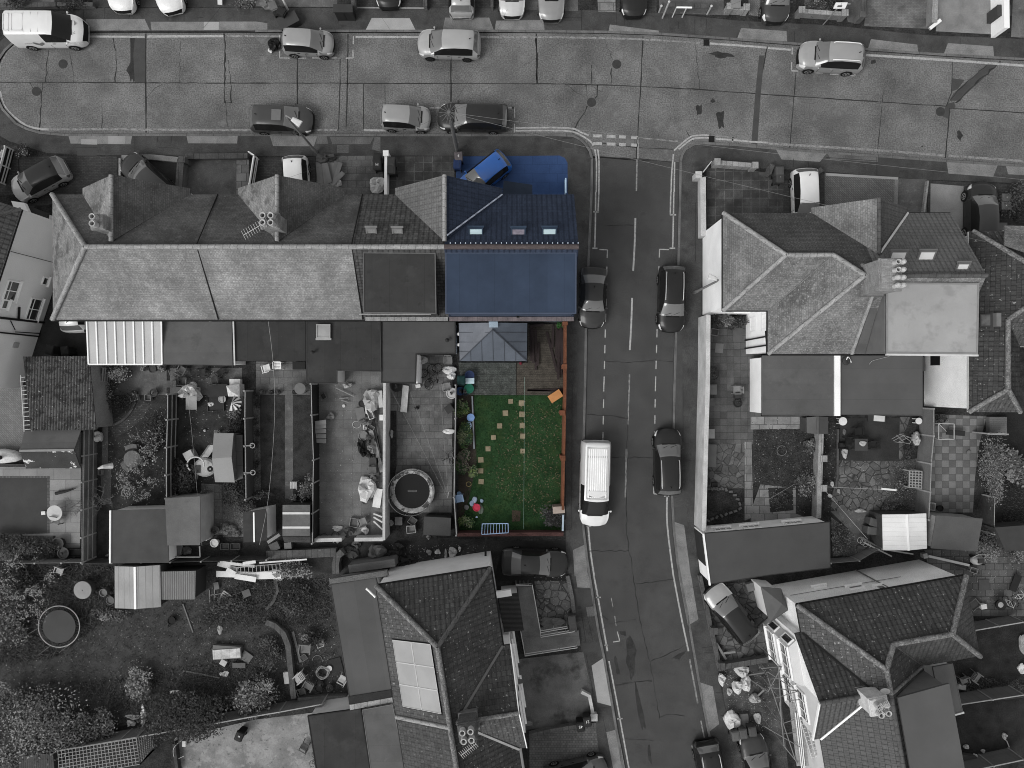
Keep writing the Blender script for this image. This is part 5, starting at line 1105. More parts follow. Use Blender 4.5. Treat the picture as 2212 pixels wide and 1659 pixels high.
def bush(label,px,py,dx,dy,h,n=900,size=.09,seed=1,mats=None,name='bush',cat='bush',group=None,z0=.1,clumps=9):
 rr=random.Random(seed);p=P(px,py,z0+h*.6);mats=mats or[m_leafd,m_leafm,m_leafd]
 r_=thing(name,label,cat,(p.x,p.y,z0),0,group);mb=MB();leafcloud(mb,(p.x,p.y,z0+h*.5),(dx,dy,h),int(n*1.7),size*.7,rr,len(mats),clumps=clumps)
 mb.build('foliage' if name!='tree' else 'crown',mats,r_)
 mb=MB()
 for i in range(7):
  a=rr.uniform(0,6.28);e=Vector((p.x+math.cos(a)*dx*.3,p.y+math.sin(a)*dy*.3,z0+h*rr.uniform(.6,.95)));mb.tube([(p.x+rr.uniform(-.1,.1),p.y+rr.uniform(-.1,.1),z0-.02),e.lerp(Vector((p.x,p.y,z0+h*.4)),.5),e],.035 if h<2 else .06,5,0,.012)
 mb.build('stem' if name!='tree' else 'trunk',m_bark,r_);return r_
def twigtree(label,px,py,spread,h,seed=1,n=4,depth=4,mat=None,leaves=0,name='bare_shrub',cat='shrub',z0=.1,dirx=0,diry=0,r0=.05):
 rr=random.Random(seed);p=P(px,py,z0);r_=thing(name,label,cat,(p.x,p.y,z0));mb=MB();tips=[]
 def grow(a,d,ln_,r__,k):
  b=a+d*ln_;m_=a.lerp(b,.5)+Vector((rr.uniform(-1,1),rr.uniform(-1,1),rr.uniform(-.5,.5)))*ln_*.1
  mb.tube([a,m_,b],r__,4,0,r__*.65)
  if k==0:tips.append(b);return
  for i in range(rr.choice((2,2,3))):
   nd=(d+Vector((rr.uniform(-.9,.9),rr.uniform(-.9,.9),rr.uniform(-.25,.45)))).normalized();grow(b,nd,ln_*rr.uniform(.6,.9),r__*.62,k-1)
   if k<3:tips.append(a.lerp(b,rr.random()))
 for i in range(n):
  a=math.tau*i/n+rr.uniform(-.4,.4);d=Vector((math.cos(a)*spread+dirx,math.sin(a)*spread+diry,h)).normalized();grow(Vector((p.x,p.y,z0)),d,(spread+h)*.27,r0,depth)
 mb.build('branches',mat or m_twig,r_)
 if leaves:
  lb=MB()
  for i in range(leaves):
   t=tips[rr.randrange(len(tips))]+Vector((rr.gauss(0,.06),rr.gauss(0,.06),rr.gauss(0,.05)));a=rr.uniform(0,6.28);s_=rr.uniform(.025,.06)
   u=Vector((math.cos(a),math.sin(a),rr.uniform(-.5,.5)))*s_;v=Vector((-math.sin(a),math.cos(a),rr.uniform(-.5,.5)))*s_*.6;lb.poly([t-u,t-v,t+u,t+v])
  lb.build('leaves',m_leafl,r_)
 return r_
def fence(label,top,z=1.8,mat=None,bays=None,post=.09,rails=True,name='fence',cat='fence',zb=.1,th=.03,rmat=None,side=1,cap=False,group=None):
 q=[P(a,b,z)for a,b in top];c=q[len(q)//2];r_=thing(name,label,cat,(c.x,c.y,.1),0,group);mat=mat or m_wood;rmat=rmat or m_woodp
 mb=MB();n=0;pts=[]
 for a,b in zip(q,q[1:]):
  L_=(b-a).length;k=max(1,round(L_/(bays or 1.85)))
  for i in range(k):pts.append((a.lerp(b,i/k),a.lerp(b,(i+1)/k)))
 for a,b in pts:
  d=(b-a).normalized();e=rnd.uniform(-.015,.015)
  mb.slab([Vector((v.x,v.y,z-.06+e))for v in(a+Vector((-d.y,d.x,0))*th/2,b+Vector((-d.y,d.x,0))*th/2,b-Vector((-d.y,d.x,0))*th/2,a-Vector((-d.y,d.x,0))*th/2)],z-.06-zb)
 mb.build('panel',mat,r_)
 for a in[p[0]for p in pts]+[pts[-1][1]]:
  MB().box((a.x,a.y,(z+.04+zb)/2),(post,post,z+.04-zb),math.atan2((pts[0][1]-pts[0][0]).y,(pts[0][1]-pts[0][0]).x)).build('post',rmat,r_)
 if rails:
  for zz in((z-.1,z*.55,.35)if rails is True else rails):
   for s_ in((side,)if side else(1,-1)):
    mb=MB()
    for a,b in pts:
     d=(b-a).normalized();o=Vector((-d.y,d.x,0))*(th/2+.025)*s_;mb.bar(Vector((a.x,a.y,zz))+o,Vector((b.x,b.y,zz))+o,.045,.07)
    mb.build('rail',rmat,r_)
 if cap:
  mb=MB()
  for a,b in pts:mb.bar(a+Vector((0,0,-.03)),b+Vector((0,0,-.03)),.07,.04)
  mb.build('capping',rmat,r_)
 return r_
def wall(label,top,z,t=.22,mat=None,cap=None,name='garden_wall',cat='wall',zb=.0,capov=.03,piers=(),group=None,ph=.12,pw=.36):
 q=[P(a,b,z)for a,b in top];c=q[len(q)//2];r_=thing(name,label,cat,(c.x,c.y,.1),0,group);mat=mat or m_brick
 def rib(off_,z0,z1):
  a=[];b=[]
  for i,p in enumerate(q):
   d=q[min(i+1,len(q)-1)]-q[max(i-1,0)];d.z=0;d.normalize();n=Vector((-d.y,d.x,0))*off_;a.append(p-n);b.append(p+n)
  lo,hi=[],[]
  mb=MB();e=lambda v,z_:(v.x,v.y,z_)
  mb.grid([[e(v,z0)for v in a],[e(v,z1)for v in a],[e(v,z1)for v in b],[e(v,z0)for v in b]])
  mb.poly([e(a[0],z0),e(a[0],z1),e(b[0],z1),e(b[0],z0)]);mb.poly([e(a[-1],z0),e(b[-1],z0),e(b[-1],z1),e(a[-1],z1)]);return mb
 rib(t/2,zb,z-.06 if cap else z).build('wall_body',mat,r_)
 if cap:rib(t/2+capov,z-.058,z).build('coping',cap,r_)
 for a,b in piers:
  p=P(a,b,z+ph);mb=MB().box((p.x,p.y,(z+ph)/2),(pw,pw,z+ph));o=mb.build('pier',mat,r_);MB().box((p.x,p.y,z+ph+.03),(pw+.07,pw+.07,.06)).build('pier_cap',cap or mat,o)
 return r_
def bin_(px,py,deg,label,colr=.035,h=1.05,group='wheelie bins',number=None,lidc=None):
 p=P(px,py,.9);r_=thing('wheelie_bin',label,'bin',(p.x,p.y,.1),R(deg),group);m_=M('bin_plastic_%s'%(colr,),colr,var=.1,fine=.05,rough=.5,bump=0);ml=m_ if lidc is None else M('bin_plastic_%s'%(lidc,),lidc,var=.1,fine=.05,rough=.5,bump=0)
 mb=MB();mb.grid([[(a*k,b*k2,z)for a,b in((-.24,-.27),(.24,-.27),(.24,.27),(-.24,.27))]for k,k2,z in((.8,.78,.08),(.86,.86,.3),(1,1,h-.1),(1.04,1.04,h-.08))],0,True);mb.poly([(-.24,-.27,h-.09),(.24,-.27,h-.09),(.24,.27,h-.09),(-.24,.27,h-.09)]);mb.build('body',m_,r_,local=True)
 mb=MB();mb.grid([[(a*k,b*k+o,z)for a,b in((-.27,-.3),(.27,-.3),(.27,.3),(-.27,.3))]for k,o,z in((1,0,h-.08),(1,0,h-.03),(.86,-.02,h+.03),(.5,-.02,h+.045))],0,True);mb.poly([(-.13,-.17,h+.045),(.13,-.17,h+.045),(.13,.13,h+.045),(-.13,.13,h+.045)]);ld=mb.build('lid',ml,r_,local=True)
 MB().box((0,-.33,h-.04),(.44,.05,.05)).build('handle',m_,r_,local=True)
 for s_ in(1,-1):MB().tube([(s_*.25,-.2,.1),(s_*.2,-.2,.1)],.1,10).build('wheel',m_tyre,r_,local=True)
 if number:text(number,r_,(0,.02,h+.052),.26,180,M('bin_number',.7,var=.05,fine=0,bump=0))
 return r_
def text(s,parent,loc,size,deg,mat,name='lettering'):
 cu=bpy.data.curves.new('t','FONT');cu.body=s;cu.size=size;cu.align_x='CENTER';cu.align_y='CENTER';cu.extrude=.002
 o=bpy.data.objects.new('t',cu);COL.objects.link(o);dg=bpy.context.evaluated_depsgraph_get();me=bpy.data.meshes.new_from_object(o.evaluated_get(dg));bpy.data.objects.remove(o)
 me.materials.clear();me.materials.append(mat);q=bpy.data.objects.new(name,me);COL.objects.link(q);q.location=loc;q.rotation_euler=(0,0,R(deg));q.parent=parent;return q
def pot(px,py,label,r=.2,h=.35,colr=.05,plant=0,seed=1,name='plant_pot',cat='pot',group=None,z0=.11,mats=None):
 p=P(px,py,z0+h);r_=thing(name,label,cat,(p.x,p.y,z0),0,group)
 MB().lathe((0,0,0),[(r*.7,0),(r,h*.9),(r*1.1,h*.9),(r*1.1,h),(r*.92,h),(r*.88,h*.85),(0,h*.85)],14).build('pot',G(colr),r_,local=True)
 if plant:mb=MB();leafcloud(mb,(0,0,h+.12),(plant,plant,plant*.8),70,.05,random.Random(seed),2,clumps=5);mb.build('plant',mats or[m_leafd,m_leafm],r_,local=True)
 return r_
def chair(px,py,deg,label,colr=.6,arms=True,name='garden_chair',cat='chair',group=None,z0=.11,s=1.0,slat=False,tip=0):
 p=P(px,py,z0+.5);r_=thing(name,label,cat,(p.x,p.y,z0),R(deg),group);m_=G(colr,.5)
 if tip:r_.rotation_euler=(R(tip),0,R(deg));r_.location.z=z0+.25
 mb=MB()
 if slat:
  for k in range(5):mb.box((0,-.2+k*.1,.44),(.46,.075,.025))
 else:mb.grid([[(x,y,.44-.03*math.cos(x*3)*math.cos(y*3))for x in(-.23,-.1,.1,.23)]for y in(-.22,-.08,.08,.22)]);mb.box((0,0,.39),(.44,.42,.03))
 mb.build('seat',m_,r_,local=True)
 mb=MB()
 for k in range(5):mb.box((-.18+k*.09,-.27,.68),(.055,.03,.42),0,0,R(12))
 mb.box((0,-.32,.88),(.46,.035,.06));mb.box((0,-.23,.5),(.44,.03,.05));mb.build('backrest',m_,r_,local=True)
 for a,b in((-.21,-.2),(.21,-.2),(-.21,.2),(.21,.2)):MB().bar((a,b,.42),(a*1.2,b*1.2,0),.045).build('leg',m_,r_,local=True)
 if arms:
  for s_ in(1,-1):mb=MB();mb.box((s_*.26,-.02,.64),(.05,.46,.025));mb.bar((s_*.26,.2,.63),(s_*.25,.22,.42),.035);mb.build('armrest',m_,r_,local=True)
 r_.scale=(s,s,s);return r_
def table(px,py,label,r=.5,h=.7,colr=.1,mat=None,name='garden_table',sq=0,rz=0,z0=.11):
 p=P(px,py,z0+h);r_=thing(name,label,'table',(p.x,p.y,z0),R(rz));m_=mat or G(colr,.5)
 if sq:MB().box((0,0,h),(sq[0],sq[1],.04)).build('table_top',m_,r_,local=True)
 else:MB().lathe((0,0,h-.03),[(r,0),(r*1.01,.02),(r*.98,.035),(0,.035)],24).build('table_top',m_,r_,local=True)
 e=(sq[0]/2*.85,sq[1]/2*.85)if sq else(r*.6,r*.6)
 for a,b in((1,1),(1,-1),(-1,1),(-1,-1)):MB().bar((a*e[0],b*e[1],h-.02),(a*e[0]*1.05,b*e[1]*1.05,0),.05).build('leg',m_,r_,local=True)
 return r_
def sack(px,py,label,d=(.7,.6,.5),colr=None,seed=1,name='rubble_sack',cat='sack',group=None,z0=.11,rough=.22,mat=None):
 p=P(px,py,z0+d[2]*.5);mb=MB().blob((p.x,p.y,z0),d,seed,rough,12,0,7);return one(name,label,cat,mb,mat or(m_bag if colr is None else G(colr)),group=group)
def beam(px0,py0,px1,py1,label,w_=.1,h_=.04,z0=.13,z1=None,colr=.08,name='plank',cat='plank',group=None,mat=None):
 z1=z0 if z1 is None else z1;mb=MB().bar(P(px0,py0,z0),P(px1,py1,z1),w_,h_);return one(name,label,cat,mb,mat or G(colr),group=group)
def tube1(pts,label,r=.02,colr=.3,name='hose',cat='hose',z=.13,sm=5,mat=None,group=None):
 q=[P(*p[:2],p[2]if len(p)>2 else z)for p in pts];return one(name,label,cat,MB().tube(smoothline(q,sm),r,5),mat or G(colr),True,group)
def ladder(p0,p1,label,wpx=10,n=9,z0=.2,z1=.2,colr=.45,wid=.42):
 a,b=P(*p0,z0),P(*p1,z1);d=(b-a).normalized();q=Vector((-d.y,d.x,0)).normalized()*wid/2;c=(a+b)/2;r_=thing('ladder',label,'ladder',(c.x,c.y,min(z0,z1)))
 for s_ in(1,-1):MB().bar(a+q*s_,b+q*s_,.035,.07).build('stile',G(colr,.5),r_)
 for i in range(n):t=(i+.5)/n;MB().bar(a.lerp(b,t)-q,a.lerp(b,t)+q,.035).build('rung',G(colr,.5),r_)
 return r_
def shed(label,pts,ridge_ax,ze_,zr_,mroof,mwall,name='shed',cat='shed',ov=.08,rt=.06,zb=.05,trim=None,rp=None,bars=None,group=None):
 q=[P(a,b,ze_)for a,b in pts];c=(q[0]+q[2])/2;r_=thing(name,label,cat,(c.x,c.y,.1),0,group)
 if ridge_ax is None:
  mb=MB().slab(q,rt);mb.build('roof',mroof,r_);top=ze_
 else:
  if ridge_ax==0:a,b=(q[0]+q[3])/2,(q[1]+q[2])/2;f=[[q[0],q[1],b,a],[a,b,q[2],q[3]]]
  else:a,b=(q[0]+q[1])/2,(q[3]+q[2])/2;f=[[q[0],a,b,q[3]],[a,q[1],q[2],b]]
  if rp:a,b=P(*rp[0],zr_),P(*rp[1],zr_);f=[[q[0],q[1],b,a],[a,b,q[2],q[3]]]if ridge_ax==0 else[[q[0],a,b,q[3]],[a,q[1],q[2],b]]
  a.z=b.z=zr_
  mb=MB()
  for i,g_ in enumerate(f):mb.slab(g_,rt,i if isinstance(mroof,list)else 0)
  o=mb.build('roof',mroof,r_)
  MB().bar(a+Vector((0,0,.02)),b+Vector((0,0,.02)),.14,.05).build('ridge_cap',trim or(mroof[0]if isinstance(mroof,list)else mroof),r_)
 w_=inset(q,ov);mb=MB().prism(w_,zb,ze_-rt);
 if ridge_ax is not None:
  aa=a.lerp(b,.04);bb=b.lerp(a,.04)
  ends=((3,0,aa),(1,2,bb))if ridge_ax==0 else((0,1,aa),(2,3,bb))
  for i,j,t in ends:mb.poly([Vector((q[i].lerp(c,.08).x,q[i].lerp(c,.08).y,ze_-rt)),Vector((q[j].lerp(c,.08).x,q[j].lerp(c,.08).y,ze_-rt)),Vector((t.x,t.y,zr_-rt-.02))])
 mb.build('wall',mwall,r_)
 if bars:
  for k in range(len(bars)):pass
 return r_
def boxy(px,py,label,d,deg=0,colr=.2,name='crate',cat='crate',z0=.11,mat=None,open_=False,group=None,lid=True):
 p=P(px,py,z0+d[2]);r_=thing(name,label,cat,(p.x,p.y,z0),R(deg),group);m_=mat or G(colr);x,y,h=d[0]/2,d[1]/2,d[2];t=.025
 mb=MB();mb.box((0,0,.02),(d[0],d[1],.04))
 for a in(1,-1):mb.box((a*(x-t/2),0,h/2+.02),(t,d[1],h-.04));mb.box((0,a*(y-t/2),h/2+.02),(d[0]-2*t,t,h-.041))
 mb.build('box',m_,r_,local=True)
 if not open_:MB().box((0,0,h+.015),(d[0]+.03,d[1]+.03,.035)).build('lid',m_,r_,local=True)
 else:MB().box((0,0,h*.4),(d[0]-2*t-.01,d[1]-2*t-.01,.03)).build('contents',G(max(.03,(colr if not isinstance(colr,tuple)else colr[0])*.4)),r_,local=True)
 return r_
def pallet(px,py,deg,label,w=1.0,d=1.2,z0=.13,colr=.3,tilt=0,n=7):
 p=P(px,py,z0+.1);r_=thing('pallet',label,'pallet',(p.x,p.y,z0));r_.rotation_euler=(R(tilt),0,R(deg))
 for k in range(n):MB().box((0,-d/2+.05+k*(d-.1)/(n-1),.13),(w,.09,.02)).build('slat',G(colr),r_,local=True)
 for k in(-1,0,1):MB().box((k*(w/2-.05),0,.07),(.09,d,.09)).build('bearer',G(colr),r_,local=True)
 return r_
def bike(px,py,deg,label,colr=.06,z0=.12,lie=70,s=1.0,fl=1):
 p=P(px,py,z0+.3);r_=thing('bicycle',label,'bicycle',(p.x,p.y,z0+.05));r_.rotation_euler=(R(lie*fl),0,R(deg));r_.scale=(s,s,s)
 for x in(-.52,.52):
  mb=MB();pts=[(x+.33*math.cos(math.tau*k/18),0,.33+.33*math.sin(math.tau*k/18))for k in range(19)];mb.tube(pts,.022,5);wh=mb.build('wheel',m_tyre,r_,local=True)
  mb=MB()
  for k in range(6):a=math.pi*k/6;mb.bar((x-.31*math.cos(a),0,.33-.31*math.sin(a)),(x+.31*math.cos(a),0,.33+.31*math.sin(a)),.008)
  mb.build('spokes',G(.3),wh,local=True)
 mb=MB();A_,B_,C_,E_=(-.52,0,.33),(-.05,0,.3),(-.18,0,.8),(.36,0,.82)
 for a,b in((A_,B_),(A_,C_),(B_,C_),(C_,E_),(B_,E_),(E_,(.52,0,.33))):mb.tube([a,b],.022,6)
 mb.build('frame',G(colr),r_,local=True);MB().box((-.2,0,.92),(.26,.13,.06)).build('saddle',m_black,r_,local=True);MB().tube([(.34,0,.8),(.33,0,1.0)],.015,5).build('stem',G(colr),r_,local=True)
 MB().tube([(.25,-.28,1.02),(.36,-.2,1.02),(.36,.2,1.02),(.25,.28,1.02)],.015,5).build('handlebar',G(.08),r_,local=True);return r_
A=area_
A('drive',(0,-120,470,-120,470,55,0,60),m_conc,1,0,0);A('drive',(800,-300,2212,-300,2212,62,800,62),M('dark_drive',.045,var=.35,ns=.8,fine=.2,bump=.1),1,0,0)
A('drive',(2212-2212,-300,700,-300,700,62,0,55),m_conc,1,1,0);A('drive',(860,-300,1465,-300,1465,66,860,60),m_blockd,1,1,0);A('drive',(1470,-300,2212,-300,2212,75,1470,68),m_blockd,2,1,0)
A('drive',(0,-300,570,-300,570,95,0,80),m_conc,1,2,0);A('drive',(720,-300,890,-300,895,105,745,100),m_flag,2,2,0);A('drive',(900,-300,1260,-300,1250,110,905,105),m_blockd,1,2,0);A('drive',(1270,-300,1830,-300,1830,130,1270,115),m_conc,2,2,0);A('drive',(2040,-300,2212,-300,2212,150,2045,130),m_herring,1,2,0)
A('drive',(-10,-300,260,-300,230,160,-10,150),m_blockd,2,3,0);A('front_bed',(310,-300,530,-300,522,112,318,115),m_gravel,2,3,0);A('drive',(890,-300,1425,-300,1400,250,830,225),M('ribbed_block_drive',.12,pat=('brick',.2,.1,.008,.6,.15,.5),var=.4,ns=.7,fine=.15,bump=.1,blots=((.8,.6,.16,.05,.6),)),1,3,0)
A('drive',(1490,-300,2020,-300,2000,300,1450,270),M('pale_drive',.19,var=.25,ns=.8,fine=.15,bump=.1,blots=((1.3,.6,.14,.11,.6),(3,.68,.08,.04,.6))),1,3,0);A('drive',(2130,-300,2500,-300,2500,340,2100,320),m_conc,1,3,0);A('drive',(560,-300,800,-300,760,200,690,190),m_conc,1,3,0)
wall('low stone edging wall at the top left behind the white van',D(0,0,490,34,800,36),.55,.2,m_brick,m_ridge2)
wall('dark planter wall at the very top left corner',D(0,0,-60,48,480,36),.5,.25,m_brick,m_ridge2)
bush('dark shrub in the planter at the top left corner',40,5,1.6,1.0,.9,400,.08,3);bush('dark low shrub by the top edge left of the white cars',150,4,1.8,1.0,.7,400,.08,4)
beam(*D(0,0,1900,-40)[0],*D(0,0,1902,42)[0],'white gate post on its side at the top edge',.3,.1,.5,.3,.5,'gate_post','post')
bush('scrubby rubble plant patch beside the white gate post',525,6,1.6,.9,.35,300,.07,5,[m_leafm,m_leafl])
bin_(*D(1,0,155,62)[0],25,'grey bin tipped among rubble at the top of the street',.11);bin_(*D(1,0,225,110)[0],60,'black bin on the pavement beside the tipped grey bin',.02)
boxy(*D(1,0,275,175)[0],'long dark box lying on the pavement above the small silver hatchback',(1.35,.75,.6),28,.05,'storage_box','box')
beam(*D(1,0,225,-20)[0],*D(1,0,275,85)[0],'white leaning pole beside the tipped bins',.1,.1,1.2,.2,.5,'pole','pole')
sack(*D(1,0,105,30)[0],'heap of grey rubble at the top edge by the tipped bins',(1.0,.8,.5),.14,7,'rubble_heap','rubble')
r_=thing('street_cabinet','black street cabinet standing on the upper pavement','cabinet',P(*D(1,0,752,100)[0],0));p=P(*D(1,0,755,80)[0],1.2)
MB().box((p.x,p.y,.7),(1.2,.45,1.2)).build('cabinet_body',G(.025),r_);MB().box((p.x,p.y,1.32),(1.28,.53,.06)).build('cabinet_top',G(.04),r_);MB().box((p.x,p.y-.232,.7),(.02,.02,1.1)).build('door_seam',m_black,r_)
wall('grey brick pier wall beside the street cabinet',D(1,0,832,-120,842,50),.9,.22,m_brick,m_ridge2);wall('low brick dividing wall between two block drives at the top',D(1,0,1458,-120,1462,55),.7,.2,m_brick,m_ridge2);wall('low dividing wall left of the pale silver car at the top',D(1,0,2040,-120,2040,60),.6,.15,m_brick,m_ridge2)
tube1([(*D(1,0,870,66)[0],.13),(*D(1,0,1460,70)[0],.13)],'pale edging strip along the block drive at the top',.05,.28,'edging_strip','edging',sm=1)
wall('front wall of dark brick below the white poles at the top',D(2,0,1300,40,1700,55),.8,.24,m_brick,m_ridge2)
for q,nm,lb in(((1270,105,1300,30,.9),'post','pale slanting gate post at the left of the dark front wall'),((1300,155,1350,5,2.2),'post','tall pale post standing in front of the dark front wall'),((1685,125,1712,50,1.2),'post','pale post at the right end of the dark front wall')):
 a=D(2,0,q[0],q[1])[0];p=P(*a,.1);t=thing('gate_post',lb,'post',(p.x,p.y,.1));MB().tube([(p.x,p.y,.1),(p.x,p.y,q[4])],.06,8).build('shaft',G(.35),t);MB().lathe((p.x,p.y,q[4]),[(.08,0),(.08,.05),(0,.07)],8).build('cap',G(.45),t)
t=thing('cycle_rail','white painted tubular rail on two legs at the top of the street','rail',P(*D(2,0,1450,145)[0],.1));a,b=P(*D(2,0,1385,148)[0],.1),P(*D(2,0,1470,150)[0],.1)
MB().tube([a+Vector((0,0,1.3)),b+Vector((.35,0,1.3))],.06,8).build('top_rail',m_upvc,t);MB().tube([a,a+Vector((0,0,1.3))],.04,8).build('leg',G(.5),t);MB().tube([b,b+Vector((0,0,1.3))],.04,8).build('leg',G(.5),t)
wall('low garden wall with pale screen blocks and two square piers',D(2,0,1875,65,2030,75),.8,.2,m_ridge,m_ridge,piers=D(2,0,1882,55,2026,62))
pat=MB();a=P(*D(2,0,1955,105)[0],.5)
boxy(*D(2,0,1935,28)[0],'pale square bin box behind the screen block wall',(.6,.6,.9),0,.18,'store_box','box')
wall('low pale rendered wall with piers round the gravel front garden',D(3,0,270,92,650,118),.8,.22,m_slab,m_ridge,piers=D(3,0,292,85,665,112))
wall('short grey wall with a square pier beside the ribbed drive',D(3,0,842,-120,822,130),.9,.24,m_brick,m_ridge2,piers=D(3,0,820,125))
wall('speckled boundary wall with white capped end at the top right',D(3,0,1455,-160,1440,190),.9,.3,m_slab,m_ridge,piers=())
beam(*D(3,0,1395,250)[0],*D(3,0,1490,175)[0],'white stub wall end at the mouth of the ribbed drive',.22,.5,.4,.75,.6,'wall_end','wall')
wall('tall bright white wall at the top right corner',D(3,0,2060,-200,2065,240),1.5,.3,m_white,m_upvc)
boxy(*D(3,0,2040,90)[0],'dark bin store against the bright white wall',(.9,.7,1.1),0,.05,'bin_store','box')
bush('dark shrub behind the low pale wall at the top right',*D(3,0,580,40)[0],1.4,1.6,.9,500,.08,8);bush('low grey shrub in the gravel front garden',*D(3,0,440,20)[0],1.6,1.4,.6,400,.07,9,[m_leafm,m_leafl,m_leafm])
p=P(*D(3,0,475,215)[0],.1);t=thing('sign_post','thin street sign post with white plate by the low pale wall','sign',p);MB().tube([p,(p.x,p.y,2.9)],.04,8).build('post',G(.18),t)
MB().box((p.x,p.y-.05,2.75),(.75,.05,.42),0,0,R(-25)).build('plate',m_upvc,t);MB().box((p.x-.05,p.y-.1,2.76),(.28,.02,.12),0,0,R(-25)).build('plate_symbol',G(.1),t);MB().box((p.x+.45,p.y,2.85),(.3,.05,.06)).build('bracket',G(.2),t)
sack(*D(1,0,155,382)[0],'black refuse sack on the road behind the small silver hatchback',(.9,.75,.5),.015,3,'refuse_sack','sack',z0=.01,mat=M('black_sack',.012,fine=.1,rough=.35,bump=.2));sack(*D(1,0,125,425)[0],'small white litter bag beside the black refuse sack',(.35,.5,.2),.5,4,'litter_bag','bag',z0=.01)
p=P(*D(1,0,1742,1318)[0],.1);zt=7.6;t=thing('telegraph_pole','wooden telegraph pole with wires fanning out above the black estate car','pole',p)
MB().tube([p,(p.x+.05,p.y-.02,zt)],.14,10,0,.1).build('shaft',G(.12),t);MB().lathe((p.x+.05,p.y,zt-.55),[(.1,0),(.3,.02),(.3,.12),(.1,.16)],12).build('terminal_box',G(.05),t)
mb=MB()
for k in range(14):a=math.tau*k/14;mb.bar((p.x+.05,p.y,zt-.1),(p.x+.05+math.cos(a)*.6,p.y+math.sin(a)*.6,zt-.12),.016)
mb.build('wire_brackets',G(.14),t);mb=MB()
for k in range(3):mb.box((p.x+.14,p.y+.08,2+k*1.6),(.2,.05,.05))
mb.build('step_irons',G(.25),t)
top=Vector((p.x,p.y,zt-.1))
WL=[((1,0,1725,1640,5.2),),]
ends=[(P(2212,388,5.8),'pale cable crossing the junction towards the right houses'),(P(2300,560,5.5),'second pale cable from the pole over the right hand pair'),(P(1096,20,5),'wire from the telegraph pole to the top edge, left of the dark car'),(P(760,-60,5),'wire from the telegraph pole towards the upper left'),(P(1700,-40,5),'wire from the pole over the concrete road to the upper right'),(P(1430,-60,5),'wire from the pole crossing the manhole cover'),(P(590,395,7),'wire from the telegraph pole to the middle front gable'),(P(1010,440,6.5),'wire dropping from the pole to the blue roof'),(P(860,410,5.6),'wire dropping from the pole to the grey dormer house')]
for i,(e,lb)in enumerate(ends):
 pts=[top.lerp(e,k/12)-Vector((0,0,(1-(2*k/12-1)**2)*.5))for k in range(13)]
 one('overhead_wire',lb,'wire',MB().tube(pts,.008 if i<2 else .005,4),G(.2 if i<2 else .05),group='overhead wires')
def lamp(base,head,zh,lb,hw=(.42,.62),rz=0):
 p=P(*base,.1);h_=P(*head,zh);t=thing('street_lamp',lb,'street lamp',p)
 MB().tube([p,(p.x,p.y,zh-.6)],.09,10,0,.06).build('column',G(.16),t);MB().tube(smoothline([(p.x,p.y,zh-.6),Vector((p.x,p.y,zh-.1)).lerp(h_,.15),h_-Vector((0,0,.05))],5),.045,8).build('arm',G(.2),t)
 MB().box((p.x,p.y,.6),(.16,.16,1.0)).build('base_door',G(.14),t)
 d=math.atan2(h_.y-p.y,h_.x-p.x);mb=MB();mb.grid([[h_+Matrix.Rotation(d,3,'Z')@Vector((a*k+.15,b*k,z))for a,b in((-hw[1]/2,-hw[0]/2*.6),(hw[1]/2,-hw[0]/2),(hw[1]/2,hw[0]/2),(-hw[1]/2,hw[0]/2*.6))]for k,z in((.8,-.08),(1,-.02),(.95,.06),(.5,.1))],0,True);mb.poly([h_+Matrix.Rotation(d,3,'Z')@Vector((a*.5+.15,b*.5,.1))for a,b in((-hw[1]/2,-hw[0]/2*.6),(hw[1]/2,-hw[0]/2),(hw[1]/2,hw[0]/2),(-hw[1]/2,hw[0]/2*.6))]);mb.build('lantern',G(.5),t);return t
lamp(D(1,0,525,1320)[0],D(1,0,330,1040)[0],7.2,'street lamp whose white lantern hangs over the dark sunroof car')
lamp(D(2,1,1570,872)[0],D(2,1,1755,748)[0],6.3,'street lamp leaning past the white gabled-end wall',(.36,.55))
A('front_yard',(160,1350,1010,1350,1010,1680,200,1800),m_blockd,1,0,0);A('front_yard',(1048,1385,1540,1385,1520,1800,1048,1800),M('dark_tarmac',.035,var=.25,fine=.2,bump=.1),1,0,0);A('front_yard',(1590,1375,2040,1375,2040,1900,1590,1900),m_conc,1,0,0);A('front_yard',(2042,1375,2150,1375,2150,1900,2042,1900),m_flag,1,0,0)
A('front_yard',(0,1362,515,1358,515,1900,-40,1900),m_blockd,2,1,0);A('front_yard',(520,1348,1095,1345,1095,1900,520,1900),m_slabs,1,1,0);A('front_yard',(1160,1352,1715,1350,1715,1900,1160,1900),m_slabd,1,1,0)
A('blue_forecourt',[(985,338),(1208,336),(1220,341),(1226,352),(1226,430),(985,430)],M('blue_paving',(.036,.068,.16),pat=('brick',.85,.62,.01,.7,.05,.37),var=.16,ns=.8,fine=.08,bump=.1),1)
wall('pale rough kerb wall before the slanted dark car',D(0,0,1050,1362,1300,1355,1535,1378),.35,.35,m_slab,None);wall('white edged brick divider left of the slanted dark car',D(0,0,1032,1365,1032,1515),.5,.14,m_ridge,None)
wall('brick dividing wall with a white cap beside the stained concrete yard',D(0,0,1560,1375,1540,1660),.9,.4,m_brick,m_ridge2,piers=D(0,0,1572,1378));wall('low brick front wall of the stained concrete yard',D(0,0,1600,1350,2138,1345),.55,.3,m_brick,m_ridge2)
fence('black panel fence with white frame between two front yards',D(0,0,2148,1312,2190,1340,2150,1590),1.1,G(.015),bays=2.2,post=.08,rmat=m_upvc,cap=True)
wall('thin white fence wall behind the grouped bins',D(1,0,1122,1325,1118,1700),1.2,.12,m_white,m_upvc,piers=D(1,0,1122,1325),ph=.1,pw=.3)
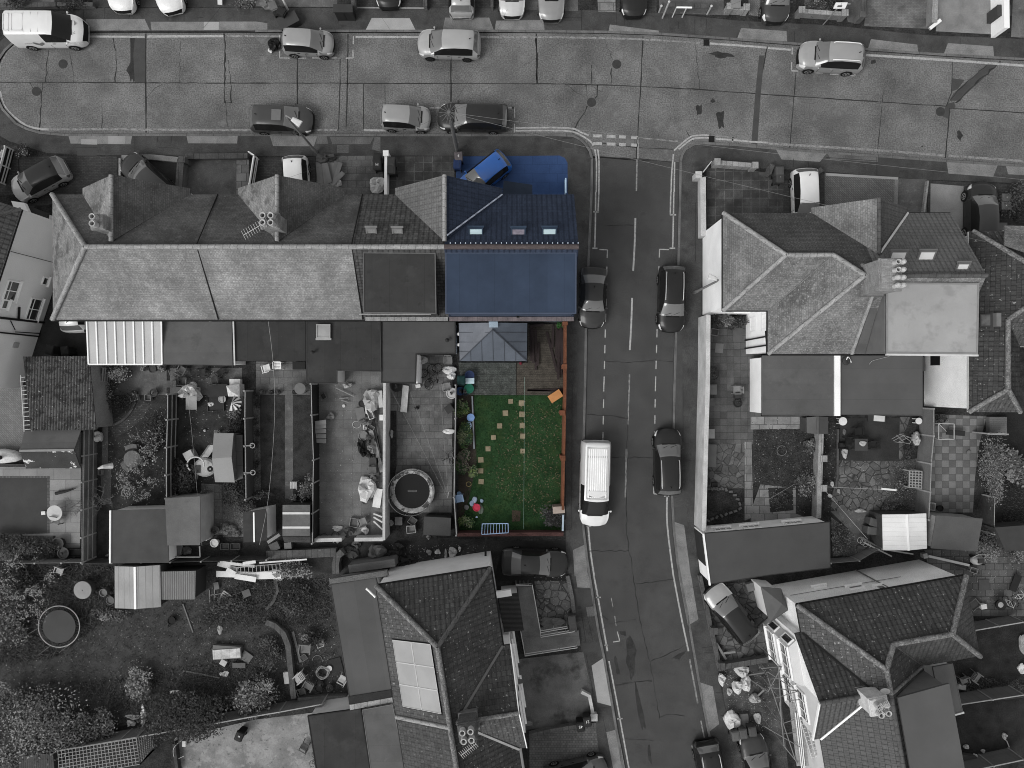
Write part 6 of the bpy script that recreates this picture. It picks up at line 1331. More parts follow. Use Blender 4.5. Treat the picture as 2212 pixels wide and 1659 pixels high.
for i,(x,y,lb,c_)in enumerate(((1050,1368,'black bin nearest the pavement left of the white fence',.03),(1052,1432,'black bin with pale lid marks left of the white fence',.035),(1172,1400,'dark bin nearest the pavement right of the white fence',.045),(1175,1468,'large dark bin right of the white fence, closer to the house',.04))):bin_(*D(1,0,x,y)[0],rnd.uniform(-8,8),lb,c_,number='M' if i==1 else None)
sack(*D(1,0,1052,1595)[0],'large white rubble sack with an open top beside the white fence',(1.15,1.15,.9),None,11)
for i,(a,b,c_,d_,w_)in enumerate(((540,1400,560,1600,.4),(590,1405,610,1600,.35),(650,1405,640,1600,.4),(700,1400,650,1590,.35),(730,1405,680,1560,.3),(755,1490,650,1600,.3),(600,1410,640,1580,.3))):
 beam(*D(1,0,a,b)[0],*D(1,0,c_,d_)[0],'old board in the heap of planks on the slab front yard',w_,.03,.2+i*.06,.35+i*.06,.13+.02*(i%3),group='boards heaped on the slab front yard')
sack(*D(1,0,605,1362)[0],'dark heap of cuttings at the head of the plank pile',(1.3,.7,.5),.06,12,'debris_heap','rubble',rough=.35);sack(*D(1,0,705,1580)[0],'small white sack at the foot of the plank pile',(.6,.5,.4),None,13)
bin_(*D(1,0,1752,1358)[0],4,'brown grey bin at the corner of the blue forecourt',(.1,.09,.095),number='F');bin_(*D(1,0,1742,1425)[0],-4,'navy bin below the brown grey one on the blue forecourt',(.02,.035,.09))
fence('pale blue panel fence at the right edge of the blue forecourt',[(1222,386),(1222,416)],1.0,M('pale_blue_board',(.45,.62,.8),var=.08,fine=.05),bays=1,rmat=M('pale_blue_board2',(.5,.66,.82),fine=0),post=.08,cap=True)
fence('black hedge panel fence with white rails at the far left',D(0,0,40,1262,0,1420,-40,1560),1.1,G(.015),rmat=G(.5),bays=2,cap=True);bush('leafy plant with pale flower heads near the two tone car',*D(0,0,190,1320)[0],1.0,1.0,.9,500,.06,21,[m_leafd,m_leafd,m_leafl])
A('front_yard',(-100,1240,150,1260,170,1680,-100,1700),m_blockd,3,0,0)
p=P(*D(0,0,15,1330)[0],.8);MBx=MB().box((p.x,p.y,.75),(.5,.04,.3),R(60),0,R(-40));one('name_board','small pale board with dark characters at the far left edge','sign',MBx,m_upvc)
A('brick_drive',(-120,20,210,28,215,600,-120,600),M('grey_brick_drive',.14,pat=('brick',.22,.11,.01,.6,.12,.5),var=.15,ns=.6,fine=.1,bump=.1,rot=45),1,0,2);A('patio',(-120,715,700,715,690,1420,480,1420,480,1310,-120,1310),M('large_flagstones',.2,pat=('brick',1.15,.72,.012,.35,.2,.3),var=.15,ns=.8,fine=.1,bump=.12),1,0,2)
A('artificial_lawn',(-120,812,408,815,405,1285,-120,1288),m_turf,3,0,2);A('brick_edging',(-120,795,432,795,430,1290,-120,1312),M('brick_edging_mat',.1,pat=('brick',.1,.22,.012,.4,.2,0),var=.2,fine=.15,bump=.15),2,0,2)
A('side_yard',(380,1100,760,1100,760,1420,300,1420),M('dark_side_yard',.03,var=.35,fine=.2,bump=.1),1,0,1)
bin_(*D(0,1,575,1372)[0],8,'black bin in the side yard behind the white car',.02);bin_(*D(0,1,445,1360)[0],-12,'dark bin near the wall in the side yard',.03)
h=thing('garage','corrugated roof garage with a ladder against its left side','garage',P(128,850,.1))
q=[P(50,770,2.5),P(192,769,2.5),P(208,928,2.4),P(66,930,2.4)];MB().slab(q,.06).build('roof',M('corrugated_mossy_sheet',.12,pat=('rib',.1,.75,0),var=.3,ns=.8,fine=.2,bump=.8,blots=((1.5,.5,.08,.025,.8),(5,.54,.06,.018,.8),(6,.62,.03,.34,.9))),h);MB().prism(inset(q,.12),.05,2.36).build('wall',M('speckled_wall',.2,var=.2,fine=.5,fs=18,bump=.3),h)
ladder((53,810),(61,932),'long pale aluminium ladder lying along the corrugated garage',n=13,z0=2.3,z1=2.3,colr=.5,wid=.5)
shed('gabled wooden shed with peeling pale paint on its lower roof slope',D(0,2,212,402,700,395,695,728,225,730),0,2.1,2.6,[m_fmid,M('peeling_felt',.04,var=.2,ns=1,fine=.15,bump=.1,blots=((1.3,.58,.02,.5,1),))],m_woodv,trim=G(.2),rp=(D(0,2,170,577)[0],D(0,2,640,570)[0]),ov=.2)
t=thing('covered_boat','long object under pale sheeting with a dark pot on top, left edge','cover',P(*D(0,2,60,628)[0],.1));a=P(*D(0,2,50,625)[0],.6);MB().blob((a.x-.6,a.y,.1),(3.6,1.0,.9),4,.06,14,0,7).build('sheet',m_tarp,t,True);MB().lathe((a.x-.1,a.y-.05,.9),[(.13,0),(.16,.35),(.12,.35),(.1,.1),(0,.1)],12).build('pot',G(.04),t)
wall('low timber edging under the pale covered object',D(0,2,-100,698,230,698),.3,.12,m_woodd,None)
t=thing('closed_parasol','closed dark parasol lying diagonally on the flagstones','parasol',P(*D(0,2,560,928)[0],.11));MB().tube([P(*D(0,2,482,945)[0],.3),P(*D(0,2,560,930)[0],.34),P(*D(0,2,632,908)[0],.3)],.12,8,0,.06).build('canopy',G(.03),t);MB().bar(P(*D(0,2,630,909)[0],.3),P(*D(0,2,655,900)[0],.3),.04).build('pole',G(.02),t)
table(*D(0,2,470,1115)[0],'round white table on the flagstone patio',.52,.72,.42);chair(*D(0,2,480,1180)[0],170,'thin metal chair tucked below the round white table',.12)
pot(*D(0,2,495,1380)[0],'large tilted dark pot at the patio corner',.38,.5,.06);pot(*D(0,2,543,1462)[0],'round pot with a white flower by the rear fence',.36,.5,.08,.2,3);boxy(*D(0,2,620,1458)[0],'dark raised planter trough by the rear fence',(1.2,.5,.4),0,.025,'planter','planter',open_=True);boxy(*D(0,2,480,1455)[0],'second dark trough left of the round pot',(.8,.5,.35),0,.03,'planter','planter',open_=True)
bush('dark evergreen hedge clump under the patio at the left edge',*D(0,2,110,1400)[0],3.6,1.7,1.2,1500,.09,31,[m_leafd,m_leafd,m_leafm],clumps=14);bush('dark rounded shrub beside the patio steps',*D(0,2,360,1410)[0],2.2,1.2,.9,900,.08,32,[m_leafd,m_leafd,m_leafm]);A('bed',(-120,1312,460,1312,470,1530,-120,1530),m_gravel,1,0,2)
boxy(*D(0,2,375,1115)[0],'small white box left on the artificial lawn',(.24,.2,.1),5,.6,'box','box')
fence('leaning board fence along the bottom of the flagstone garden',D(0,2,68,1552,530,1548,710,1545),1.5,M('pale_board',.16,var=.2,fine=.15,bump=.1),rails=False,post=.1,side=0);fence('rear fence continuing behind the large felt roofed shed',D(0,2,712,1552,1470,1542,2000,1530,2300,1522),1.5,m_woodd,rails=False,side=0)
fence('tall horizontal board fence between flagstone patio and lawn path',D(0,2,712,395,706,850,700,1330,700,1545),1.85,m_wood,bays=1.9,rails=(1.7,1.15,.6))
A('lawn',(845,90,1440,90,1440,1040,950,1040,950,1500,845,1500),m_lawn,1,0,2);A('patio',(840,-180,1440,-180,1440,95,840,95),m_conc,2,0,2)
mbp=MB();strip(mbp,smoothline(PP(D(0,2,960,400,1080,330,1180,240,1235,150),.118),6),1.15);struct('path',mbp,M('curved_path_paving',.055,pat=('brick',.25,.12,.012,.5,.2,.5),var=.25,fine=.15,bump=.1));A('path',(885,365,935,365,930,720,880,720),m_conc,3,0,2);A('path',(860,700,960,720,960,1040,890,1040),m_conc,4,0,2)
wall('curved brick edging beside the corrugated garage wall',smoothline([Vector((*q,0))for q in D(0,2,975,355,1060,310,1130,230,1165,150)],5)and[(v.x,v.y)for v in smoothline([Vector((*q,0))for q in D(0,2,975,355,1060,310,1130,230,1165,150)],4)],.22,.16,m_ridge2,None,name='path_edging',cat='edging')
fence('low lattice screen beside the garage corner',D(0,1,880,1520,870,1640),1.2,G(.1),bays=.6,rails=(1.1,.8,.5,.2),post=.05);bush('pale variegated shrub beside the white lean-to',*D(0,1,1010,1560)[0],1.5,1.4,1.0,700,.08,41,[m_leafl,M('white_leaf',.4,var=.3,ns=4,fine=.1,bump=0),m_leafd]);bush('small shrub with scattered white blooms by the corrugated garage wall',*D(0,2,930,60)[0],1.2,1.5,.7,350,.07,42,[m_leafd,m_leafl,m_leafd])
bush('dark ground shrub inside the curved path',*D(0,2,1040,170)[0],1.9,2.0,.5,700,.06,43);bush('low dark shrub along the right fence of the round table garden',*D(0,2,1330,420)[0],1.3,3.2,.6,900,.06,44)
for i,(c,r,x,y,lb,rr_,pl)in enumerate(((0,1,1250,1520,'pot of pale flowers under the grey felted extension',.2,.4),(0,1,1315,1530,'empty dark pot under the grey felted extension',.24,0),(0,1,1400,1525,'dark leafy pot right of the empty dark pot',.22,.45),(0,2,1325,75,'round pot with a bright highlight at the path head',.26,.1),(0,2,1155,75,'small black pot left of the path head',.18,.3))):pot(*D(c,r,x,y)[0],lb,rr_,.35,.05,pl,50+i,mats=[m_leafd,m_leafl])
boxy(*D(0,2,1155,120)[0],'square planter at the left of the path head',(.5,.38,.3),15,.2,'planter','planter',open_=True);boxy(*D(0,2,1275,118)[0],'square planter at the right of the path head',(.45,.38,.3),-5,.2,'planter','planter',open_=True)
m_teak=M('weathered_slats',.13,pat=('line',.09,.1,.4,0),var=.2,fine=.15,bump=.15)
table(*D(0,2,1142,650)[0],'round slatted wooden table in the second garden',.58,.7,mat=m_teak);
for x,y,dg,lb in((1138,570,10,'curved slatted bench above the round table'),(1105,700,130,'curved slatted bench at the lower left of the round table'),(1245,650,95,'curved slatted bench right of the round table')):
 p=P(*D(0,2,x,y)[0],.5);t=thing('bench',lb,'bench',(p.x,p.y,.11),R(dg),'benches round the slatted table');mb=MB();mb.grid([[(a,.25-a*a*.5+o,.45)for a in(-.4,-.2,0,.2,.4)]for o in(-.14,.14)]);mb.grid([[(a,.25-a*a*.5+o,.41)for a in(-.4,-.2,0,.2,.4)]for o in(-.14,.14)]);mb.build('seat',m_teak,t,local=True)
 for a in(-.33,.33):MB().box((a,.2,.2),(.06,.24,.4)).build('leg',m_teak,t,local=True)
t=thing('closed_parasol','closed pale parasol leaning from the board fence','parasol',P(*D(0,2,905,715)[0],.5));MB().tube([P(*D(0,2,845,732)[0],1.5),P(*D(0,2,890,715)[0],1.4),P(*D(0,2,972,705)[0],1.0)],.05,8,0,.2).build('canopy',m_tarp,t);MB().bar(P(*D(0,2,972,705)[0],1.0),P(*D(0,2,990,650)[0],.2),.04).build('pole',G(.1),t)
sack(*D(0,2,850,455)[0],'bright white plant fleece hanging by the board fence',(.5,.7,.7),None,23,'fleece','fleece');boxy(*D(0,2,862,765)[0],'small open wire frame under the pale parasol',(.28,.35,.3),0,.2,'wire_basket','basket',open_=True)
twigtree('bare twiggy tree overhanging the board fence',*D(0,2,870,1010)[0],1.25,1.3,5,6,4,M('grey_twig',.14,var=.2,fine=.1,bump=0),0,'bare_tree','tree',dirx=-.15,r0=.05);twigtree('sparse shrub with tiny pale leaves in the second garden',*D(0,2,1230,850)[0],1.2,.9,6,7,4,m_bark,900,'deciduous_shrub','shrub');twigtree('pale leaved shrub by the divided fence, upper right of the round table',*D(0,2,1350,540)[0],1.1,.9,8,5,4,m_twig,350,'deciduous_shrub','shrub',dirx=-.4)
for x,y,i in((1300,470,1),(1342,550,2),(1228,585,3),(1320,663,4),(1247,700,5)):sack(*D(0,2,x,y)[0],'tiny white garden globe light among the shrubs',(.12,.12,.12),.7,i,'globe_light','globe light','globe lights in the second garden',z0=.5,rough=.02)
sack(*D(0,2,930,1480)[0],'pale wire frame behind the large felt shed',(.2,.2,.3),.2,9,'frame_scrap','scrap')
fence('open rail fence with cross posts between second and third gardens',D(0,2,1440,90,1438,310,1430,550,1428,790,1430,990),1.8,M('dark_panel_board',.035,pat=('line',.16,.1,.4,1),var=.2,fine=.2,bump=.2),bays=1.9,rails=(1.72,1.1,.5),post=.1);wall('short brick wall stub at the head of the open rail fence',D(0,2,1440,0,1520,0),.9,.4,m_brick,m_ridge2)
h=shed('large flat felt roofed shed with white left verge',D(0,2,960,1092,1442,1080,1460,1545,955,1550),None,2.3,2.3,M('shed_felt',.06,var=.2,ns=.5,fine=.15,fs=25,bump=.1),m_upvc);MB().bar(P(*D(0,2,955,1092)[0],2.32),P(*D(0,2,953,1548)[0],2.32),.1,.12).build('verge',m_upvc,h)
h=shed('square shed with pale stained felt roof beside the large flat one',D(0,2,1425,988,1728,970,1728,1392,1445,1395),None,2.5,2.5,M('pale_stained_felt',.105,var=.2,ns=.7,fine=.1,bump=.05,blots=((.8,.6,.14,.04,.6),)),G(.3));wallwin(h,(P(1728/4,1225+830-415*2+829.5,0).x,0),(P(1728/4,0,0).x,1),.5,1.5,.4,.6,0)if False else None
MB().bar(P(*D(0,2,1800,960)[0],.6),P(*D(0,2,1805,1340)[0],.6),.1,.9).build('white_side_door',m_white,h)
t=thing('potting_bench','dark slatted lean-to frame below the square shed','frame',P(*D(0,2,1590,1440)[0],.1));
for a,b in(((1480,1495),(1730,1495)),((1725,1400),(1730,1495)),((1470,1400),(1475,1500))):MB().bar(P(*D(0,2,*a)[0],1.2),P(*D(0,2,*b)[0],1.2),.07).build('rail',G(.2),t)
MB().slab(PP(D(0,2,1460,1398,1580,1398,1560,1480,1470,1500),1.0),.05).build('shelf',G(.09),t);sack(*D(0,2,1610,1440)[0],'crumpled items in the dark slatted frame',(.6,.6,.5),.12,24,'bagged_items','bag')
A('lawn',(1525,90,2100,90,2100,860,1740,860,1740,1000,1525,960),m_lawn,1,0,2);A('patio',(1470,1520-1659,2090,1520-1659,2090,95,1470,95),m_conc,3,0,2);A('path',(1740,860,1920,870,1925,1300,1740,1300),m_slabs,2,0,2);A('bed',(1925,860,2110,860,2110,1320,1925,1320),m_gravel,2,0,2)
m_gr=M('dark_wicker',.05,var=.2,fine=.3,bump=.2)
for x,y,dg,lb,c_ in((1505,1558,20,'dark wicker chair at the left of the felted patio',.1),(1570,1540,-30,'wicker stool beside the left wicker chair',.12),(1740,1560,180,'black round firepit seat on the circular paving',.03),(1900,1560,40,'black garden chair beside the circular paving',.02),(1580,1630,0,'dark wicker bench with cushions under the extension',.06),(1850,1625,10,'low dark rattan sofa seat at the lower edge of the patio',.05)):chair(*D(0,1,x,y)[0],dg,lb,c_)
boxy(*D(0,1,2030,1650)[0],'small white garden box beside the dark plank fence',(.7,.5,.4),0,.5,'storage_box','box')
A('circular_paving',[(553*0+(1735+95*math.cos(k*.35))/4,414.75+(1550+75*math.sin(k*.35))/4)for k in range(18)],m_blockd,5)
sack(*D(0,2,1640,75)[0],'crumpled white sheet hung on the washing line',(1.5,.9,.9),None,31,'sheet','cloth',rough=.35,mat=m_tarp);one('towel','pale grey towel hanging below the crumpled sheet','towel',MB().grid([[P(*D(0,2,x,y)[0],z)for x in(1605,1640,1680,1700)]for y,z in((105,1.5),(150,1.0),(195,.6),(222,.4))]),G(.25),True)
sack(*D(0,2,1665,12)[0],'fluffy pale cushion heap near the washing line',(.7,.5,.4),.4,32,'cushion_heap','cushion');boxy(*D(0,2,1688,55)[0],'white rimmed square basin beside the cushion heap',(.5,.4,.25),0,.5,'basin','basin',open_=True)
boxy(*D(0,2,1880,55)[0],'wide black storage bench on the patio',(1.3,.8,.6),2,.03,'storage_bench','bench');boxy(*D(0,2,1860,165)[0],'dark square planting tray on the lawn',(1.1,1.1,.2),3,.07,'tray','tray',open_=True);sack(*D(0,2,1822,175)[0],'small white toy on the dark tray',(.45,.35,.2),None,33,'toy','toy');pot(*D(0,2,1918,130)[0],'pale rimmed bowl at the corner of the dark tray',.24,.2,.3)
t=thing('covered_furniture','square pale canopy with four folds beside the plank fence','canopy',P(*D(0,2,2015,55)[0],.1));q=PP(D(0,2,1955,15,2068,0,2072,108,1972,108),1.1);ap=(q[0]+q[2])/2+Vector((0,0,.4));mb=MB()
for a,b in zip(q,q[1:]+q[:1]):mb.poly([a,b,ap]);mb.poly([a,b,Vector((b.x,b.y,.2)),Vector((a.x,a.y,.2))])
mb.build('cover',m_tarp,t);t=thing('rotary_airer','folded pale parasol cloth fanned against the plank fence','cloth',P(*D(0,2,2040,170)[0],.1));mb=MB()
for k in range(6):a=R(-75+k*32);mb.slab([P(*D(0,2,2000,160)[0],1.3),P(2000/4+22*math.cos(a),829.5+160/4+18*math.sin(a),1.2),P(2000/4+22*math.cos(a+.3),829.5+160/4+18*math.sin(a+.3),1.0)],.02)
mb.build('folds',m_tarp,t);bush('round pale bag of cuttings below the folded parasol cloth',*D(0,2,2020,255)[0],.9,.8,.5,300,.06,45,[m_leafm,m_leafl])
m_ph=M('playhouse_roof',.22,var=.08,ns=.6,fine=.04,bump=0)
shed('grey gable roofed play house beside the slide',D(0,2,1845,425,2018,425,2028,848,1855,850),1,2.0,2.3,m_ph,m_woodv,'play_house','play house',rp=(D(0,2,1840,640)[0],D(0,2,2005,640)[0]))if False else None
h=thing('play_house','play house with pale grey folded roof beside the slide','play house',P(*D(0,2,1950,640)[0],.1));a,b,c_,d_=PP(D(0,2,1848,425,2018,425,2028,850,1858,848),2.0);e,f=P(*D(0,2,1832,645)[0],2.5),P(*D(0,2,2000,632)[0],2.5)
MB().slab([a,b,f,e],.05).slab([e,f,c_,d_],.05).build('roof',m_ph,h);MB().prism(inset([a,b,c_,d_],.1),.05,1.95).build('wall',m_woodv,h);MB().slab(PP(D(0,2,2020,440,2095,440,2100,815,2028,840),1.3),.05).build('porch_deck',M('playhouse_deck',.1,pat=('line',.9,.03,.5,1),var=.1,fine=.1),h)
h=thing('play_slide','pale plastic slide tower with looped rail beside the play house','slide',P(*D(0,2,1700,690)[0],.1));m_pl=G(.35,.4)
a,b=P(*D(0,2,1845,520)[0],1.3),P(*D(0,2,1740,670)[0],.3);MB().grid([[a+Vector((x,-.05,z)),a.lerp(b,.5)+Vector((x*1.0-.05,-.05,z-.15)),b+Vector((x,-.05,z))]for x,z in((-.28,.18),(-.22,0),(.22,0),(.28,.18))]).build('chute',m_pl,h)
p=P(*D(0,2,1770,720)[0],.6);MB().lathe((p.x,p.y,.1),[(.75,0),(.75,.5),(.6,.62),(0,.6)],18,0,0,1,.85).build('tower',m_pl,h);MB().box((p.x-.5,p.y-.1,.75),(.5,.5,.05)).build('tower_floor',G(.05),h);MB().lathe((p.x+.4,p.y-.1,.68),[(.2,0),(.2,.05),(.1,.06),(0,.0)],12).build('tower_hole',m_black,h)
c0=P(*D(0,2,1690,695)[0],1.0);MB().tube([(c0.x+.56*math.cos(R(k*18-20)),c0.y+.5*math.sin(R(k*18-20)),1.0)for k in range(15)],.05,6).build('looped_rail',G(.5),h);MB().box((c0.x-.55,c0.y+.6,.5),(.6,.55,.7),.5).build('step_block',m_pl,h);MB().slab([c0+Vector((-.3,-.3,-.3)),c0+Vector((.1,-.3,-.3)),c0+Vector((-.2,-1.1,-.8)),c0+Vector((-.35,-1.1,-.8))],.05).build('lower_chute',G(.2),h)
sack(*D(0,2,1770,402)[0],'small white ball on the lawn near the play house',(.2,.2,.2),.4,5,'ball','ball',rough=.01);bush('large dark fern like shrub by the open rail fence',*D(0,2,1545,800)[0],2.2,2.2,1.1,1500,.09,46,[m_leafd,m_leafd,m_leafm]);bush('small white flowered plant at the shed corner',*D(0,2,1768,948)[0],.55,.5,.8,200,.06,47,[m_leafl,m_leafm]);bush('white flower clump on the play house corner',*D(0,2,1880,412)[0],.5,.35,.6,140,.05,48,[m_leafl,m_leafm])
bush('dark weedy clump right of the stepping path',*D(0,2,2000,930)[0],1.5,1.6,.6,600,.08,49);bush('thorny dark shrub against the plank fence base',*D(0,2,2130,1050)[0],1.2,1.0,.8,500,.07,50);bush('low dark shrub at the upper end of the plank fence',*D(0,2,2040,340)[0],1.1,1.2,.5,400,.07,53)
tube1([(*D(0,2,1600,-40)[0],2.0),(*D(0,2,1650,350)[0],1.9),(*D(0,2,1700,900)[0],1.95),(*D(0,2,1745,1400)[0],2.1)],'washing line running down the third garden',.006,.4,'washing_line','line')
fence('broad plank topped fence between third and fourth gardens',D(0,2,2110,60,2108,300,2112,540,2115,780,2118,1000),1.8,M('plank_top_board',.075,pat=('line',.16,.08,.5,1),var=.2,fine=.15,bump=.2),bays=1.9,rails=(1.72,),post=.1)
for x,y,lb in((2180,532,'upper pale hanging basket ring on the plank fence'),(2185,765,'lower pale hanging basket ring on the plank fence')):p=P(*D(0,2,x,y)[0],1.6);t=thing('hanging_basket',lb,'basket',(p.x,p.y,1.3));MB().tube([(p.x+.16*math.cos(k*.7),p.y+.16*math.sin(k*.7),1.6)for k in range(10)],.03,5).build('ring',G(.35),t);MB().bar((p.x,p.y,1.75),(p.x-.55,p.y,1.78),.04).build('bracket',G(.35),t)
for i,(x,y,lb)in enumerate(((1855,1265,'ornate dark pot beside the square shed door'),(1850,1375,'white metal bucket on the crossed poles'),(1940,1405,'grey washing up tub by the rear fence'),(2030,1405,'black rimmed tub right of the grey tub'))):
 if i in(0,1):pot(*D(0,2,x,y)[0],lb,.26,.5,(.1,.5)[i],.35 if i==0 else 0,60)
 else:boxy(*D(0,2,x,y)[0],lb,(.6,.4,.25),0,.1,'tub','tub',open_=True)
for x,y,s_ in((1950,1230,1),(2005,1245,2),(1960,1270,3),(2040,1290,4)):sack(*D(0,2,x,y)[0],'rounded rockery stone in the gravel by the small sheds',(.6,.5,.35),.1,s_,'rockery_stone','stone','rockery stones',rough=.12)
t_=lambda c,r,x,y:D(c,r,x,y)[0]
def sacks(rows,c,r,name,cat,group=None,**k):
 for i,(x,y,d,v,lb)in enumerate(rows):sack(*t_(c,r,x,y),lb,d,v,100+i,name,cat,group,**k)
def beams(rows,c,r,name='plank',cat='plank',**k):
 for x,y,x2,y2,w_,v,lb in rows:beam(*t_(c,r,x,y),*t_(c,r,x2,y2),lb,w_,k.get('h',.04),k.get('z0',.16),k.get('z1'),v,name,cat)
def boxes(rows,c,r):
 for x,y,d,dg,v,lb,nm,op in rows:boxy(*t_(c,r,x,y),lb,d,dg,v,nm,nm.split('_')[-1],open_=op)
def pots(rows,c,r):
 for i,(x,y,rr_,h_,v,pl,lb)in enumerate(rows):pot(*t_(c,r,x,y),lb,rr_,h_,v,pl,70+i)
def bushes(rows,c,r,**k):
 for i,(x,y,dx,dy,h_,n,ms,lb)in enumerate(rows):bush(lb,*t_(c,r,x,y),dx,dy,h_,n,k.get('size',.08),200+i+c*31+r*7,{'d':[m_leafd,m_leafd,m_leafm],'m':[m_leafm,m_leafd,m_leafm,m_leafl],'l':[m_leafl,m_leafm,m_leafm]}[ms],clumps=k.get('clumps',12))
A('patio',(0,1465-1659,430,1465-1659,470,0,470,96,0,96),m_slabs,1,1,2);A('lawn',(30,100,250,98,252,938,40,938),m_lawn,1,1,2);A('lawn',(318,100,480,98,490,960,320,960),m_lawn,2,1,2);A('path',(250,94,318,94,320,990,252,990),m_conc,3,1,2);A('gravel_strip',(-60,95,32,95,42,960,-40,960),m_gravel,2,1,2)
chair(*t_(1,1,88,1520),15,'white plastic chair left on the pale slab patio',.62);chair(*t_(1,1,185,1500),180,'white slatted folding chair right of the plastic one',.7,slat=True);boxes([(370,1500,(.8,.5,.5),0,.02,'black cushion box on the pale slab patio','cushion_box',False)],1,1)
table(*t_(1,2,380,40),'pale round patio table at the dark fence',.38,.6,.13);pots([(50,70,.2,.35,.05,.2,'leftmost dark pot in the row along the lawn edge'),(130,72,.15,.3,.03,.25,'small dark pot second in the row along the lawn edge'),(190,70,.17,.3,.03,.15,'black pot third in the row along the lawn edge'),(333,70,.16,.3,.02,.1,'black pot beside the pale round table')],1,2)
chair(*t_(1,2,322,875),90,'pale slatted stool on the concrete strip path',.45,False,slat=True);boxes([(375,985,(.75,.35,.35),0,.03,'dark trough at the end of the strip path','planter',True),(160,1405,(.6,.5,.5),25,.09,'tilted grey box behind the white banded shed','box',False),(275,1397,(.45,.4,.4),5,.14,'small pale box below the striped shed','box',False)],1,2)
bushes([(440,880,.9,1.6,1.0,500,'l','pale leaved shrub against the fence of the two lawns'),(325,985,.4,.5,.5,150,'l','small bush at the end of the concrete strip path'),(60,960,1.2,.5,.6,300,'d','trailing dark plant over the white banded shed')],1,2)
for i,y in enumerate((100,180,330,420,520,690,780)):bush('small dark border plant in the gravel strip',*t_(1,2,-2+i%2*10,y),.42,.5,.4,110,.05,300+i,group='border plants in the gravel strip')
h=shed('dark felt roofed shed with a white band and panelled side',[(525,1107),(576,1098),(577,1167),(526,1172)],None,2.2,2.1,m_fdark,m_upvc);MB().bar(P(548,1107,2.23),P(549,1171,2.23),.09,.02).build('roof_band',m_upvc,h);p,q=P(577,1122,1.1),P(577.5,1146,1.1);MB().bar(p,q,.1,1.8).build('dark_panel',G(.05),h)
h=shed('small grey shed with two pale stripes across its roof',D(1,2,230,1045,466,1045,466,1312,228,1312),None,2.1,2.1,M('striped_shed_felt',.1,var=.25,ns=1.2,fine=.1,bump=0),m_woodd)
for y in(1117,1240):MB().bar(P(*t_(1,2,230,y),2.12),P(*t_(1,2,465,y),2.12),.14,.03).build('roof_stripe',G(.5),h)
MB().slab(PP(D(1,2,228,1318,470,1318,470,1370,245,1366),1.5),.05).build('lean_to',m_woodd,h);beams([(100,1370,205,1300,.2,.2,'pale sloping board between the two small sheds')],1,2,z0=1.0)
tube1([(*t_(1,1,105,1110),5),(*t_(1,1,150,1500),2.6),(*t_(1,2,160,300),2.2),(*t_(1,2,110,960),2.3),(*t_(1,2,30,1390),2.4)],'long pale cable sagging over the two lawns',.009,.35,'cable','cable')
fence('dark slatted fence left of the cluttered concrete yard',D(1,2,470,0,476,270,490,660,486,860,482,1380),1.75,M('dark_slat_board',.022,pat=('line',.3,.1,1.8,1),var=.2,fine=.15,bump=.2),bays=2.0,rails=(1.7,),post=.09)
A('yard',(545,-120,1098,-120,1098,1305,550,1310),M('pale_yard_slabs',.12,pat=('brick',.6,.6,.01,.7,.08,0),var=.3,ns=.8,fine=.15,fs=14,bump=.1,blots=((1,.57,.16,.07,.6),(2,.66,.1,.18,.4))),1,1,2)
wall('long tall pale wall between the cluttered yard and the trampoline yard',D(1,2,1110,-10,1107,600,1104,1350),2.0,.17,m_wallw,m_wallw,capov=.0)
wall('white low wall at the lower left of the cluttered yard',D(1,2,495,1352,740,1345),1.2,.18,m_wallw,m_wallw);wall('white low wall right of the gap in the cluttered yard',D(1,2,850,1345,1100,1342),1.2,.18,m_wallw,m_wallw)
sacks([(1000,140,(1.2,1.3,.6),.3,'pale crumpled plastic sheet heap at the top of the junk row'),(955,320,(.9,.6,.5),.12,'dark soil sack below the white board'),(905,530,(.5,.8,.5),.02,'black refuse sack leaning out of the junk row'),(925,590,(.55,.5,.4),.015,'lower black refuse sack in the junk row'),(985,480,(.7,.6,.5),.06,'dark holdall beside the long plank'),(1000,560,(.6,.6,.5),.2,'grey lumpy bag against the plank in the junk row'),(990,610,(.6,.5,.4),.03,'black sack nearest the stacked chairs'),(960,905,(1.25,1.35,.7),None,'big white torn dust sheet heap in the cluttered yard'),(1010,820,(.6,.5,.4),.14,'grey bucket heap above the white dust sheet'),(705,1247,(.7,.35,.15),.45,'crumpled pale rag on the lower yard slabs'),(945,1265,(.5,.5,.3),.5,'crumpled white paper under the toy chair'),(805,1270,(.55,.55,.5),.1,'dark wheelbarrow tub in the gap of the low wall'),(790,10,(.6,.4,.35),.3,'pale bundle under the flat roof edge'),(940,375,(.25,.4,.3),.5,'small white jug bag in the junk row'),(645,278,(.6,.45,.35),.22,'pale toy car on the yard slabs'),(1170,430,(.2,.5,.5),.3,'pale post bundle in the wall bed')],1,2,'junk_bag','bag',rough=.3)
boxes([(905,265,(.55,.95,.12),12,.14,'grey cabinet door laid beside the white board','cabinet_door',False),(985,260,(.35,.7,.5),20,.6,'white broken cabinet in the junk row','broken_cabinet',True),(990,375,(.5,.3,.3),-30,.22,'pale wooden crate by the hose ring','crate',True),(1050,985,(.5,1.25,.1),-8,.62,'white table top propped beside the dust sheet','board',False),(845,1200,(.55,.6,.3),-10,.25,'pale cardboard box under the toy chair','box',True),(580,105,(.35,.4,.3),30,.1,'dark crate at the top left of the cluttered yard','crate',True),(1085,290,(.25,.35,.5),0,.6,'white container against the tall pale wall','container',False),(1075,130,(.25,1.1,.4),4,.4,'white panel leaning on the tall pale wall','panel',False)],1,2)
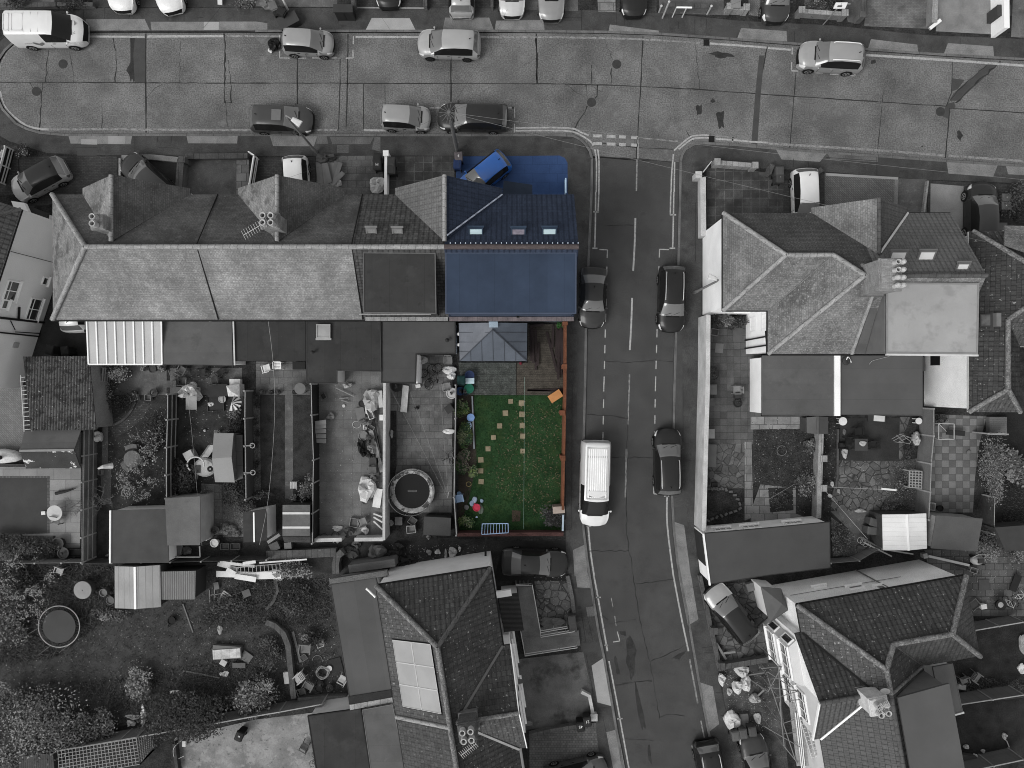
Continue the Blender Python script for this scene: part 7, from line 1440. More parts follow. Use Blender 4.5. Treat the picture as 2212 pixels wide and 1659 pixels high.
pots([(925,447,.3,.35,.16,0,'empty wide pot in the middle of the junk row'),(948,1005,.3,.35,.1,0,'empty grey tub below the white dust sheet'),(757,190,.1,.1,.5,0,'tiny white bowl on the yard slabs'),(915,170,.22,.3,.03,0,'black round tub beside the pale plastic sheet')],1,2)
beams([(990,400,1090,760,.3,.24,'long pale scaffold board along the junk row'),(1035,60,1050,330,.06,.03,'dark metal pole at the top of the junk row'),(1010,250,1080,600,.07,.02,'long dark pole leaning on the wall'),(1045,450,1080,640,.12,.05,'dark timber beside the scaffold board'),(940,150,955,260,.1,.5,'short white rail in the junk row'),(690,35,845,108,.05,.22,'thin stick across the top of the yard'),(720,125,800,120,.06,.2,'upper stick of the loose kindling'),(735,140,800,160,.06,.2,'lower stick of the loose kindling'),(1040,640,1050,800,.2,.06,'dark board behind the stacked chairs'),(1015,1120,1090,1150,.1,.5,'upper white slat at the yard corner'),(1015,1150,1092,1195,.1,.5,'middle white slat at the yard corner'),(1015,1185,1095,1260,.1,.5,'lower white slat at the yard corner'),(690,1365,770,1290,.3,.2,'board bridging the gap in the low white wall')],1,2,z0=.3)
for i,y in enumerate((340,372,410,450,488)):beam(*t_(1,2,512,y),*t_(1,2,605,y-14+i*5),'grey board of the stack on the dark fence',.28,.04,1.1-.1*i,1.0-.1*i,.2,group='boards stacked on the dark fence')
tube1([(*t_(1,2,870+36*math.cos(k*.6),350+30*math.sin(k*.6)),.14)for k in range(11)],'pale hose ring lying beside the junk row',.025,.4)
chair(*t_(1,2,1005,675),90,'dark metal chair facing the yard, upper of two',.05);chair(*t_(1,2,1005,745),90,'dark metal chair with pale seat, lower of two',.1);chair(*t_(1,2,920,1190),20,'round backed toy chair holding a white box',.2);bike(*t_(1,2,625,1290),10,'pale small bicycle frame lying by the low white wall',.5,s=.75)
A('yard',(1148,-250,1700,-250,1690,1110,1148,1110),m_slabs,2,1,2);A('bed',(1150,230,1214,230,1216,700,1150,1090),m_soil,3,1,2);A('yard',(1148,1110,1710,1110,1715,1320,1148,1330),m_soil,3,1,2)
def trampoline(px,py,R_,label,pad,matc,net=True,zt=.8):
 p=P(px,py,zt);r_=thing('trampoline',label,'trampoline',(p.x,p.y,.1));n=36;ring=lambda rr_,z:[(rr_*math.cos(math.tau*k/n),rr_*math.sin(math.tau*k/n),z)for k in range(n)]
 MB().grid([ring(0.01,zt-.02),ring(R_*.8,zt)],0,True).build('mat',matc,r_,True,True)
 if pad:MB().grid([ring(R_*.8,zt+.01),ring(R_*.82,zt+.05),ring(R_*.99,zt+.05),ring(R_,zt)],0,True).build('pad',pad,r_,True,True)
 MB().tube(ring(R_,zt)+ring(R_,zt)[:1],.035,6).build('frame',G(.3),r_,True,True)
 if not pad:
  mb=MB()
  for k in range(0,72):a=math.tau*k/72;mb.bar((R_*.84*math.cos(a),R_*.84*math.sin(a),zt),(R_*math.cos(a),R_*math.sin(a),zt),.014)
  mb.build('springs',G(.06),r_,local=True)
 for k in range(6):a=math.tau*k/6+.3;MB().tube([(R_*math.cos(a),R_*math.sin(a),0),(R_*math.cos(a),R_*math.sin(a),zt+(1.0 if net else 0))],.03,6).build('leg',G(.1),r_,local=True)
 if net:
  MB().tube(ring(R_*1.02,zt+1.0)+ring(R_*1.02,zt+1.0)[:1],.02,5).build('net_hoop',G(.12),r_,True,True);mb=MB()
  for k in range(24):a=math.tau*k/24;b=a+.26;mb.bar((R_*math.cos(a),R_*math.sin(a),zt+.05),(R_*1.02*math.cos(b),R_*1.02*math.sin(b),zt+1.0),.012)
  mb.build('net_cords',G(.05),r_,local=True)
 return r_
tr=trampoline(*t_(1,2,1352,922),1.46,'round trampoline with pale torn pad and black mat on the slab yard',M('torn_pad',.3,var=.5,ns=1.2,fine=.15,bump=.2,blots=((1.2,.5,.06,.03,.9),)),M('jump_mat',.012,var=.1,fine=.1,rough=.6,bump=0));mb=MB()
for a,b,c_,d_ in((-.28,-.05,.28,-.05),(-.28,.05,.28,.05),(-.28,-.05,-.28,.05),(.28,-.05,.28,.05)):mb.bar((a,b,.815),(c_,d_,.815),.02,.01)
mb.build('mat_label',G(.2),tr,local=True)
one('cover_board','long white stained board on the slab yard near the tall pale wall','board',MB().slab(PP(D(1,2,1268,8,1320,18,1302,246,1247,238),.35),.12),M('stained_white',.5,var=.25,ns=2,fine=.1,blots=((2.5,.62,.1,.2,.6),)))
bike(*t_(1,1,1465,1590),80,'dark bicycle lying in the recess behind the L shaped flat roof',.03);bike(*t_(1,1,1490,1510),20,'second dark bicycle on top of the lying one',.06,lie=60);chair(*t_(1,1,1658,1455),180,'grey curved chair in the recess behind the flat roof',.15);chair(*t_(1,2,1645,20),10,'thin pale framed chair at the fence of the trampoline yard',.2)
sacks([(1670,1540,(1.0,.5,.3),.5,'crumpled white sheet in the recess by the fence'),(1690,1590,(.6,.5,.4),.6,'white bag at the fence below the crumpled sheet'),(1440,1450,(.7,.5,.5),.3,'pale bundle in the corner of the white return wall')],1,1,'bag','bag');sacks([(1668,410,(.9,.3,.2),.6,'twisted white cloth at the fence of the trampoline yard'),(1390,205,(.3,.25,.2),.02,'small black object on the slabs'),(1168,1200,(.35,.35,.35),.25,'pale leafy pot bag beside the lower planter'),(1490,1322,(.3,.3,.3),.2,'pale scrap on the lower wall of the trampoline yard')],1,2,'cloth_scrap','scrap')
boxes([(1668,215,(.5,.5,.4),35,.04,'dark tilted box at the fence of the trampoline yard','box',False),(1232,1185,(.45,.5,.4),0,.13,'grey slab topped box in the lower planter','box',False),(1350,1185,(.5,.5,.3),-35,.18,'pale tilted tray above the white rimmed tub','tray',True),(1338,1258,(.6,.5,.45),5,.4,'white rimmed tub at the bottom of the trampoline yard','tub',True),(1400,18,(.3,.2,.2),10,.5,'small white box near the chair with thin frame','box',False)],1,2)
pots([(1690,80,.35,.3,.4,.15,'pale shallow bowl at the fence of the trampoline yard'),(1480,5,.2,.3,.03,0,'black round pot at the top of the slab yard'),(1215,20,.35,.4,.03,.2,'large dark pot under the flat roof corner')],1,2)
shed('low dark box shed at the bottom of the trampoline yard',D(1,2,1450,1145,1685,1158,1680,1312,1445,1305),None,1.5,1.4,M('box_shed_felt',.05,var=.15,fine=.1,bump=0),m_woodd)
fence('weathered fence along the leafy bed of the green lawn',D(1,2,1722,10,1718,300,1712,640,1706,980,1728,1310),1.6,m_woodv,rails=(1.55,),post=.09)
for i,(a,b)in enumerate((((1140,0),(1645,965)),((1310,10),(1660,965)),((1590,30),(1660,965)))):tube1([(*t_(1,2,*a),2.4),(*t_(1,2,*b),1.6)],('long','middle','short')[i]+' washing line meeting the prop in the trampoline yard',.005,.25,'washing_line','line',sm=1)
beam(*t_(1,2,1655,980),*t_(1,2,1668,930),'forked line prop at the fence of the trampoline yard',.04,.04,.3,1.9,.3,'line_prop','prop');twigtree('leafless climber over the fence of the trampoline yard',*t_(1,2,1665,640),.8,.5,15,4,4,m_twig)
A('deck',(988,778,1142,778,1142,852,988,852),None)if False else None
dk=M('grey_green_deck',(.05,.054,.05),pat=('line',.16,.1,.25,1),var=.4,ns=2,fine=.45,fs=16,bump=.3,blots=((3,.55,.1,(.13,.135,.13),.5),));dk2=M('brown_deck',(.056,.05,.042),pat=('line',.16,.1,.25,1),var=.35,ns=2.2,fine=.45,fs=16,bump=.3)
mb=MB().prism(PP([(990,783),(1115,783),(1115,853),(1000,853)],.25),.05,.25);o=one('deck','weathered grey timber deck behind the orangery','deck',mb,dk);mb=MB().prism(PP([(1116,853),(1116,783),(1140,783),(1140,700),(1221,700),(1220,853)],.25),.05,.25);one('deck','brown timber deck strewn with loose planks by the brick wall','deck',mb,dk2)
m_plk=M('dark_brown_plank',(.032,.025,.025),var=.3,fine=.2,bump=.2)
for i,q in enumerate(((160,1150,165,1460),(175,1160,185,1480),(205,1180,205,1540),(232,1300,222,1500),(300,1210,388,1555),(357,1155,347,1350),(390,1180,380,1440),(405,1190,400,1620),(420,1170,425,1580),(437,1200,430,1500),(445,1190,405,1560),(150,1162,272,1147))):beam(*t_(2,1,*q[:2]),*t_(2,1,*q[2:]),'dark brown plank strewn on the brown deck',.16,.05,.29+.03*(i%3),.34+.14*(i%2),group='planks strewn on the brown deck',mat=m_plk)
for x in(1128,1150,1175):beam(1139+x*.0,843,1215,846-(x-1128)*.12,'dark plank along the lawn edge of the deck',.1,.04,.3,.3,group='planks along the lawn edge',mat=m_plk)
m_grass=M('green_lawn',(.02,.047,.019),var=.4,ns=.8,fine=.45,fs=22,rough=1,bump=.6,blots=((.8,.5,.14,(.035,.055,.02),.6),(2.2,.54,.12,(.01,.032,.014),.6)))
LW=[(1023,854),(1220,854),(1216,1150),(992,1150),(1000,1080),(1026,1000)]
A('lawn',LW,m_grass,1);A('bed',[(990,853),(1023,853),(1030,1000),(1010,1090),(990,1150)],M('brown_soil',(.035,.03,.025),var=.4,fine=.4,bump=.5),2)
gm=[M('blade_%d'%i,c_,var=.3,fine=0,rough=.7,bump=0)for i,c_ in enumerate(((.02,.055,.019),(.035,.085,.026),(.012,.034,.015)))]
tufts('grass','grass',LW,9000,gm,.07,.022,5);lv=[M('fallen_leaf_%d'%i,c_,var=.3,fine=0,rough=.8,bump=0)for i,c_ in enumerate(((.12,.1,.06),(.15,.13,.09),(.07,.062,.036)))]
pts,rr=scatter([(1130,870),(1215,870),(1212,1130),(1140,1100),(1060,1050),(1080,960)],950,9);mb=MB()
for x,y in pts:
 if rr.random()<.5:x,y=x+rr.gauss(0,.2),y+rr.gauss(0,.2)
 a=rr.uniform(0,6.28);s_=rr.uniform(.025,.065);u=Vector((math.cos(a),math.sin(a),.2))*s_;v=Vector((-math.sin(a),math.cos(a),-.1))*s_*.7;c_=Vector((x,y,.18));mb.poly([c_-u,c_-v*.8,c_+u*.7,c_+v],rr.randrange(3))
o=mb.build('fallen_leaves',lv);o['kind']='stuff'
m_step=M('sandy_stone',(.2,.17,.115),var=.2,ns=2,fine=.15,bump=.15)
for c,r,x,y in((1,2,2200,150),(1,2,2155,252),(1,2,2105,362),(1,2,2052,462),(1,2,2005,560),(1,2,1942,655),(1,2,1942,750),(1,2,1945,843),(2,2,82,165),(2,2,86,262),(2,2,88,358),(2,2,92,450),(2,2,92,580)):
 p=P(*t_(c,r,x,y),.15);s_=.17+rnd.uniform(-.015,.02);one('stepping_stone','square sandy stepping stone set in the green lawn','stepping stone',MB().box((p.x,p.y,.135),(s_*2,s_*2,.07),rnd.uniform(-.08,.08)),m_step,group='stepping stones in the green lawn')
boxes([(375,105,(.88,.52,.4),33,(.42,.2,.08),'orange brown cardboard box in the corner of the lawn','cardboard_box',False)],2,2)
w_=wall('terracotta brick boundary wall beside the green lawn',D(2,1,463,1125,462,1659)+D(2,2,458,250,448,700,440,1090),1.6,.14,m_redbrick,M('terracotta_coping',(.125,.052,.03),pat=('line',.23,.05,.6,1),var=.25,ns=2,fine=.2),piers=(t_(2,1,460,1130),t_(2,1,454,1510),t_(2,2,436,250),t_(2,2,440,640)),ph=.06,pw=.26,capov=0)
wall('dark red brick wall along the bottom of the green lawn',D(1,2,1740,1302,2212,1300)+D(2,2,250,1298,445,1300),1.0,.24,M('maroon_brick',(.06,.032,.03),pat=('brick',.225,.075,.008,1.3,.25,.5),var=.3,fine=.3,bump=.3),None);boxes([(405,1088,(.75,.42,1.2),4,(.3,.25,.22),'stone grey gate pier at the bottom of the brick wall','gate_pier',False)],2,2)
beams([(442,1130,438,1270,.12,(.3,.36,.42),'bluish gate board below the stone grey pier')],2,2,'gate_board','board',z0=1.2)
gl=[M('bed_leaf_%d'%i,c_,var=.35,fine=.1,rough=.6,bump=0)for i,c_ in enumerate(((.05,.09,.035),(.1,.14,.05),(.025,.05,.025),(.14,.16,.1)))]
for i,(x,y,dx,dy,n,lb)in enumerate(((1790,200,.9,1.2,450,'sparse green plant at the top of the leafy bed'),(1810,450,1.0,1.6,900,'green and yellow leafy clump in the bed'),(1790,680,1.1,1.6,600,'dark tangled plant in the middle of the bed'),(1820,1200,.9,.9,300,'low weedy plant near the bottom of the bed'),(1880,760,.7,.8,250,'small straggly plant at the lawn edge'))):bush(lb,*t_(1,2,x,y),dx,dy,.6,n,.065,400+i,gl if i!=2 else[gl[2],gl[0],M('grey_stem',(.12,.11,.09),fine=0)])
bush('small bright green plant behind the deck planks',*t_(2,1,415,1158),.45,.45,.4,160,.05,410,[gl[0],M('bright_leaf',(.03,.16,.03),var=.2,fine=0)])
beams([(1868,105,1885,560,.09,(.2,.22,.24),'grey edging board between bed and green lawn')],1,2,'edging_board','edging',h=.2)
pbl=(.3,.42,.6);chair(*t_(1,2,1758,995),190,'pale blue plastic chair at the fence of the green garden',pbl);pots([(1855,290,.24,.25,(.2,.32,.55),0,'blue square pot in the leafy bed'),(1840,40,.3,.5,(.02,.12,.08),0,'green tub in the deck corner'),(1765,62,.26,.4,(.03,.06,.14),.1,'navy pot in the deck corner'),(1808,62,.28,.4,(.02,.025,.03),.2,'black pot beside the navy one'),(1905,1068,.24,.35,(.42,.04,.075),0,'bright pink watering can on the lawn edge'),(1755,950,.15,.2,(.2,.3,.45),0,'small blue pot behind the pale blue chair')],1,2)
p=P(*t_(1,2,1895,1035),.4);tube1([(*t_(1,2,1900,1060),.35),(*t_(1,2,1888,1030),.45)],'pink spout of the watering can',.03,(.42,.04,.075),'spout','spout')
sacks([(1890,1000,(.35,.4,.2),(.3,.36,.45),'pale bluish stone nearest the pink watering can'),(1865,1030,(.3,.45,.2),(.28,.34,.45),'bluish stone left of the pink watering can'),(1950,1010,(.25,.25,.15),(.25,.33,.42),'small bluish stone right of the pink watering can'),(1818,1065,(.35,.35,.2),(.15,.15,.15),'grey stone in the lower bed'),(1940,1080,(.4,.7,.12),(.1,.12,.1),'mossy flat stone below the watering can'),(1838,360,(.4,.55,.3),(.45,.58,.75),'pale blue plastic bag in the leafy bed'),(1907,1150,(.15,.15,.1),(.4,.5,.65),'tiny blue scrap on the lower lawn')],1,2,'garden_stone','stone',rough=.12)
bin_(*t_(1,1,1775,1625),0,'dark green bin at the fence end of the deck',(.01,.03,.03));pots([(1845,1585,.3,.6,(.03,.045,.1),0,'round navy barrel on the deck'),],1,1);boxes([(1848,1632,(.55,.35,.6),0,(.4,.5,.55),'pale blue lidded box between barrel and green tub','box',False)],1,1)
sacks([(75,1480,(.22,.22,.22),(.12,.02,.03),'small dark red ball on the deck')],2,1,'ball','ball',z0=.25,rough=.01);tube1([(*t_(1,2,1838+22*math.cos(k*.6),865+20*math.sin(k*.6)),.2)for k in range(11)],'coil of tan rope in the lower bed',.02,(.25,.2,.1),'rope_coil','rope');tube1([(*t_(2,2,108,-60),2),(*t_(2,2,105,600),1.7),(*t_(2,2,100,1250),2)],'thin pale washing line over the green lawn',.004,(.35,.5,.45),'washing_line','line')
h=thing('airer_rack','pale blue metal rack lying across the bottom brick wall','rack',P(*t_(1,2,2065,1250),1));q=PP(D(1,2,1955,1208,2178,1205,2180,1285,1950,1300),1.15);m_pb=M('pale_blue_metal',pbl,fine=0,rough=.4,bump=0)
for a,b in((0,1),(3,2),(0,3),(1,2)):MB().bar(q[a],q[b],.045).build('rail',m_pb,h)
for k in range(1,9):MB().bar(q[0].lerp(q[1],k/9),q[3].lerp(q[2],k/9),.025).build('rung',m_pb,h)
bushes([(360,1150,1.3,1.6,.6,500,'d','dark dead plant in the bottom right corner of the lawn')],2,2);A('bare_patch',(0,1090,75,1095,70,1185,0,1190),M('brown_earth',(.06,.045,.035),var=.4,fine=.4,bump=.4),3,2,2)
A('alley',(-100,1330,1740,1330,1740,1345,2212,1330,2212,1800,-100,1700),M('alley_earth',.03,var=.4,ns=1.2,fine=.35,bump=.4),1,1,2)
A('drive',[(1088,1168),(1222,1168),(1224,1255),(1066,1255)],M('wet_drive',.022,var=.3,fine=.2,bump=.1),2)
sacks([(1050,1475,(1.3,1.2,.7),.09,'dark grey tarpaulin heap in the alley'),(1160,1480,(.9,.8,.5),.02,'first black refuse sack in the alley pile'),(1235,1420,(.9,.7,.5),.02,'upper black refuse sack in the alley pile'),(1260,1540,(1.0,.7,.5),.03,'lower black refuse sack in the alley pile'),(1340,1520,(.7,.6,.4),.025,'right hand black sack in the alley pile'),(1495,1455,(.35,.35,.25),.25,'grey scrap on the alley floor'),(1570,1452,(.35,.35,.3),.55,'bright white scrap on the alley floor'),(1700,1455,(.6,.6,.3),.35,'pale litter heap near the white north wall'),(1640,1468,(.2,.6,.15),.3,'narrow pale scrap in the alley'),(1760,1425,(.2,.3,.2),.5,'small white scrap at the end of the alley'),(870,1385,(.6,.5,.4),.08,'grey sack behind the gap of the low wall'),(800,1450,(1.2,.8,.3),.05,'low grey mound by the curved brick wall')],1,2,'refuse_heap','rubbish',rough=.3)
wall('broad low brick wall along the alley',D(1,2,90,1478,400,1470,690,1455),.7,.5,m_brick,m_ridge2);wall('curved brick wall end at the alley',D(1,2,745,1450,700,1490,685,1560,690,1640),1.0,.4,m_brick,m_ridge2);beams([(30,1545,440,1515,.1,.55,'long white board along the alley wall')],1,2,z0=.9)
beam(*t_(1,2,1985,1320),*t_(1,2,1983,1505),'dark square pole bridging wall and white house',.14,.14,1.3,1.4,.015,'pole','pole')
wall('grey parapet strip in front of the white north wall',D(1,2,800,1600,1200,1545),1.8,.5,M('grey_parapet',.12,var=.2,fine=.1),None)
A('lawn',[(-60,1220),(560,1215),(720,1240),(755,1530),(600,1510),(300,1560),(-60,1640)],M('rough_grass',.042,var=.5,ns=1.2,fine=.5,fs=20,rough=1,bump=.8,blots=((.45,.5,.14,.06,.6),(2.5,.54,.1,.055,.6),(7,.58,.06,.085,.5))),1)
tufts('grass','grass',[(-40,1222),(560,1218),(718,1245),(750,1520),(600,1505),(300,1550),(-40,1630)],9000,[m_leafd,m_leafm,M('straw_blade',.11,var=.3,fine=0,bump=0)],.11,.026,12)
bushes([(90,110,2.6,3.0,.9,1300,'d','dark spreading bush at the left edge above the net free trampoline'),(90,430,2.2,2.6,1.0,800,'m','scrub at the left edge beside the net free trampoline'),(330,1270,5.2,4.2,2.6,3600,'m','largest leafy bush at the lower left'),(60,1130,1.8,2.4,1.4,900,'m','leafy bush on the left edge above the largest bush'),(840,1290,2.5,2.2,1.4,1300,'m','rounded bush right of the largest leafy bush'),(1580,1180,5.0,3.0,2.4,3200,'d','broad dark glossy bush over the board fence'),(2150,1080,2.4,2.2,1.7,1300,'m','bush beside the fence near the curved brick edging'),(1205,920,1.3,2.2,1.2,900,'l','feathery pale shrub alone on the rough grass'),(120,1560,2.5,1.5,2.0,900,'m','bush in the bottom left corner'),(2000,260,2.6,1.2,.5,600,'d','bramble around the junk pile'),(950,330,2.2,.8,.4,400,'m','low weeds in front of the pale roofed shed')],0,3,size=.1,clumps=22)
bushes([(60,990,1.8,2.2,1.5,900,'m','tall bush left of the stacked white chairs'),(330,180,2.4,2.0,.9,1000,'d','low shrub bed right of the junk pile'),(120,640,1.6,2.2,.8,700,'d','shrub bed inside the curved brick edging'),(350,1600-1659,2,1.2,.8,600,'m','shrub beside the round pot near the alley'),(435,520,.8,.7,.8,260,'m','bushy plant behind the grey lounger'),(530,540,.75,.75,.7,240,'d','dark plant in a round pot right of the lounger')],1,3,size=.09)
twigtree('pale budding tree leaning over the net free trampoline',*t_(0,3,330,60),1.6,1.6,9,7,4,m_bark,1500,'budding_tree','tree',r0=.06)
trampoline(*t_(0,3,518,432),1.38,'round trampoline without a net, grey mat half under the budding tree',None,M('grey_mat',.055,var=.1,fine=.05,bump=0),False)
for i,q in enumerate(((190,535,340,445),(320,690,440,600),(500,670,600,595),(580,480,690,405))):beam(*t_(0,3,*q[:2]),*t_(0,3,*q[2:]),'thin grey pole of the collapsed trampoline net',.035,.035,.15,.8,.1,'net_pole','pole','poles of the collapsed trampoline net')
t=thing('water_tank','round tank with pale flat lid among the bushes','tank',P(*t_(0,3,712,122),.1));p=P(*t_(0,3,712,122),.9);MB().lathe((p.x,p.y,.1),[(.5,0),(.55,.75),(0,.75)],24).build('tank',G(.1),t);MB().lathe((p.x,p.y,.85),[(.58,0),(.6,.03),(.58,.05),(.04,.06),(.03,.02),(0,.02)],28).build('lid',G(.22),t)
pots([(890,145,.24,.7,.14,0,'tall grey clay pipe left of the pale roofed shed'),(950,212,.26,.5,.1,0,'open grey clay pipe at the corner of the pale roofed shed'),(1480,388,.26,.3,.015,0,'black bucket on the rough grass')],0,3)
m_ps=M('pale_sheet_roof',.27,pat=('line',.42,.08,.6,1),var=.15,fine=.1,bump=.2)
shed('shed with pale boarded roof and white ridge strip',D(0,2,990,1575,1382,1565)+D(0,3,1390,268,992,278),1,2.1,2.4,m_ps,m_woodd,trim=m_upvc);shed('small shed with finely corrugated grey roof',D(0,2,1382,1622,1690,1615)+D(0,3,1685,202,1372,205),None,2.0,1.9,M('fine_corrugated',.2,pat=('rib',.12,.45,0),var=.1,fine=.08,bump=.5),G(.035))
beams([(1580,240,1668,488,.08,.14,'old pole lying on the rough grass'),(1590,818,1900,880,.08,.13,'long stick leaning over the brush heap'),(1640,900,1790,870,.03,.1,'upper twig in the brush heap'),(1630,935,1840,900,.03,.1,'middle twig in the brush heap'),(1700,960,1800,880,.03,.1,'lower twig in the brush heap'),(1810,120,1810,235,.05,.18,'upright thin rod at the junk pile'),(1855,85,1848,270,.05,.2,'second thin rod at the junk pile'),(2010,165,2200,100,.05,.3,'pale rod across the junk pile'),(1820,165,2000,140,.05,.25,'rod below the white boards'),(2030,340,2130,240,.04,.1,'stick leaning right of the pallet')],0,3,'stick','stick')
pallet(*t_(0,3,1945,205),-35,'broken pallet in the junk pile',.85,1.0);
for i,q in enumerate(((1880,1555,2060,1600,.25),(1900,1540,2200,1575,.2),(1870,1640,2210,1650,.4),(1960,1600,2060,1659,.3),(2030,1660,2212,1690,.35),(2100,1550,2210,1535,.2))):beam(*t_(0,2,*q[:2]),*t_(0,2,*q[2:4]),'white plastic length in the junk pile',q[4],.06,.35+.08*i,.3+.1*i,.6,'plastic_length','plastic','white plastic lengths in the junk pile')
beam(*t_(1,2,0,1655),*t_(1,2,215,1650),'broad white panel at the foot of the junk pile',.5,.04,.5,.6,.6,'panel','panel');ladder(t_(0,2,2030,1615),t_(1,2,225,1578),'ladder lying flat across the junk pile',n=12,z0=.8,z1=.8,colr=.3)
boxes([(2130,150,(.5,.45,.25),20,.09,'dark box right of the broken pallet','box',False),(1870,85,(.3,.45,.2),10,.12,'grey box at the left of the junk pile','box',False),(2130,700,(.7,.6,.08),-35,.13,'grey board right of the old mattress','board',False),(1930,750,(.4,.35,.25),-30,.4,'white splashed box below the old mattress','box',False),(2065,772,(.85,.3,.2),0,.1,'long grey drawer below the old mattress','drawer',False),(1510,1000,(.6,.16,.05),3,.55,'white strip at the edge of the dark glossy bush','strip',False)],0,3)
t=thing('old_mattress','old pale mattress on a broken bench frame','mattress',P(*t_(0,3,1960,670),.1));p=P(*t_(0,3,1960,670),.5);MB().box((p.x,p.y,.48),(1.85,.62,.16),R(4)).build('mattress',M('soiled_mattress',.42,pat=('line',.5,.05,.6,0),var=.3,ns=2,fine=.15),t);MB().box((p.x,p.y+.35,.35),(1.9,.3,.3),R(-4)).build('bench_back',G(.12),t);MB().box((p.x-.05,p.y-.05,.25),(1.9,.75,.25),R(4)).build('bench_base',G(.16),t)
sacks([(1900,465,(.35,.5,.1),.25,'pale rag on the rough grass'),(1940,845,(.6,.4,.15),.5,'white cloth below the drawer'),(1240,1200,(.4,1.1,.3),.5,'tall strip of white cloth by the fence'),(1150,1215,(1.1,.3,.2),.25,'grey hammock cloth by the fence'),(1130,1272,(.6,.4,.2),.35,'pale cloth scrap under the hammock cloth')],0,3,'cloth_scrap','cloth',rough=.35);chair(*t_(0,2,510,1615),160,'white plastic chair behind the flagstone garden fence',.45)
bush('spiky yucca beside the white panel',*t_(1,2,215,1640),.9,.9,.6,260,.16,420,[m_leafl,m_leafm]);pots([(330,1612,.36,.5,.09,.55,'large leafy pot near the alley wall')],1,2)
wall('curved brick edging in the wild garden',D(1,3,85,400,160,430,235,500,275,600,290,750,325,1060),.6,.3,m_brick,m_ridge2,name='curved_wall');wall('short curved brick path edge near the yucca',D(1,3,165,30,185,130,150,220,85,290),.3,.2,m_ridge2,None,name='path_edging',cat='edging')
chair(*t_(1,3,432,622),175,'large grey slatted lounger in the wild garden',.13,s=1.4);beams([(318,480,385,745,.16,.14,'weathered plank beside the grey lounger')],1,3);boxes([(410,708,(.45,.4,.1),35,.15,'empty picture frame below the lounger','frame',True),(550,590,(.45,.45,.3),20,.45,'white tub next to the potted dark plant','tub',True),(265,880,(.35,.75,.3),8,.4,'white crate left of the stacked chairs','crate',False),(690,770,(.8,.9,.06),15,.03,'dark paving slabs stacked by the flat garage','slab_stack',False)],1,3)
for k in range(4):chair(*t_(1,3,360+k*9,895-k*10),125,'white plastic chair in the leaning stack',.35,group='stacked white chairs',z0=.11+k*.1)
chair(*t_(1,3,455,945),150,'wooden armchair beside the stacked white chairs',.12,s=1.2);chair(*t_(1,3,395,1000),200,'dark chair at the foot of the stacked white chairs',.03);chair(*t_(1,3,742,895),60,'thin white tubular chair against the flat garage',.45);tube1([(*t_(1,3,575+(40+k%5*5)*math.cos(k*.9),835+(38+k%4*7)*math.sin(k*.9)),.2+.01*k)for k in range(28)],'tangled pale hose in the wild garden',.025,.3);tube1([(*t_(1,3,530+45*math.cos(k*.5),740-55*math.sin(k*.5)),.15)for k in range(7)],'loop of hose above the tangled one',.02,.22)
pots([(555,932,.2,.3,.03,.1,'black bucket nearest the wooden armchair'),(637,968,.22,.3,.05,.15,'dark pot below the hose'),(540,975,.24,.35,.02,0,'black tub at the board fence'),(632,800,.18,.2,.5,0,'white bowl at the hose'),(340,195,.16,.2,.25,0,'pale round pot in the low shrub bed')],1,3)
mf=M('grey_fence_board',.14,pat=('line',.3,.04,.45,0),var=.2,fine=.12,bump=.2)
fence('board fence below the dark glossy bush, left stretch',D(0,3,160,1560,700,1478,1370,1362),1.7,mf,rails=False,cap=True,side=0,bays=2.4);fence('board fence above the stained concrete patio, right stretch',D(0,3,1380,1360,1880,1272,2212,1212)+D(1,3,200,1178,570,1110),1.7,mf,rails=False,cap=True,side=0,bays=2.4)
wall('short brick edging in front of the right board fence',D(1,3,360,1070,560,1055,780,1050),.5,.25,m_brick,None);beams([(510,1188,570,1110,.12,.5,'white post leaning at the end of the right board fence')],1,3,'post','post',z0=1)
def trellis(label,q,nx,ny,name='trellis',w_=.03):
 r_=thing(name,label,'trellis',(q[0]+q[2])/2);m_=G(.26);mb=MB()
 for i in range(nx+1):mb.bar(q[0].lerp(q[1],i/nx),q[3].lerp(q[2],i/nx),w_)
 mb.build('cross_slats',m_,r_);mb=MB()
 for i in range(ny+1):mb.bar(q[0].lerp(q[3],i/ny)+Vector((0,0,.02)),q[1].lerp(q[2],i/ny)+Vector((0,0,.02)),w_)
 mb.build('long_slats',m_,r_)
 for v in q:MB().bar(v,(v.x,v.y,.05),.08).build('post',m_,r_)
trellis('pale square lattice pergola roof at the bottom left',PP(D(0,3,500,1512,1175,1400,1208,1625,515,1745),1.9),22,8);trellis('side lattice hanging from the pergola',[P(*t_(0,3,1178,1398),1.9),P(*t_(0,3,1320,1385),.4),P(*t_(0,3,1320,1480),.4),P(*t_(0,3,1208,1625),1.9)],7,8)
shed('slatted dark lean-to at the bottom left corner',D(0,3,165,1562,458,1530,470,1700,160,1720),None,1.9,1.9,M('dark_slats',.06,pat=('line',.12,.2,.3,0),var=.2,fine=.15,bump=.3),m_woodd)
A('patio',D(0,3,1505,1400,2212,1240)+D(1,3,500,1180,560,1800)+D(0,3,1560,1800),M('stained_patio',.2,var=.3,ns=.7,fine=.15,fs=10,bump=.1,blots=((.4,.44,.2,.1,.7),(1.3,.53,.08,.28,.6),(3,.58,.06,.06,.6))),2)
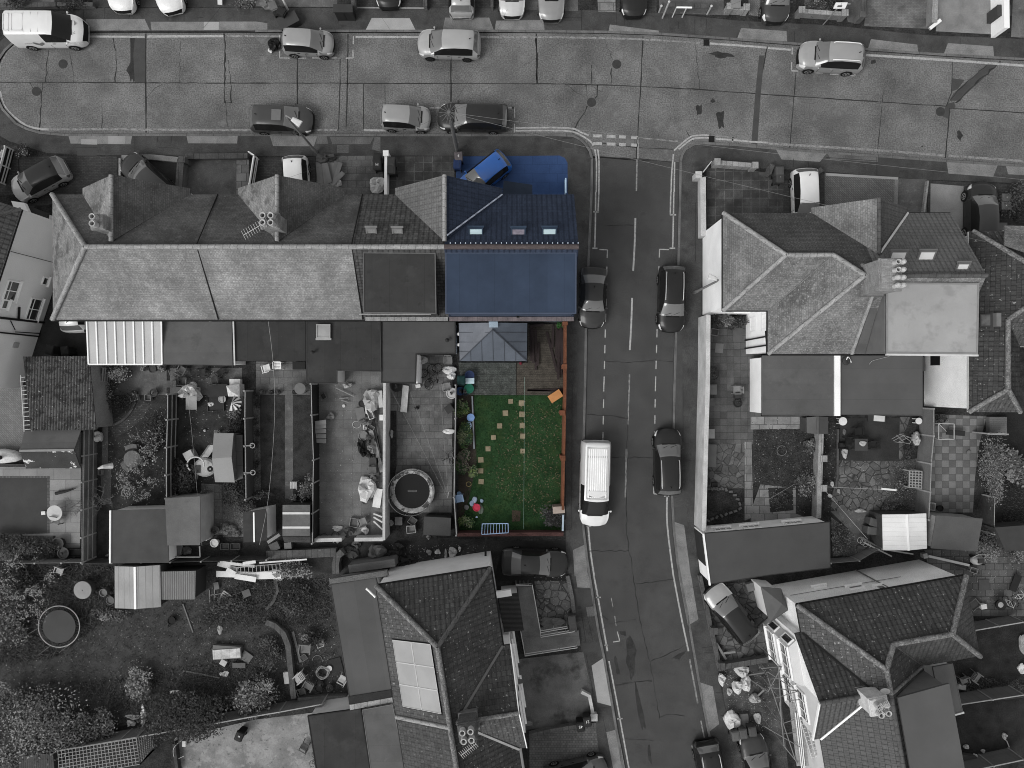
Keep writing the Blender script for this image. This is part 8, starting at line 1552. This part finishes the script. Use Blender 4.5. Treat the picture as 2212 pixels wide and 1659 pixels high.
bin_(*t_(0,3,2078,1370),-22,'black bin alone on the stained concrete patio',.015,number='=');chair(*t_(1,3,415,1480),60,'dark folding chair on the stained patio',.05);bike(*t_(1,3,465,1590),75,'small dark scooter lying against the flat roof wall',.04,s=.6);tube1([(*t_(0,3,1580,1410),.8),(*t_(0,3,1500,1490),.9),(*t_(0,3,1515,1580),.5),(*t_(0,3,1590,1555),.5)],'white folded airer frame at the patio edge',.02,.4,'airer','airer');wall('dark edge wall of the stained patio',D(0,3,1500,1450,1530,1700),.6,.2,m_woodd,None);boxes([(1590,1450,(.2,.35,.2),0,.5,'white can on the stained patio','can',False)],0,3)
A('front_garden',(190,-10,500,-10,545,480,235,490),m_crazy,1,2,3);A('drive',(40,720,615,655,690,1000,700,1290,95,1330),M('stained_drive',.1,var=.35,ns=.7,fine=.15,bump=.1,blots=((.6,.52,.14,.025,.8),(1.5,.64,.1,.17,.5))),1,2,3);A('block_drive',(150,1385,725,1300,790,1900,150,1900),M('square_block_paving',.1,pat=('brick',.2,.16,.012,.5,.18,.5),var=.2,fine=.12,bump=.12),2,2,3)
one('ramp','pale concrete access ramp with a turn, between railings','ramp',MB().prism(PP(D(2,3,45,90,180,90,245,485,575,470,590,600,110,700),.4),.05,.4),M('ramp_concrete',.13,pat=('line',1.7,.012,.4,1),var=.3,ns=.9,fine=.15,bump=.1,blots=((.9,.6,.14,.07,.6),)))
def railing(label,px,z0=.4,n=4):
 q=[P(a,b,z0+1.0)for a,b in px];r_=thing('railing',label,'railing',q[0])
 for dz in(0,-.35):MB().tube([v+Vector((0,0,dz))for v in q],.028,6).build('rail',G(.4),r_)
 for a,b in zip(q,q[1:]):
  for k in range(n+1):v=a.lerp(b,k/n);MB().tube([v,(v.x,v.y,z0-.3)],.022,5).build('post',G(.35),r_)
railing('white railing along the inner side of the ramp',D(2,3,35,85,175,80,245,480,248,530,540,480));railing('white railing along the lower side of the ramp',D(2,3,75,480,112,690,565,620),n=3);railing('short white railing above the dustbins',D(2,3,245,490,480,450),n=2)
MB().slab(PP(D(2,3,-120,165,55,150,102,470,-70,485),2.7),.12).build('porch_roof',M('dark_porch_tile',.035,pat=('rib',.3,.4,1),var=.2,fine=.2,bump=.4),ha);MB().prism(inset(PP(D(2,3,-120,165,55,150,102,470,-70,485),2.7),.15),.05,2.6).build('porch_wall',m_cream,ha);MB().box((*P(*t_(1,3,2140,150),2.6).xy,2.6),(1.0,.4,.3),R(9)).build('porch_sill',m_upvc,ha)
sacks([(350,410,(1.7,.7,.35),.12,'crumpled grey tarpaulin on the crazy paved front garden'),(280,455,(.7,.5,.25),.16,'pale bundle at the end of the crumpled tarpaulin')],2,3,'tarpaulin','tarp',rough=.35);bin_(*t_(2,3,515,372),5,'upper grey bin at the corner of the crazy paved garden',.06);bin_(*t_(2,3,525,432),5,'lower grey bin at the corner of the crazy paved garden',.065)
bin_(*t_(2,3,590,1288),8,'black bin numbered 45 behind the low wall',.02,number='45');bin_(*t_(2,3,648,1245),8,'black bin numbered 21 beside the one numbered 45',.025,number='21')
wall('low stone wall between stained drive and block paving',D(2,3,150,1385,280,1350,500,1312,728,1285),.6,.22,m_brick,m_ridge2);wall('rough white stub wall with round end at the stained drive',D(2,3,600,1005,670,1040,705,1215),.5,.22,m_wallw,None,piers=(t_(2,3,708,1222),),ph=.05,pw=.4);wall('brick edge between crazy paved garden and pavement',D(2,3,480,0,520,180,535,320),.35,.25,m_brick,None)
for x,y,lb in((65,905,'grey satellite dish on the east wall above the stained drive'),(140,1268,'dark satellite dish low on the east wall')):p=P(*t_(2,3,x,y),2.6);t=thing('satellite_dish',lb,'satellite dish',p);MB().lathe((p.x,p.y,2.6),[(0,0),(.2,.03),(.3,.1),(.2,.05),(0,.03)],16,0,.4,1,.55).build('dish',G(.12),t);MB().bar((p.x,p.y,2.6),(p.x-.4,p.y+.05,2.5),.05).build('bracket',G(.1),t)
beams([(600,600,745,600,.1,.4,'white stick on the pavement beside the ramp')],2,3,'stick','stick')if False else None
A('crazy_paving',(1655,80,2250,40,2260,720,1800,780),m_crazy,2,2,3);A('building_yard',(1800,800,2300,740,2400,1800,1920,1800),M('rubble_earth',.06,var=.5,ns=1.2,fine=.4,bump=.5,blots=((2,.6,.1,.13,.5),(.8,.6,.14,.03,.6))),2,2,3)
wall('low kerb wall along the crazy paving',D(2,3,1625,0,1690,300,1720,450,1765,640,1800,820),.5,.2,m_brick,m_ridge2,piers=(t_(2,3,1748,475),t_(2,3,1812,780)),ph=.4);wall('mossy brick wall between crazy paving and building yard',D(2,3,1835,785,2212,725),.7,.3,m_brick,m_ridge2)
beams([(1765,580,1850,720,.15,.16,'slanting board on the crazy paving'),(1830,668,1930,655,.14,.18,'pale board meeting the slanting board'),(1960,830,2212,1000,.08,.12,'long scaffold tube lying in the building yard'),(2020,860,2212,830,.07,.15,'scaffold tube crossing the white sacks'),(2080,1080,2180,980,.1,.2,'pale timber in the building yard'),(2120,760,2212,860,.06,.1,'thin tube at the top of the building yard')],2,3,z0=.4)
sacks([(1950,960,(.8,.75,.6),None,'round white builder sack in the yard, left of two'),(2020,928,(.65,1.1,.6),None,'long white builder sack in the yard, right of two'),(1815,895,(.5,.7,.5),None,'white torn sack at the corner of the building yard'),(1985,815,(1.0,.8,.5),.4,'grey white heap of sacking under the scaffold tubes'),(1900,1240,(1.1,1.2,.7),None,'big white open sack near the three bins'),(2122,1230,(.5,.7,.25),None,'folded white sheet right of the big open sack'),(2100,1060,(.7,.7,.5),.3,'pale rubble pile in the building yard'),(1880,1000,(.4,.4,.3),.4,'small pale sack below the torn one')],2,3,'builder_sack','sack');boxes([(2005,1225,(.55,.5,.3),5,.1,'grey box behind the big open sack','box',False),(1985,1280,(.8,.45,.2),-10,.2,'pale board box below the big open sack','box',False),(2085,795,(.5,.4,.4),0,.04,'dark crate with white marks in the yard','crate',False),(2070,95,(.6,.5,.4),15,.12,'grey block on the crazy paving by the garage','block',False)],2,3)
for i,(x,y,v,n)in enumerate(((1925,1368,.09,'left'),(1990,1350,.075,'middle'),(2070,1330,.06,'right'))):bin_(*t_(2,3,x,y),8,n+' one of three grey bins above the dark saloon at the bottom edge',v)
sc=thing('scaffolding','tube scaffolding with boarded deck on the bay side of the lowest house','scaffolding',P(*t_(3,3,180,1200),.1));m_tb=M('scaffold_tube',.17,var=.1,fine=.05,rough=.4,bump=0)
for q in((-60,800,130,780,3.2,3.2),(0,960,300,1000,3.4,3.4),(60,1055,330,975,3.5,3.5),(90,780,120,1300,3.6,3.6),(0,880,240,1600,3,3.6),(110,1280,230,1240,3.3,3.3),(120,1365,240,1350,3.3,3.3),(-30,1300,280,1480,2.4,3.4),(130,1460,260,1620,3.2,3.2),(0,1000,120,780,2.6,3.6),(100,1090,140,1470,3.4,3.4),(20,890,215,870,3.2,3.2),(0,830,200,960,3.5,2.6),(190,1075,385,1060,3.6,3.6)):MB().tube([P(*t_(3,3,*q[:2]),q[4]),P(*t_(3,3,*q[2:4]),q[5])],.03,6).build('tube',m_tb,sc)
for x,y in((110,790),(120,1280),(150,1480),(100,1050),(250,1000)):p=P(*t_(3,3,x,y),3.5);MB().tube([p,(p.x,p.y,.1)],.03,6).build('standard',m_tb,sc)
for k in range(4):MB().bar(P(*t_(3,3,195+k*26,1090+k*4),3.1),P(*t_(3,3,262+k*26,1640),3.1),.2,.04).build('deck_board',m_woodp,sc)
for k in range(3):MB().bar(P(*t_(3,3,235+k*18,1180),3.2),P(*t_(3,3,295+k*14,1700),3.2),.045).build('loose_tube',m_upvc,sc)
ladder(t_(3,3,245,1045),t_(3,3,405,1580),'pale ladder on the scaffold deck, left of two',n=15,z0=3.3,z1=3.3,colr=.5,wid=.38);ladder(t_(3,3,290,1060),t_(3,3,432,1560),'pale ladder on the scaffold deck, right of two',n=15,z0=3.5,z1=3.5,colr=.45,wid=.32)
A('front_yard',(1680,1445,2330,1500,2390,2100,1690,2100),m_slabd,1,2,0);A('drive',(130,1500,490,1500,490,2100,130,2100),m_blockd,2,3,0);A('herringbone_drive',(490,1492,1128,1530,1110,2000,480,2000),M('herringbone',.13,pat=('brick',.22,.11,.012,.5,.14,.5),var=.15,fine=.1,bump=.15,rot=45),1,3,0);A('drive_edging',(500,1495,1125,1532,1124,1552,500,1517),m_slab2,3,3,0);A('drive_edging',(1095,1550,1128,1552,1115,1900,1085,1900),m_slab,4,3,0)
A('drive',(1128,1540,1375,1550,1370,2100,1115,2100),m_conc,2,3,0);A('drive',(1405,1585,1690,1608,1680,2100,1400,2100),M('pale_pad',.22,var=.2,fine=.12,bump=.1),1,3,0);A('drive',(1380,1560,2300,1600,2300,2200,1380,2200),m_blockd,.5,3,0)
wall('pale capped front wall of the mossy slab garden',D(2,0,1760,1402,2115,1430),.9,.24,m_ridge,m_ridge,piers=D(2,0,1775,1398,2100,1428));wall('speckled side wall from the street corner to the white end house',D(2,0,1652,1530)+D(2,1,1652,0,1655,380),.95,.3,m_wallw,m_wallw,piers=(t_(2,0,1612,1510),));beam(*t_(2,0,1640,1500),*t_(2,0,1710,1410),'white gate leaf at the street corner of the slab garden',.06,.9,.6,.6,.4,'gate_leaf','gate')
wall('brick divider left of the white car on the drive',D(3,0,40,1420,10,1500),.8,.25,m_brick,m_ridge2);bin_(*t_(3,0,92,1485),0,'round topped dark bin at the wall end by the white car',.07);bin_(*t_(3,0,95,1545),0,'dark bin with a pale label near the white car',.05,number='-');wall('dark wall right of the white car on the drive',D(3,0,430,1490,470,1460),.8,.25,m_brick,m_ridge2);wall('narrow wall between the pale pad and the concrete drive',D(3,0,1385,1560)+D(3,1,1350,180),.4,.12,m_ridge,None)
bin_(*t_(3,1,2045,55),90,'grey bin with white label beside the black high roofed car, upper',.09,number='-');bin_(*t_(3,1,2040,125),90,'grey bin with white label beside the black high roofed car, lower',.1,number='-');boxes([(2025,300,(.6,.5,.6),0,.13,'pale grey crate below the two labelled bins','crate',False)],3,1);bush('dark evergreen at the right edge beside the labelled bins',*t_(3,1,2150,90),1.6,2.2,1.6,1200,.08,430);bush('conifer clump on the pavement corner at the right edge',*t_(3,0,2140,1640),1.2,.9,.9,500,.07,431,[m_leafd,m_leafm,m_leafl])
wall('tall pale rendered garden wall along the side road',D(2,1,1697,1060,1692,1659)+D(2,2,1680,400,1668,900,1658,1270),2.25,.22,m_wallw,m_wallw);A('slab_yard',(1690,1070,2150,1070,2150,2180,1700,2180),M('rear_slabs',.085,pat=('brick',.47,.47,.012,.45,.2,0),var=.3,ns=.9,fine=.15,bump=.15),1,2,1);A('path',(1690,270,2300,270,2300,385,2040,390,2035,500,1690,500),m_flag,2,2,2)if False else None
A('mossy_paving',(1690,515,2010,515,2005,900,1690,900),M('mossy_crazy',.1,pat=('crazy',2.2,.5),var=.4,ns=.9,fine=.2,bump=.2,blots=((1,.56,.12,.05,.6),(3,.62,.08,.2,.5))),2,2,2);A('path',(2010,500,2070,500,2085,1150,2010,1180),m_flag,2,2,2);A('bed',(1690,900,2010,900,2010,1230,1690,1230),m_soil,2,2,2);A('lawn',(-130,395,420,390,415,880,230,900,-130,860),M('dark_speckled_lawn',.035,var=.4,ns=1.2,fine=.6,fs=20,bump=.6,blots=((8,.62,.08,.09,.5),)),2,3,2);A('flag_path',(-150,280,335,280,335,388,-150,392),m_flag,3,3,2);A('flag_path',(-60,850,240,845,240,1120,320,1150,-150,1200,-150,1100),m_flag,1,3,2);A('lawn',(0,900,215,890,220,1090,20,1110),m_lawn,4,3,2)
tufts('grass','grass',D(3,2,-130,395,420,390,415,880,230,900,-130,860),1600,[m_leafd,m_leafm],.1,.03,21)
bushes([(1790,1110,.9,.8,1.0,450,'d','dark fern left of the plant group behind the white end house'),(1850,1100,.8,.8,1.1,450,'m','taller leafy plant in the group behind the white end house'),(1930,1120,1.2,.8,1.0,600,'d','wide dark plant in the group behind the white end house'),(1890,1170,.5,.4,.5,180,'d','small dark plant in front of the group')],2,1);pots([(1730,1570,.5,.5,.05,.75,'large round pot with spiky plant on the slab yard')],2,1);boxes([(1755,1210,(.5,.45,.4),-12,.18,'small folding stool frame on the slab yard','stool',True),(1950,1235,(.6,.9,.04),-3,.09,'grey door mat by the white house','mat',False),(1790,1350,(.5,.6,.03),-6,.16,'loose slab on the slab yard','slab',False)],2,1)
boxes([(1735,48,(.5,.65,.4),0,.14,'grey lidded box against the tall garden wall, upper','box',False),(1720,158,(.45,.5,.35),8,.1,'grey lidded box against the tall garden wall, lower','box',False),(1720,430,(.45,.6,.3),0,.28,'pale box below the lidded ones at the tall wall','box',False),(1725,620,(.6,1.5,.35),-2,.12,'long grey trough at the tall wall','trough',False),(1755,875,(.4,.3,.25),0,.05,'dark planter at the head of the curved bed','planter',True),(1690,840,(.25,.45,.5),0,.02,'black lantern box at the tall wall','lantern',False)],2,2);chair(*t_(2,2,1945,52),90,'pale chair against the white extension',.2);pots([(1952,108,.27,.5,.04,0,'black round tub by the white extension, upper'),(1952,165,.28,.5,.03,.1,'black round tub by the white extension, lower')],2,2)
for i,q in enumerate([(1680+i*23,905+((i%3)-1)*2)for i in range(7)]+[(1850,912),(1890,930),(1925,960),(1950,995),(1968,1035),(1970,1075),(1930,1098),(1890,1112),(1850,1125),(1810,1138),(1770,1150),(1730,1165),(1695,1180)]):
 p=P(*t_(2,2,*q),.2);one('edging_stone','rounded grey stone edging the curved bed','stone',MB().box((p.x,p.y,.17),(.24,.14,.16),rnd.uniform(0,3)),G(.1),group='stones edging the curved bed')
tube1([(*t_(3,2,120+42*math.cos(k*.55),575+42*math.sin(k*.55)),.2)for k in range(11)],'ring of pale hose on the speckled lawn',.025,.14);tube1([(*t_(3,2,0,1000),1.5),(*t_(3,2,230,865),1.4)],'thin line over the small square lawn',.01,.25,'line','line',sm=1)
sacks([(148,685,(.2,.35,.15),.5,'small white ornament on the speckled lawn'),(2060,440,(.5,.9,.15),.4,'scatter of white pebbles at the lawn corner')],3,2,'ornament','ornament')if False else None
bushes([(330,880,1.4,1.6,.8,700,'m','grey green shrub below the pale brick wall'),(370,540,.8,.9,.4,300,'m','low plant at the edge of the speckled lawn'),(110,1000,1.2,1.2,.3,350,'d','ground plants on the small square lawn')],3,2)
wall('pale brick wall in the middle of the right hand gardens',D(3,2,462,430,450,800,440,1160),1.0,.25,M('pale_brick',.22,pat=('brick',.225,.075,.008,.6,.2,.5),var=.2,fine=.2,bump=.2),m_ridge,piers=D(3,2,482,645,480,900));A('bed',(490,320,612,330,605,900,560,1100,480,1100),m_soil,2,3,2)
shed('tiny gabled tool store with split grey roof',D(3,2,335,288,520,285,520,432,338,425),1,1.5,1.65,[m_fmid,G(.06)],m_woodd,rp=(t_(3,2,427,280),t_(3,2,427,432)));wall('low stone kerb along the dark turf',D(3,2,608,390,602,800,560,980),.25,.12,m_ridge2,None,name='kerb_edging',cat='edging')
A('dark_turf',(622,295,1140,290,1128,668,620,662),M('dark_turf_mat',.032,var=.25,ns=.8,fine=.2,bump=.1),3,3,2);A('crazy_paving',(600,660,1130,668,1060,900,960,1090,540,1100),m_crazy,2,3,2);A('bed',(1060,680,1290,640,1270,1090,985,1090,1040,900),m_gravel,3,3,2);A('path',(1140,285,1230,285,1180,420,1170,640,1130,660),m_crazy,4,3,2)
table(*t_(3,2,805,525),'square dark table with folded pale cloth on the turf',.4,.7,.05,sq=(.85,.8));
for x,y,dg,lb in((785,410,180,'black chair above the square dark table'),(905,528,90,'black slatted chair right of the square table'),(700,495,-90,'black chair left of the square table')):chair(*t_(3,2,x,y),dg,lb,.02)
sacks([(820,515,(.5,.3,.1),.35,'folded pale cloth on the square dark table')],3,2,'cloth','cloth',z0=.85);sacks([(665,600,(.4,.6,.4),.35,'pale watering can on the dark turf edge'),(1275,470,(.5,1.0,.6),.35,'pale cover hanging at the board fence'),(660,415,(.25,.35,.1),.12,'grey scrap on the dark turf'),(555,862,(.2,.35,.3),.5,'white ornament in the soil bed, upper'),(535,965,(.3,.25,.2),.5,'white ornament in the soil bed, lower'),(610,925,(.15,.3,.3),.4,'narrow white ornament on the crazy paving'),(800,1095,(.7,.3,.2),.3,'pale cloth on the shed side')],3,2,'ornament','ornament')
table(*t_(3,2,648,322),'small round white table beside the flat extension',.28,.6,.6);table(*t_(3,2,1305,320),'small round white stool table by the board fence',.22,.55,.6);boxes([(645,535,(.5,.4,.3),0,.02,'black crate at the left of the dark turf','crate',True),(940,290,(1.2,.5,.1),-4,.04,'dark framed white panel at the extension wall','panel',False),(960,298,(.7,.35,.14),-4,.5,'white sheet on the dark framed panel','sheet',False),(1420,1060,(.42,.5,.4),-3,.45,'white square frame at the checked patio corner','frame',True),(808,1410,(.5,.2,.2),0,.08,'grey step by the gravel bed','step',False)],3,2)
h=thing('clothes_airer','folding metal clothes airer lying by the dark turf','airer',P(*t_(3,2,1155,475),.5))
for q in((1070,475,1140,435),(1140,435,1240,465),(1095,500,1225,515),(1225,515,1250,455),(1110,440,1180,510),(1160,440,1235,500),(1085,490,1170,445),(1120,505,1215,460)):MB().bar(P(*t_(3,2,*q[:2]),.8),P(*t_(3,2,*q[2:]),.6),.025).build('bar',G(.3),h)
bushes([(1165,850,1.7,2.4,.5,1000,'m','speckled ground cover shrub beside the board fence'),(1220,560,.8,1.6,.5,400,'d','dark shrub between dark turf and board fence'),(1080,1060,1.6,.5,.4,350,'m','low shrub behind the white metal shed'),(660,1340,1.4,2.0,.4,700,'m','ground cover in the curved gravel bed'),(1920,1400,1.5,1.6,1.4,1100,'l','pale leafy bush at the corner of the grey shed'),(2150,1480,.9,1.0,.8,400,'l','pale shrub at the right edge')],3,2,size=.06)
tube1([(*t_(3,2,490,888),1.2),(*t_(3,2,850,905),1.3),(*t_(3,2,1110,915),1.5)],'line holding a white rag across the crazy paving',.01,.4,'line','line');beam(*t_(3,2,980,905),*t_(3,2,1110,918),'white rag on the line over the crazy paving',.12,.02,1.5,1.5,.6,'rag','rag');tube1([(*t_(3,2,490,915),1.2),(*t_(3,2,860,1340),2.2)],'thin wire running to the pole heap',.01,.4,'wire','wire',sm=1)
mfb=M('bleached_fence_board',.13,pat=('line',.14,.07,.5,1),var=.15,fine=.2,bump=.2);fence('bleached board fence between dark turf and checked patio',D(3,2,1432,215,1432,450,1410,690,1402,935,1388,1175),1.8,mfb,rails=(1.72,1.1,.5),post=.1)
trellis('white lattice crate frame on the bleached fence',[P(*t_(3,2,1222,750),1.1),P(*t_(3,2,1330,755),1.1),P(*t_(3,2,1325,900),1.1),P(*t_(3,2,1220,892),1.1)],4,6,'lattice_screen',.06)
A('checked_patio',(1430,260,1890,280,1830,500,1790,800,1770,1110,1390,1110),m_check,2,3,2)
h=thing('gazebo_frame','thin white gazebo frame on the checked patio','gazebo',P(*t_(3,2,1540,410),.1));q=PP(D(3,2,1475,342,1608,345,1608,478,1475,478),2.0)
for a,b in zip(q,q[1:]+q[:1]):MB().bar(a,b,.04).build('beam',G(.35),h);MB().bar(a,(a.x,a.y,.1),.035).build('leg',G(.3),h)
MB().bar(q[0],(q[0]+q[2])/2,.03).build('diagonal',G(.3),h);beam(*t_(3,2,1540,415),*t_(3,2,1700,428),'dark timber seat under the white gazebo frame',.35,.08,.5,.5,.025,'seat','bench');bush('dark plant at the back corner of the checked patio',*t_(3,2,1500,300),1.0,.7,.9,400,.07,440);pots([(1490,1075,.2,.3,.02,0,'black pot on the checked patio'),(1735,590,.12,.15,.14,0,'tiny pot on the checked patio')],3,2)
fence('short panel fence behind the far right house',D(3,2,1905,430,2072,435),1.8,mfb,side=0,rails=(1.7,));one('deck','small slatted deck below the far right house','deck',MB().prism(PP(D(3,2,1915,285,2065,285,2065,425,1915,425),.5),.1,.5),mfb)
bush('tall pale clipped hedge along the far right garden',*t_(3,2,1955,740),1.5,4.2,1.8,2600,.06,441,[m_leafl,m_leafm,m_leafl,m_leafm],'hedge','hedge',clumps=26);bush('feathery plume grass clump right of the clipped hedge',*t_(3,2,2110,700),1.9,2.2,1.0,700,.13,442,[m_leafl,m_leafm]);bush('dark leafy bed right of the checked patio',*t_(3,2,1850,700),.7,3.2,.5,700,.06,443);fence('old rail fence below the clipped hedge',D(3,2,1960,980,1955,1300),1.4,m_woodd,rails=(1.3,.8,.4));A('dark_garden',(2050,250,2500,250,2500,1700,1980,1300,1990,900),M('dark_lawn_earth',.02,var=.4,fine=.4,bump=.5),2,3,2);tufts('grass','grass',D(3,2,2050,760,2212,760,2212,1250,1990,1250),700,[m_leafd,m_leafm],.12,.035,31)
shed('white metal shed with ribbed roof',D(3,2,988,1128,1368,1118,1374,1422,996,1436),1,2.1,2.3,M('white_ribbed_sheet',.62,pat=('line',.3,.07,.75,1),var=.08,fine=.05,bump=.2),m_woodd,trim=m_upvc,rp=(t_(3,2,1196,1126),t_(3,2,1214,1438)));shed('plain grey felt roofed shed right of the white metal one',D(3,2,1455,1135,1856,1164,1806,1447,1408,1420),None,2.2,2.2,M('plain_grey_felt',.085,var=.12,fine=.08,bump=.05),m_woodp);shed('dark open fronted store at the right edge',D(3,2,1960,1240,2300,1215,2300,1440,2050,1440),None,1.8,1.8,G(.045),m_woodd);boxes([(2105,1320,(1.0,.6,.5),0,.12,'pale clutter box on the dark store','box',True)],3,2)
bin_(*t_(3,2,905,1190),75,'grey bin beside the white metal shed, upper',.08);bin_(*t_(3,2,885,1262),85,'grey bin beside the white metal shed, lower',.09);A('shed_yard',(540,1100,1000,1090,1000,1450,780,1480,740,1300),m_conc,3,3,2);A('bed',(545,1150,740,1290,775,1480,560,1490),m_gravel,4,3,2)
tube1([(*t_(3,2,790+k*3+28*math.cos(k*.8),1340+k*2+30*math.sin(k*.8)),.5)for k in range(26)],'coils of pale hose on the pole heap',.02,.35);beams([(830,1370,1070,1490,.09,.35,'long pale pole on the heap by the white metal shed'),(980,1425,1255,1470,.09,.35,'second pale pole pointing right from the heap'),(800,1330,980,1420,.1,.12,'dark pole in the heap by the white metal shed')],3,2,'pole','pole',z0=.8)
fence('leaning pale boards between garage and pole heap',D(3,2,545,1550,790,1530,960,1430),1.3,M('leaning_board',.16,pat=('line',.5,.04,.3,0),var=.2,fine=.1,bump=.1),side=0,rails=False)
beam(*t_(3,2,1380,1485),*t_(3,2,1735,1565),'thick white pole lying on the slabs at the lower right',.16,.16,.4,.3,.45,'pole','pole');beam(*t_(3,2,1620,1560),*t_(3,2,1825,1635),'thin dark pole beside the thick white one',.08,.08,.3,.3,.03,'pole','pole');A('slab_yard',(1350,1430,2212,1430,2212,2010,1700,2010,1400,1640),M('mossy_square_slabs',.085,pat=('brick',.6,.45,.02,.4,.25,.5),var=.3,fine=.2,bump=.15),2,3,2)
h=thing('lawn_mower','pale lawn mower with curved handle at the lower right','lawn mower',P(*t_(3,2,1810,1520),.1));p=P(*t_(3,2,1820,1525),.4);MB().blob((p.x,p.y,.1),(1.1,.6,.45),3,.08,12).build('deck',G(.4),h,True);MB().box((p.x+.05,p.y,.55),(.4,.3,.2)).build('engine',G(.05),h);MB().tube([(p.x-.4,p.y+.2,.4),(p.x-.35,p.y+.5,.9),(p.x+.35,p.y+.5,.9),(p.x+.4,p.y+.2,.4)],.03,6).build('handle',G(.45),h)
for a in((-.4,-.3),(.4,-.3),(-.4,.3),(.4,.3)):MB().tube([(p.x+a[0],p.y+a[1]*.9,.22),(p.x+a[0],p.y+a[1]*1.15,.22)],.12,10).build('wheel',m_tyre,h)
boxes([(1782,1612,(.5,.35,.3),-20,.3,'pale basket below the lawn mower','basket',True),(1360,1485,(.25,.3,.4),10,.3,'pale post block at the end of the thick white pole','block',False)],3,2)
boxes([(1865,265,(.35,.3,.3),8,.6,'white box at the edge of the lower right slabs','box',False),(1865,75,(.7,.7,.05),0,.07,'dark square drain mat on the lower right slabs','mat',False)],3,3);beam(*t_(3,3,2165,-10),*t_(3,3,2110,130),'broad black plank at the lower right slabs',.5,.06,.4,.4,.02);t=thing('barbecue','round kettle barbecue with pale contents on a tubular stand','barbecue',P(*t_(3,3,2012,250),.1));p=P(*t_(3,3,2012,250),.8);MB().lathe((p.x,p.y,.5),[(.1,0),(.32,.15),(.36,.35),(.32,.33),(0,.25)],18).build('bowl',G(.02),t);MB().lathe((p.x,p.y,.78),[(.25,0),(0,.06)],14).build('grill',G(.3),t)
for a in(0,2.1,4.2):MB().bar((p.x+.1*math.cos(a),p.y+.1*math.sin(a),.55),(p.x+.35*math.cos(a),p.y+.35*math.sin(a),.1),.03).build('leg',G(.1),t)
bike(*t_(3,3,2120,200),-20,'pale child bicycle in the heap at the right edge',.45,s=.7);bike(*t_(3,3,2160,150),50,'white bicycle on top of the heap at the right edge',.55,s=.6);boxes([(1785,250,(.7,.6,.3),40,.16,'grey tray tipped beside the white box','tray',True)],3,3)
A('lawn',(1660,430,2500,380,2500,1010,1600,1100),M('dark_rear_lawn',.022,var=.45,ns=1,fine=.5,bump=.6),3,3,3);A('lawn',(1600,1120,2500,1030,2500,1530,1640,1650),MATS['dark_rear_lawn'],4,3,3);fence('pale topped fence behind the lower right slabs',D(3,3,1790,472,2212,400),1.5,mfb,side=0,rails=False,cap=True);fence('pale boarded fence across the lower right lawns',D(3,3,1670,1112,2212,1030),1.7,M('pale_wide_board',.13,pat=('line',.5,.03,.3,0),var=.15,fine=.12,bump=.1),side=0,rails=False,cap=True);fence('lowest fence at the bottom right corner',D(3,3,1690,1700,2212,1590),1.7,mfb,side=0,rails=False,cap=True)
chair(*t_(3,3,1700,905),200,'grey folding chair behind the pale flat extension',.15);chair(*t_(3,3,1795,875),235,'grey garden lounger right of the folding chair',.13,s=1.2);boxes([(1675,960,(.5,.3,.2),-10,.3,'pale crate at the corner of the flat extension','crate',False),(1740,1585,(.9,.5,.4),-8,.06,'dark bench box at the bottom right','bench_box',False)],3,3);sacks([(1790,1570,(.3,.5,.3),.55,'white cloth over the dark bench box'),(1712,1475,(.35,.3,.25),.4,'pale pot like bundle on the lowest lawn'),(2045,1385,(.3,.4,.3),.3,'pale sun hat on the lowest lawn'),(1858,1512,(.3,.25,.15),.3,'small pale scrap on the lowest lawn'),(2195,800,(.5,.7,.4),.6,'bright white sheet at the right edge of the lawn'),(2200,590,(.4,1.3,.4),.3,'grey cloth at the right edge of the lawn')],3,3,'cloth_item','cloth');beams([(2060,1420,2085,1480,.06,.3,'pale stick beside the sun hat')],3,3,'stick','stick')
for i,(q,n)in enumerate(((D(0,2,845,90,1440,90,1440,1040,950,1040),500),(D(0,2,1525,-150,2100,-150,2100,1320,1740,1320),500),(D(1,2,550,0,1095,0,1095,1300,550,1300),260),(D(1,2,1000,1380,2000,1380,2000,1560,1000,1560),320),(D(2,3,190,0,500,0,540,480,240,480),130),(D(2,3,1800,800,2250,760,2300,1330,1880,1330),500),(D(3,2,-150,280,610,300,560,1100,-150,1150),420),(D(3,2,620,660,1290,660,1270,1090,560,1090),350),(D(0,3,0,0,2212,0,2212,1100,0,1400),1500),(D(3,2,1350,1430,2212,1430,2212,1900,1700,1900),260),(D(1,3,0,0,640,0,760,1050,330,1050),500))):litter(q,n,60+i)
for i,(q,n,h_)in enumerate((([(-20,1222),(250,1222),(240,1330),(120,1420),(-20,1440)],2600,.3),([(560,1240),(705,1250),(715,1330),(650,1350),(430,1345),(460,1290)],1900,.25),([(380,1440),(560,1420),(600,1500),(300,1545),(150,1480)],1500,.22),(D(3,3,1620,860,2212,900,2212,1010,1660,1080),500,.15))):
 tufts('undergrowth','',q,n,[m_leafd,m_leafm,m_leafm],h_,.045,80+i,lean=1.1)
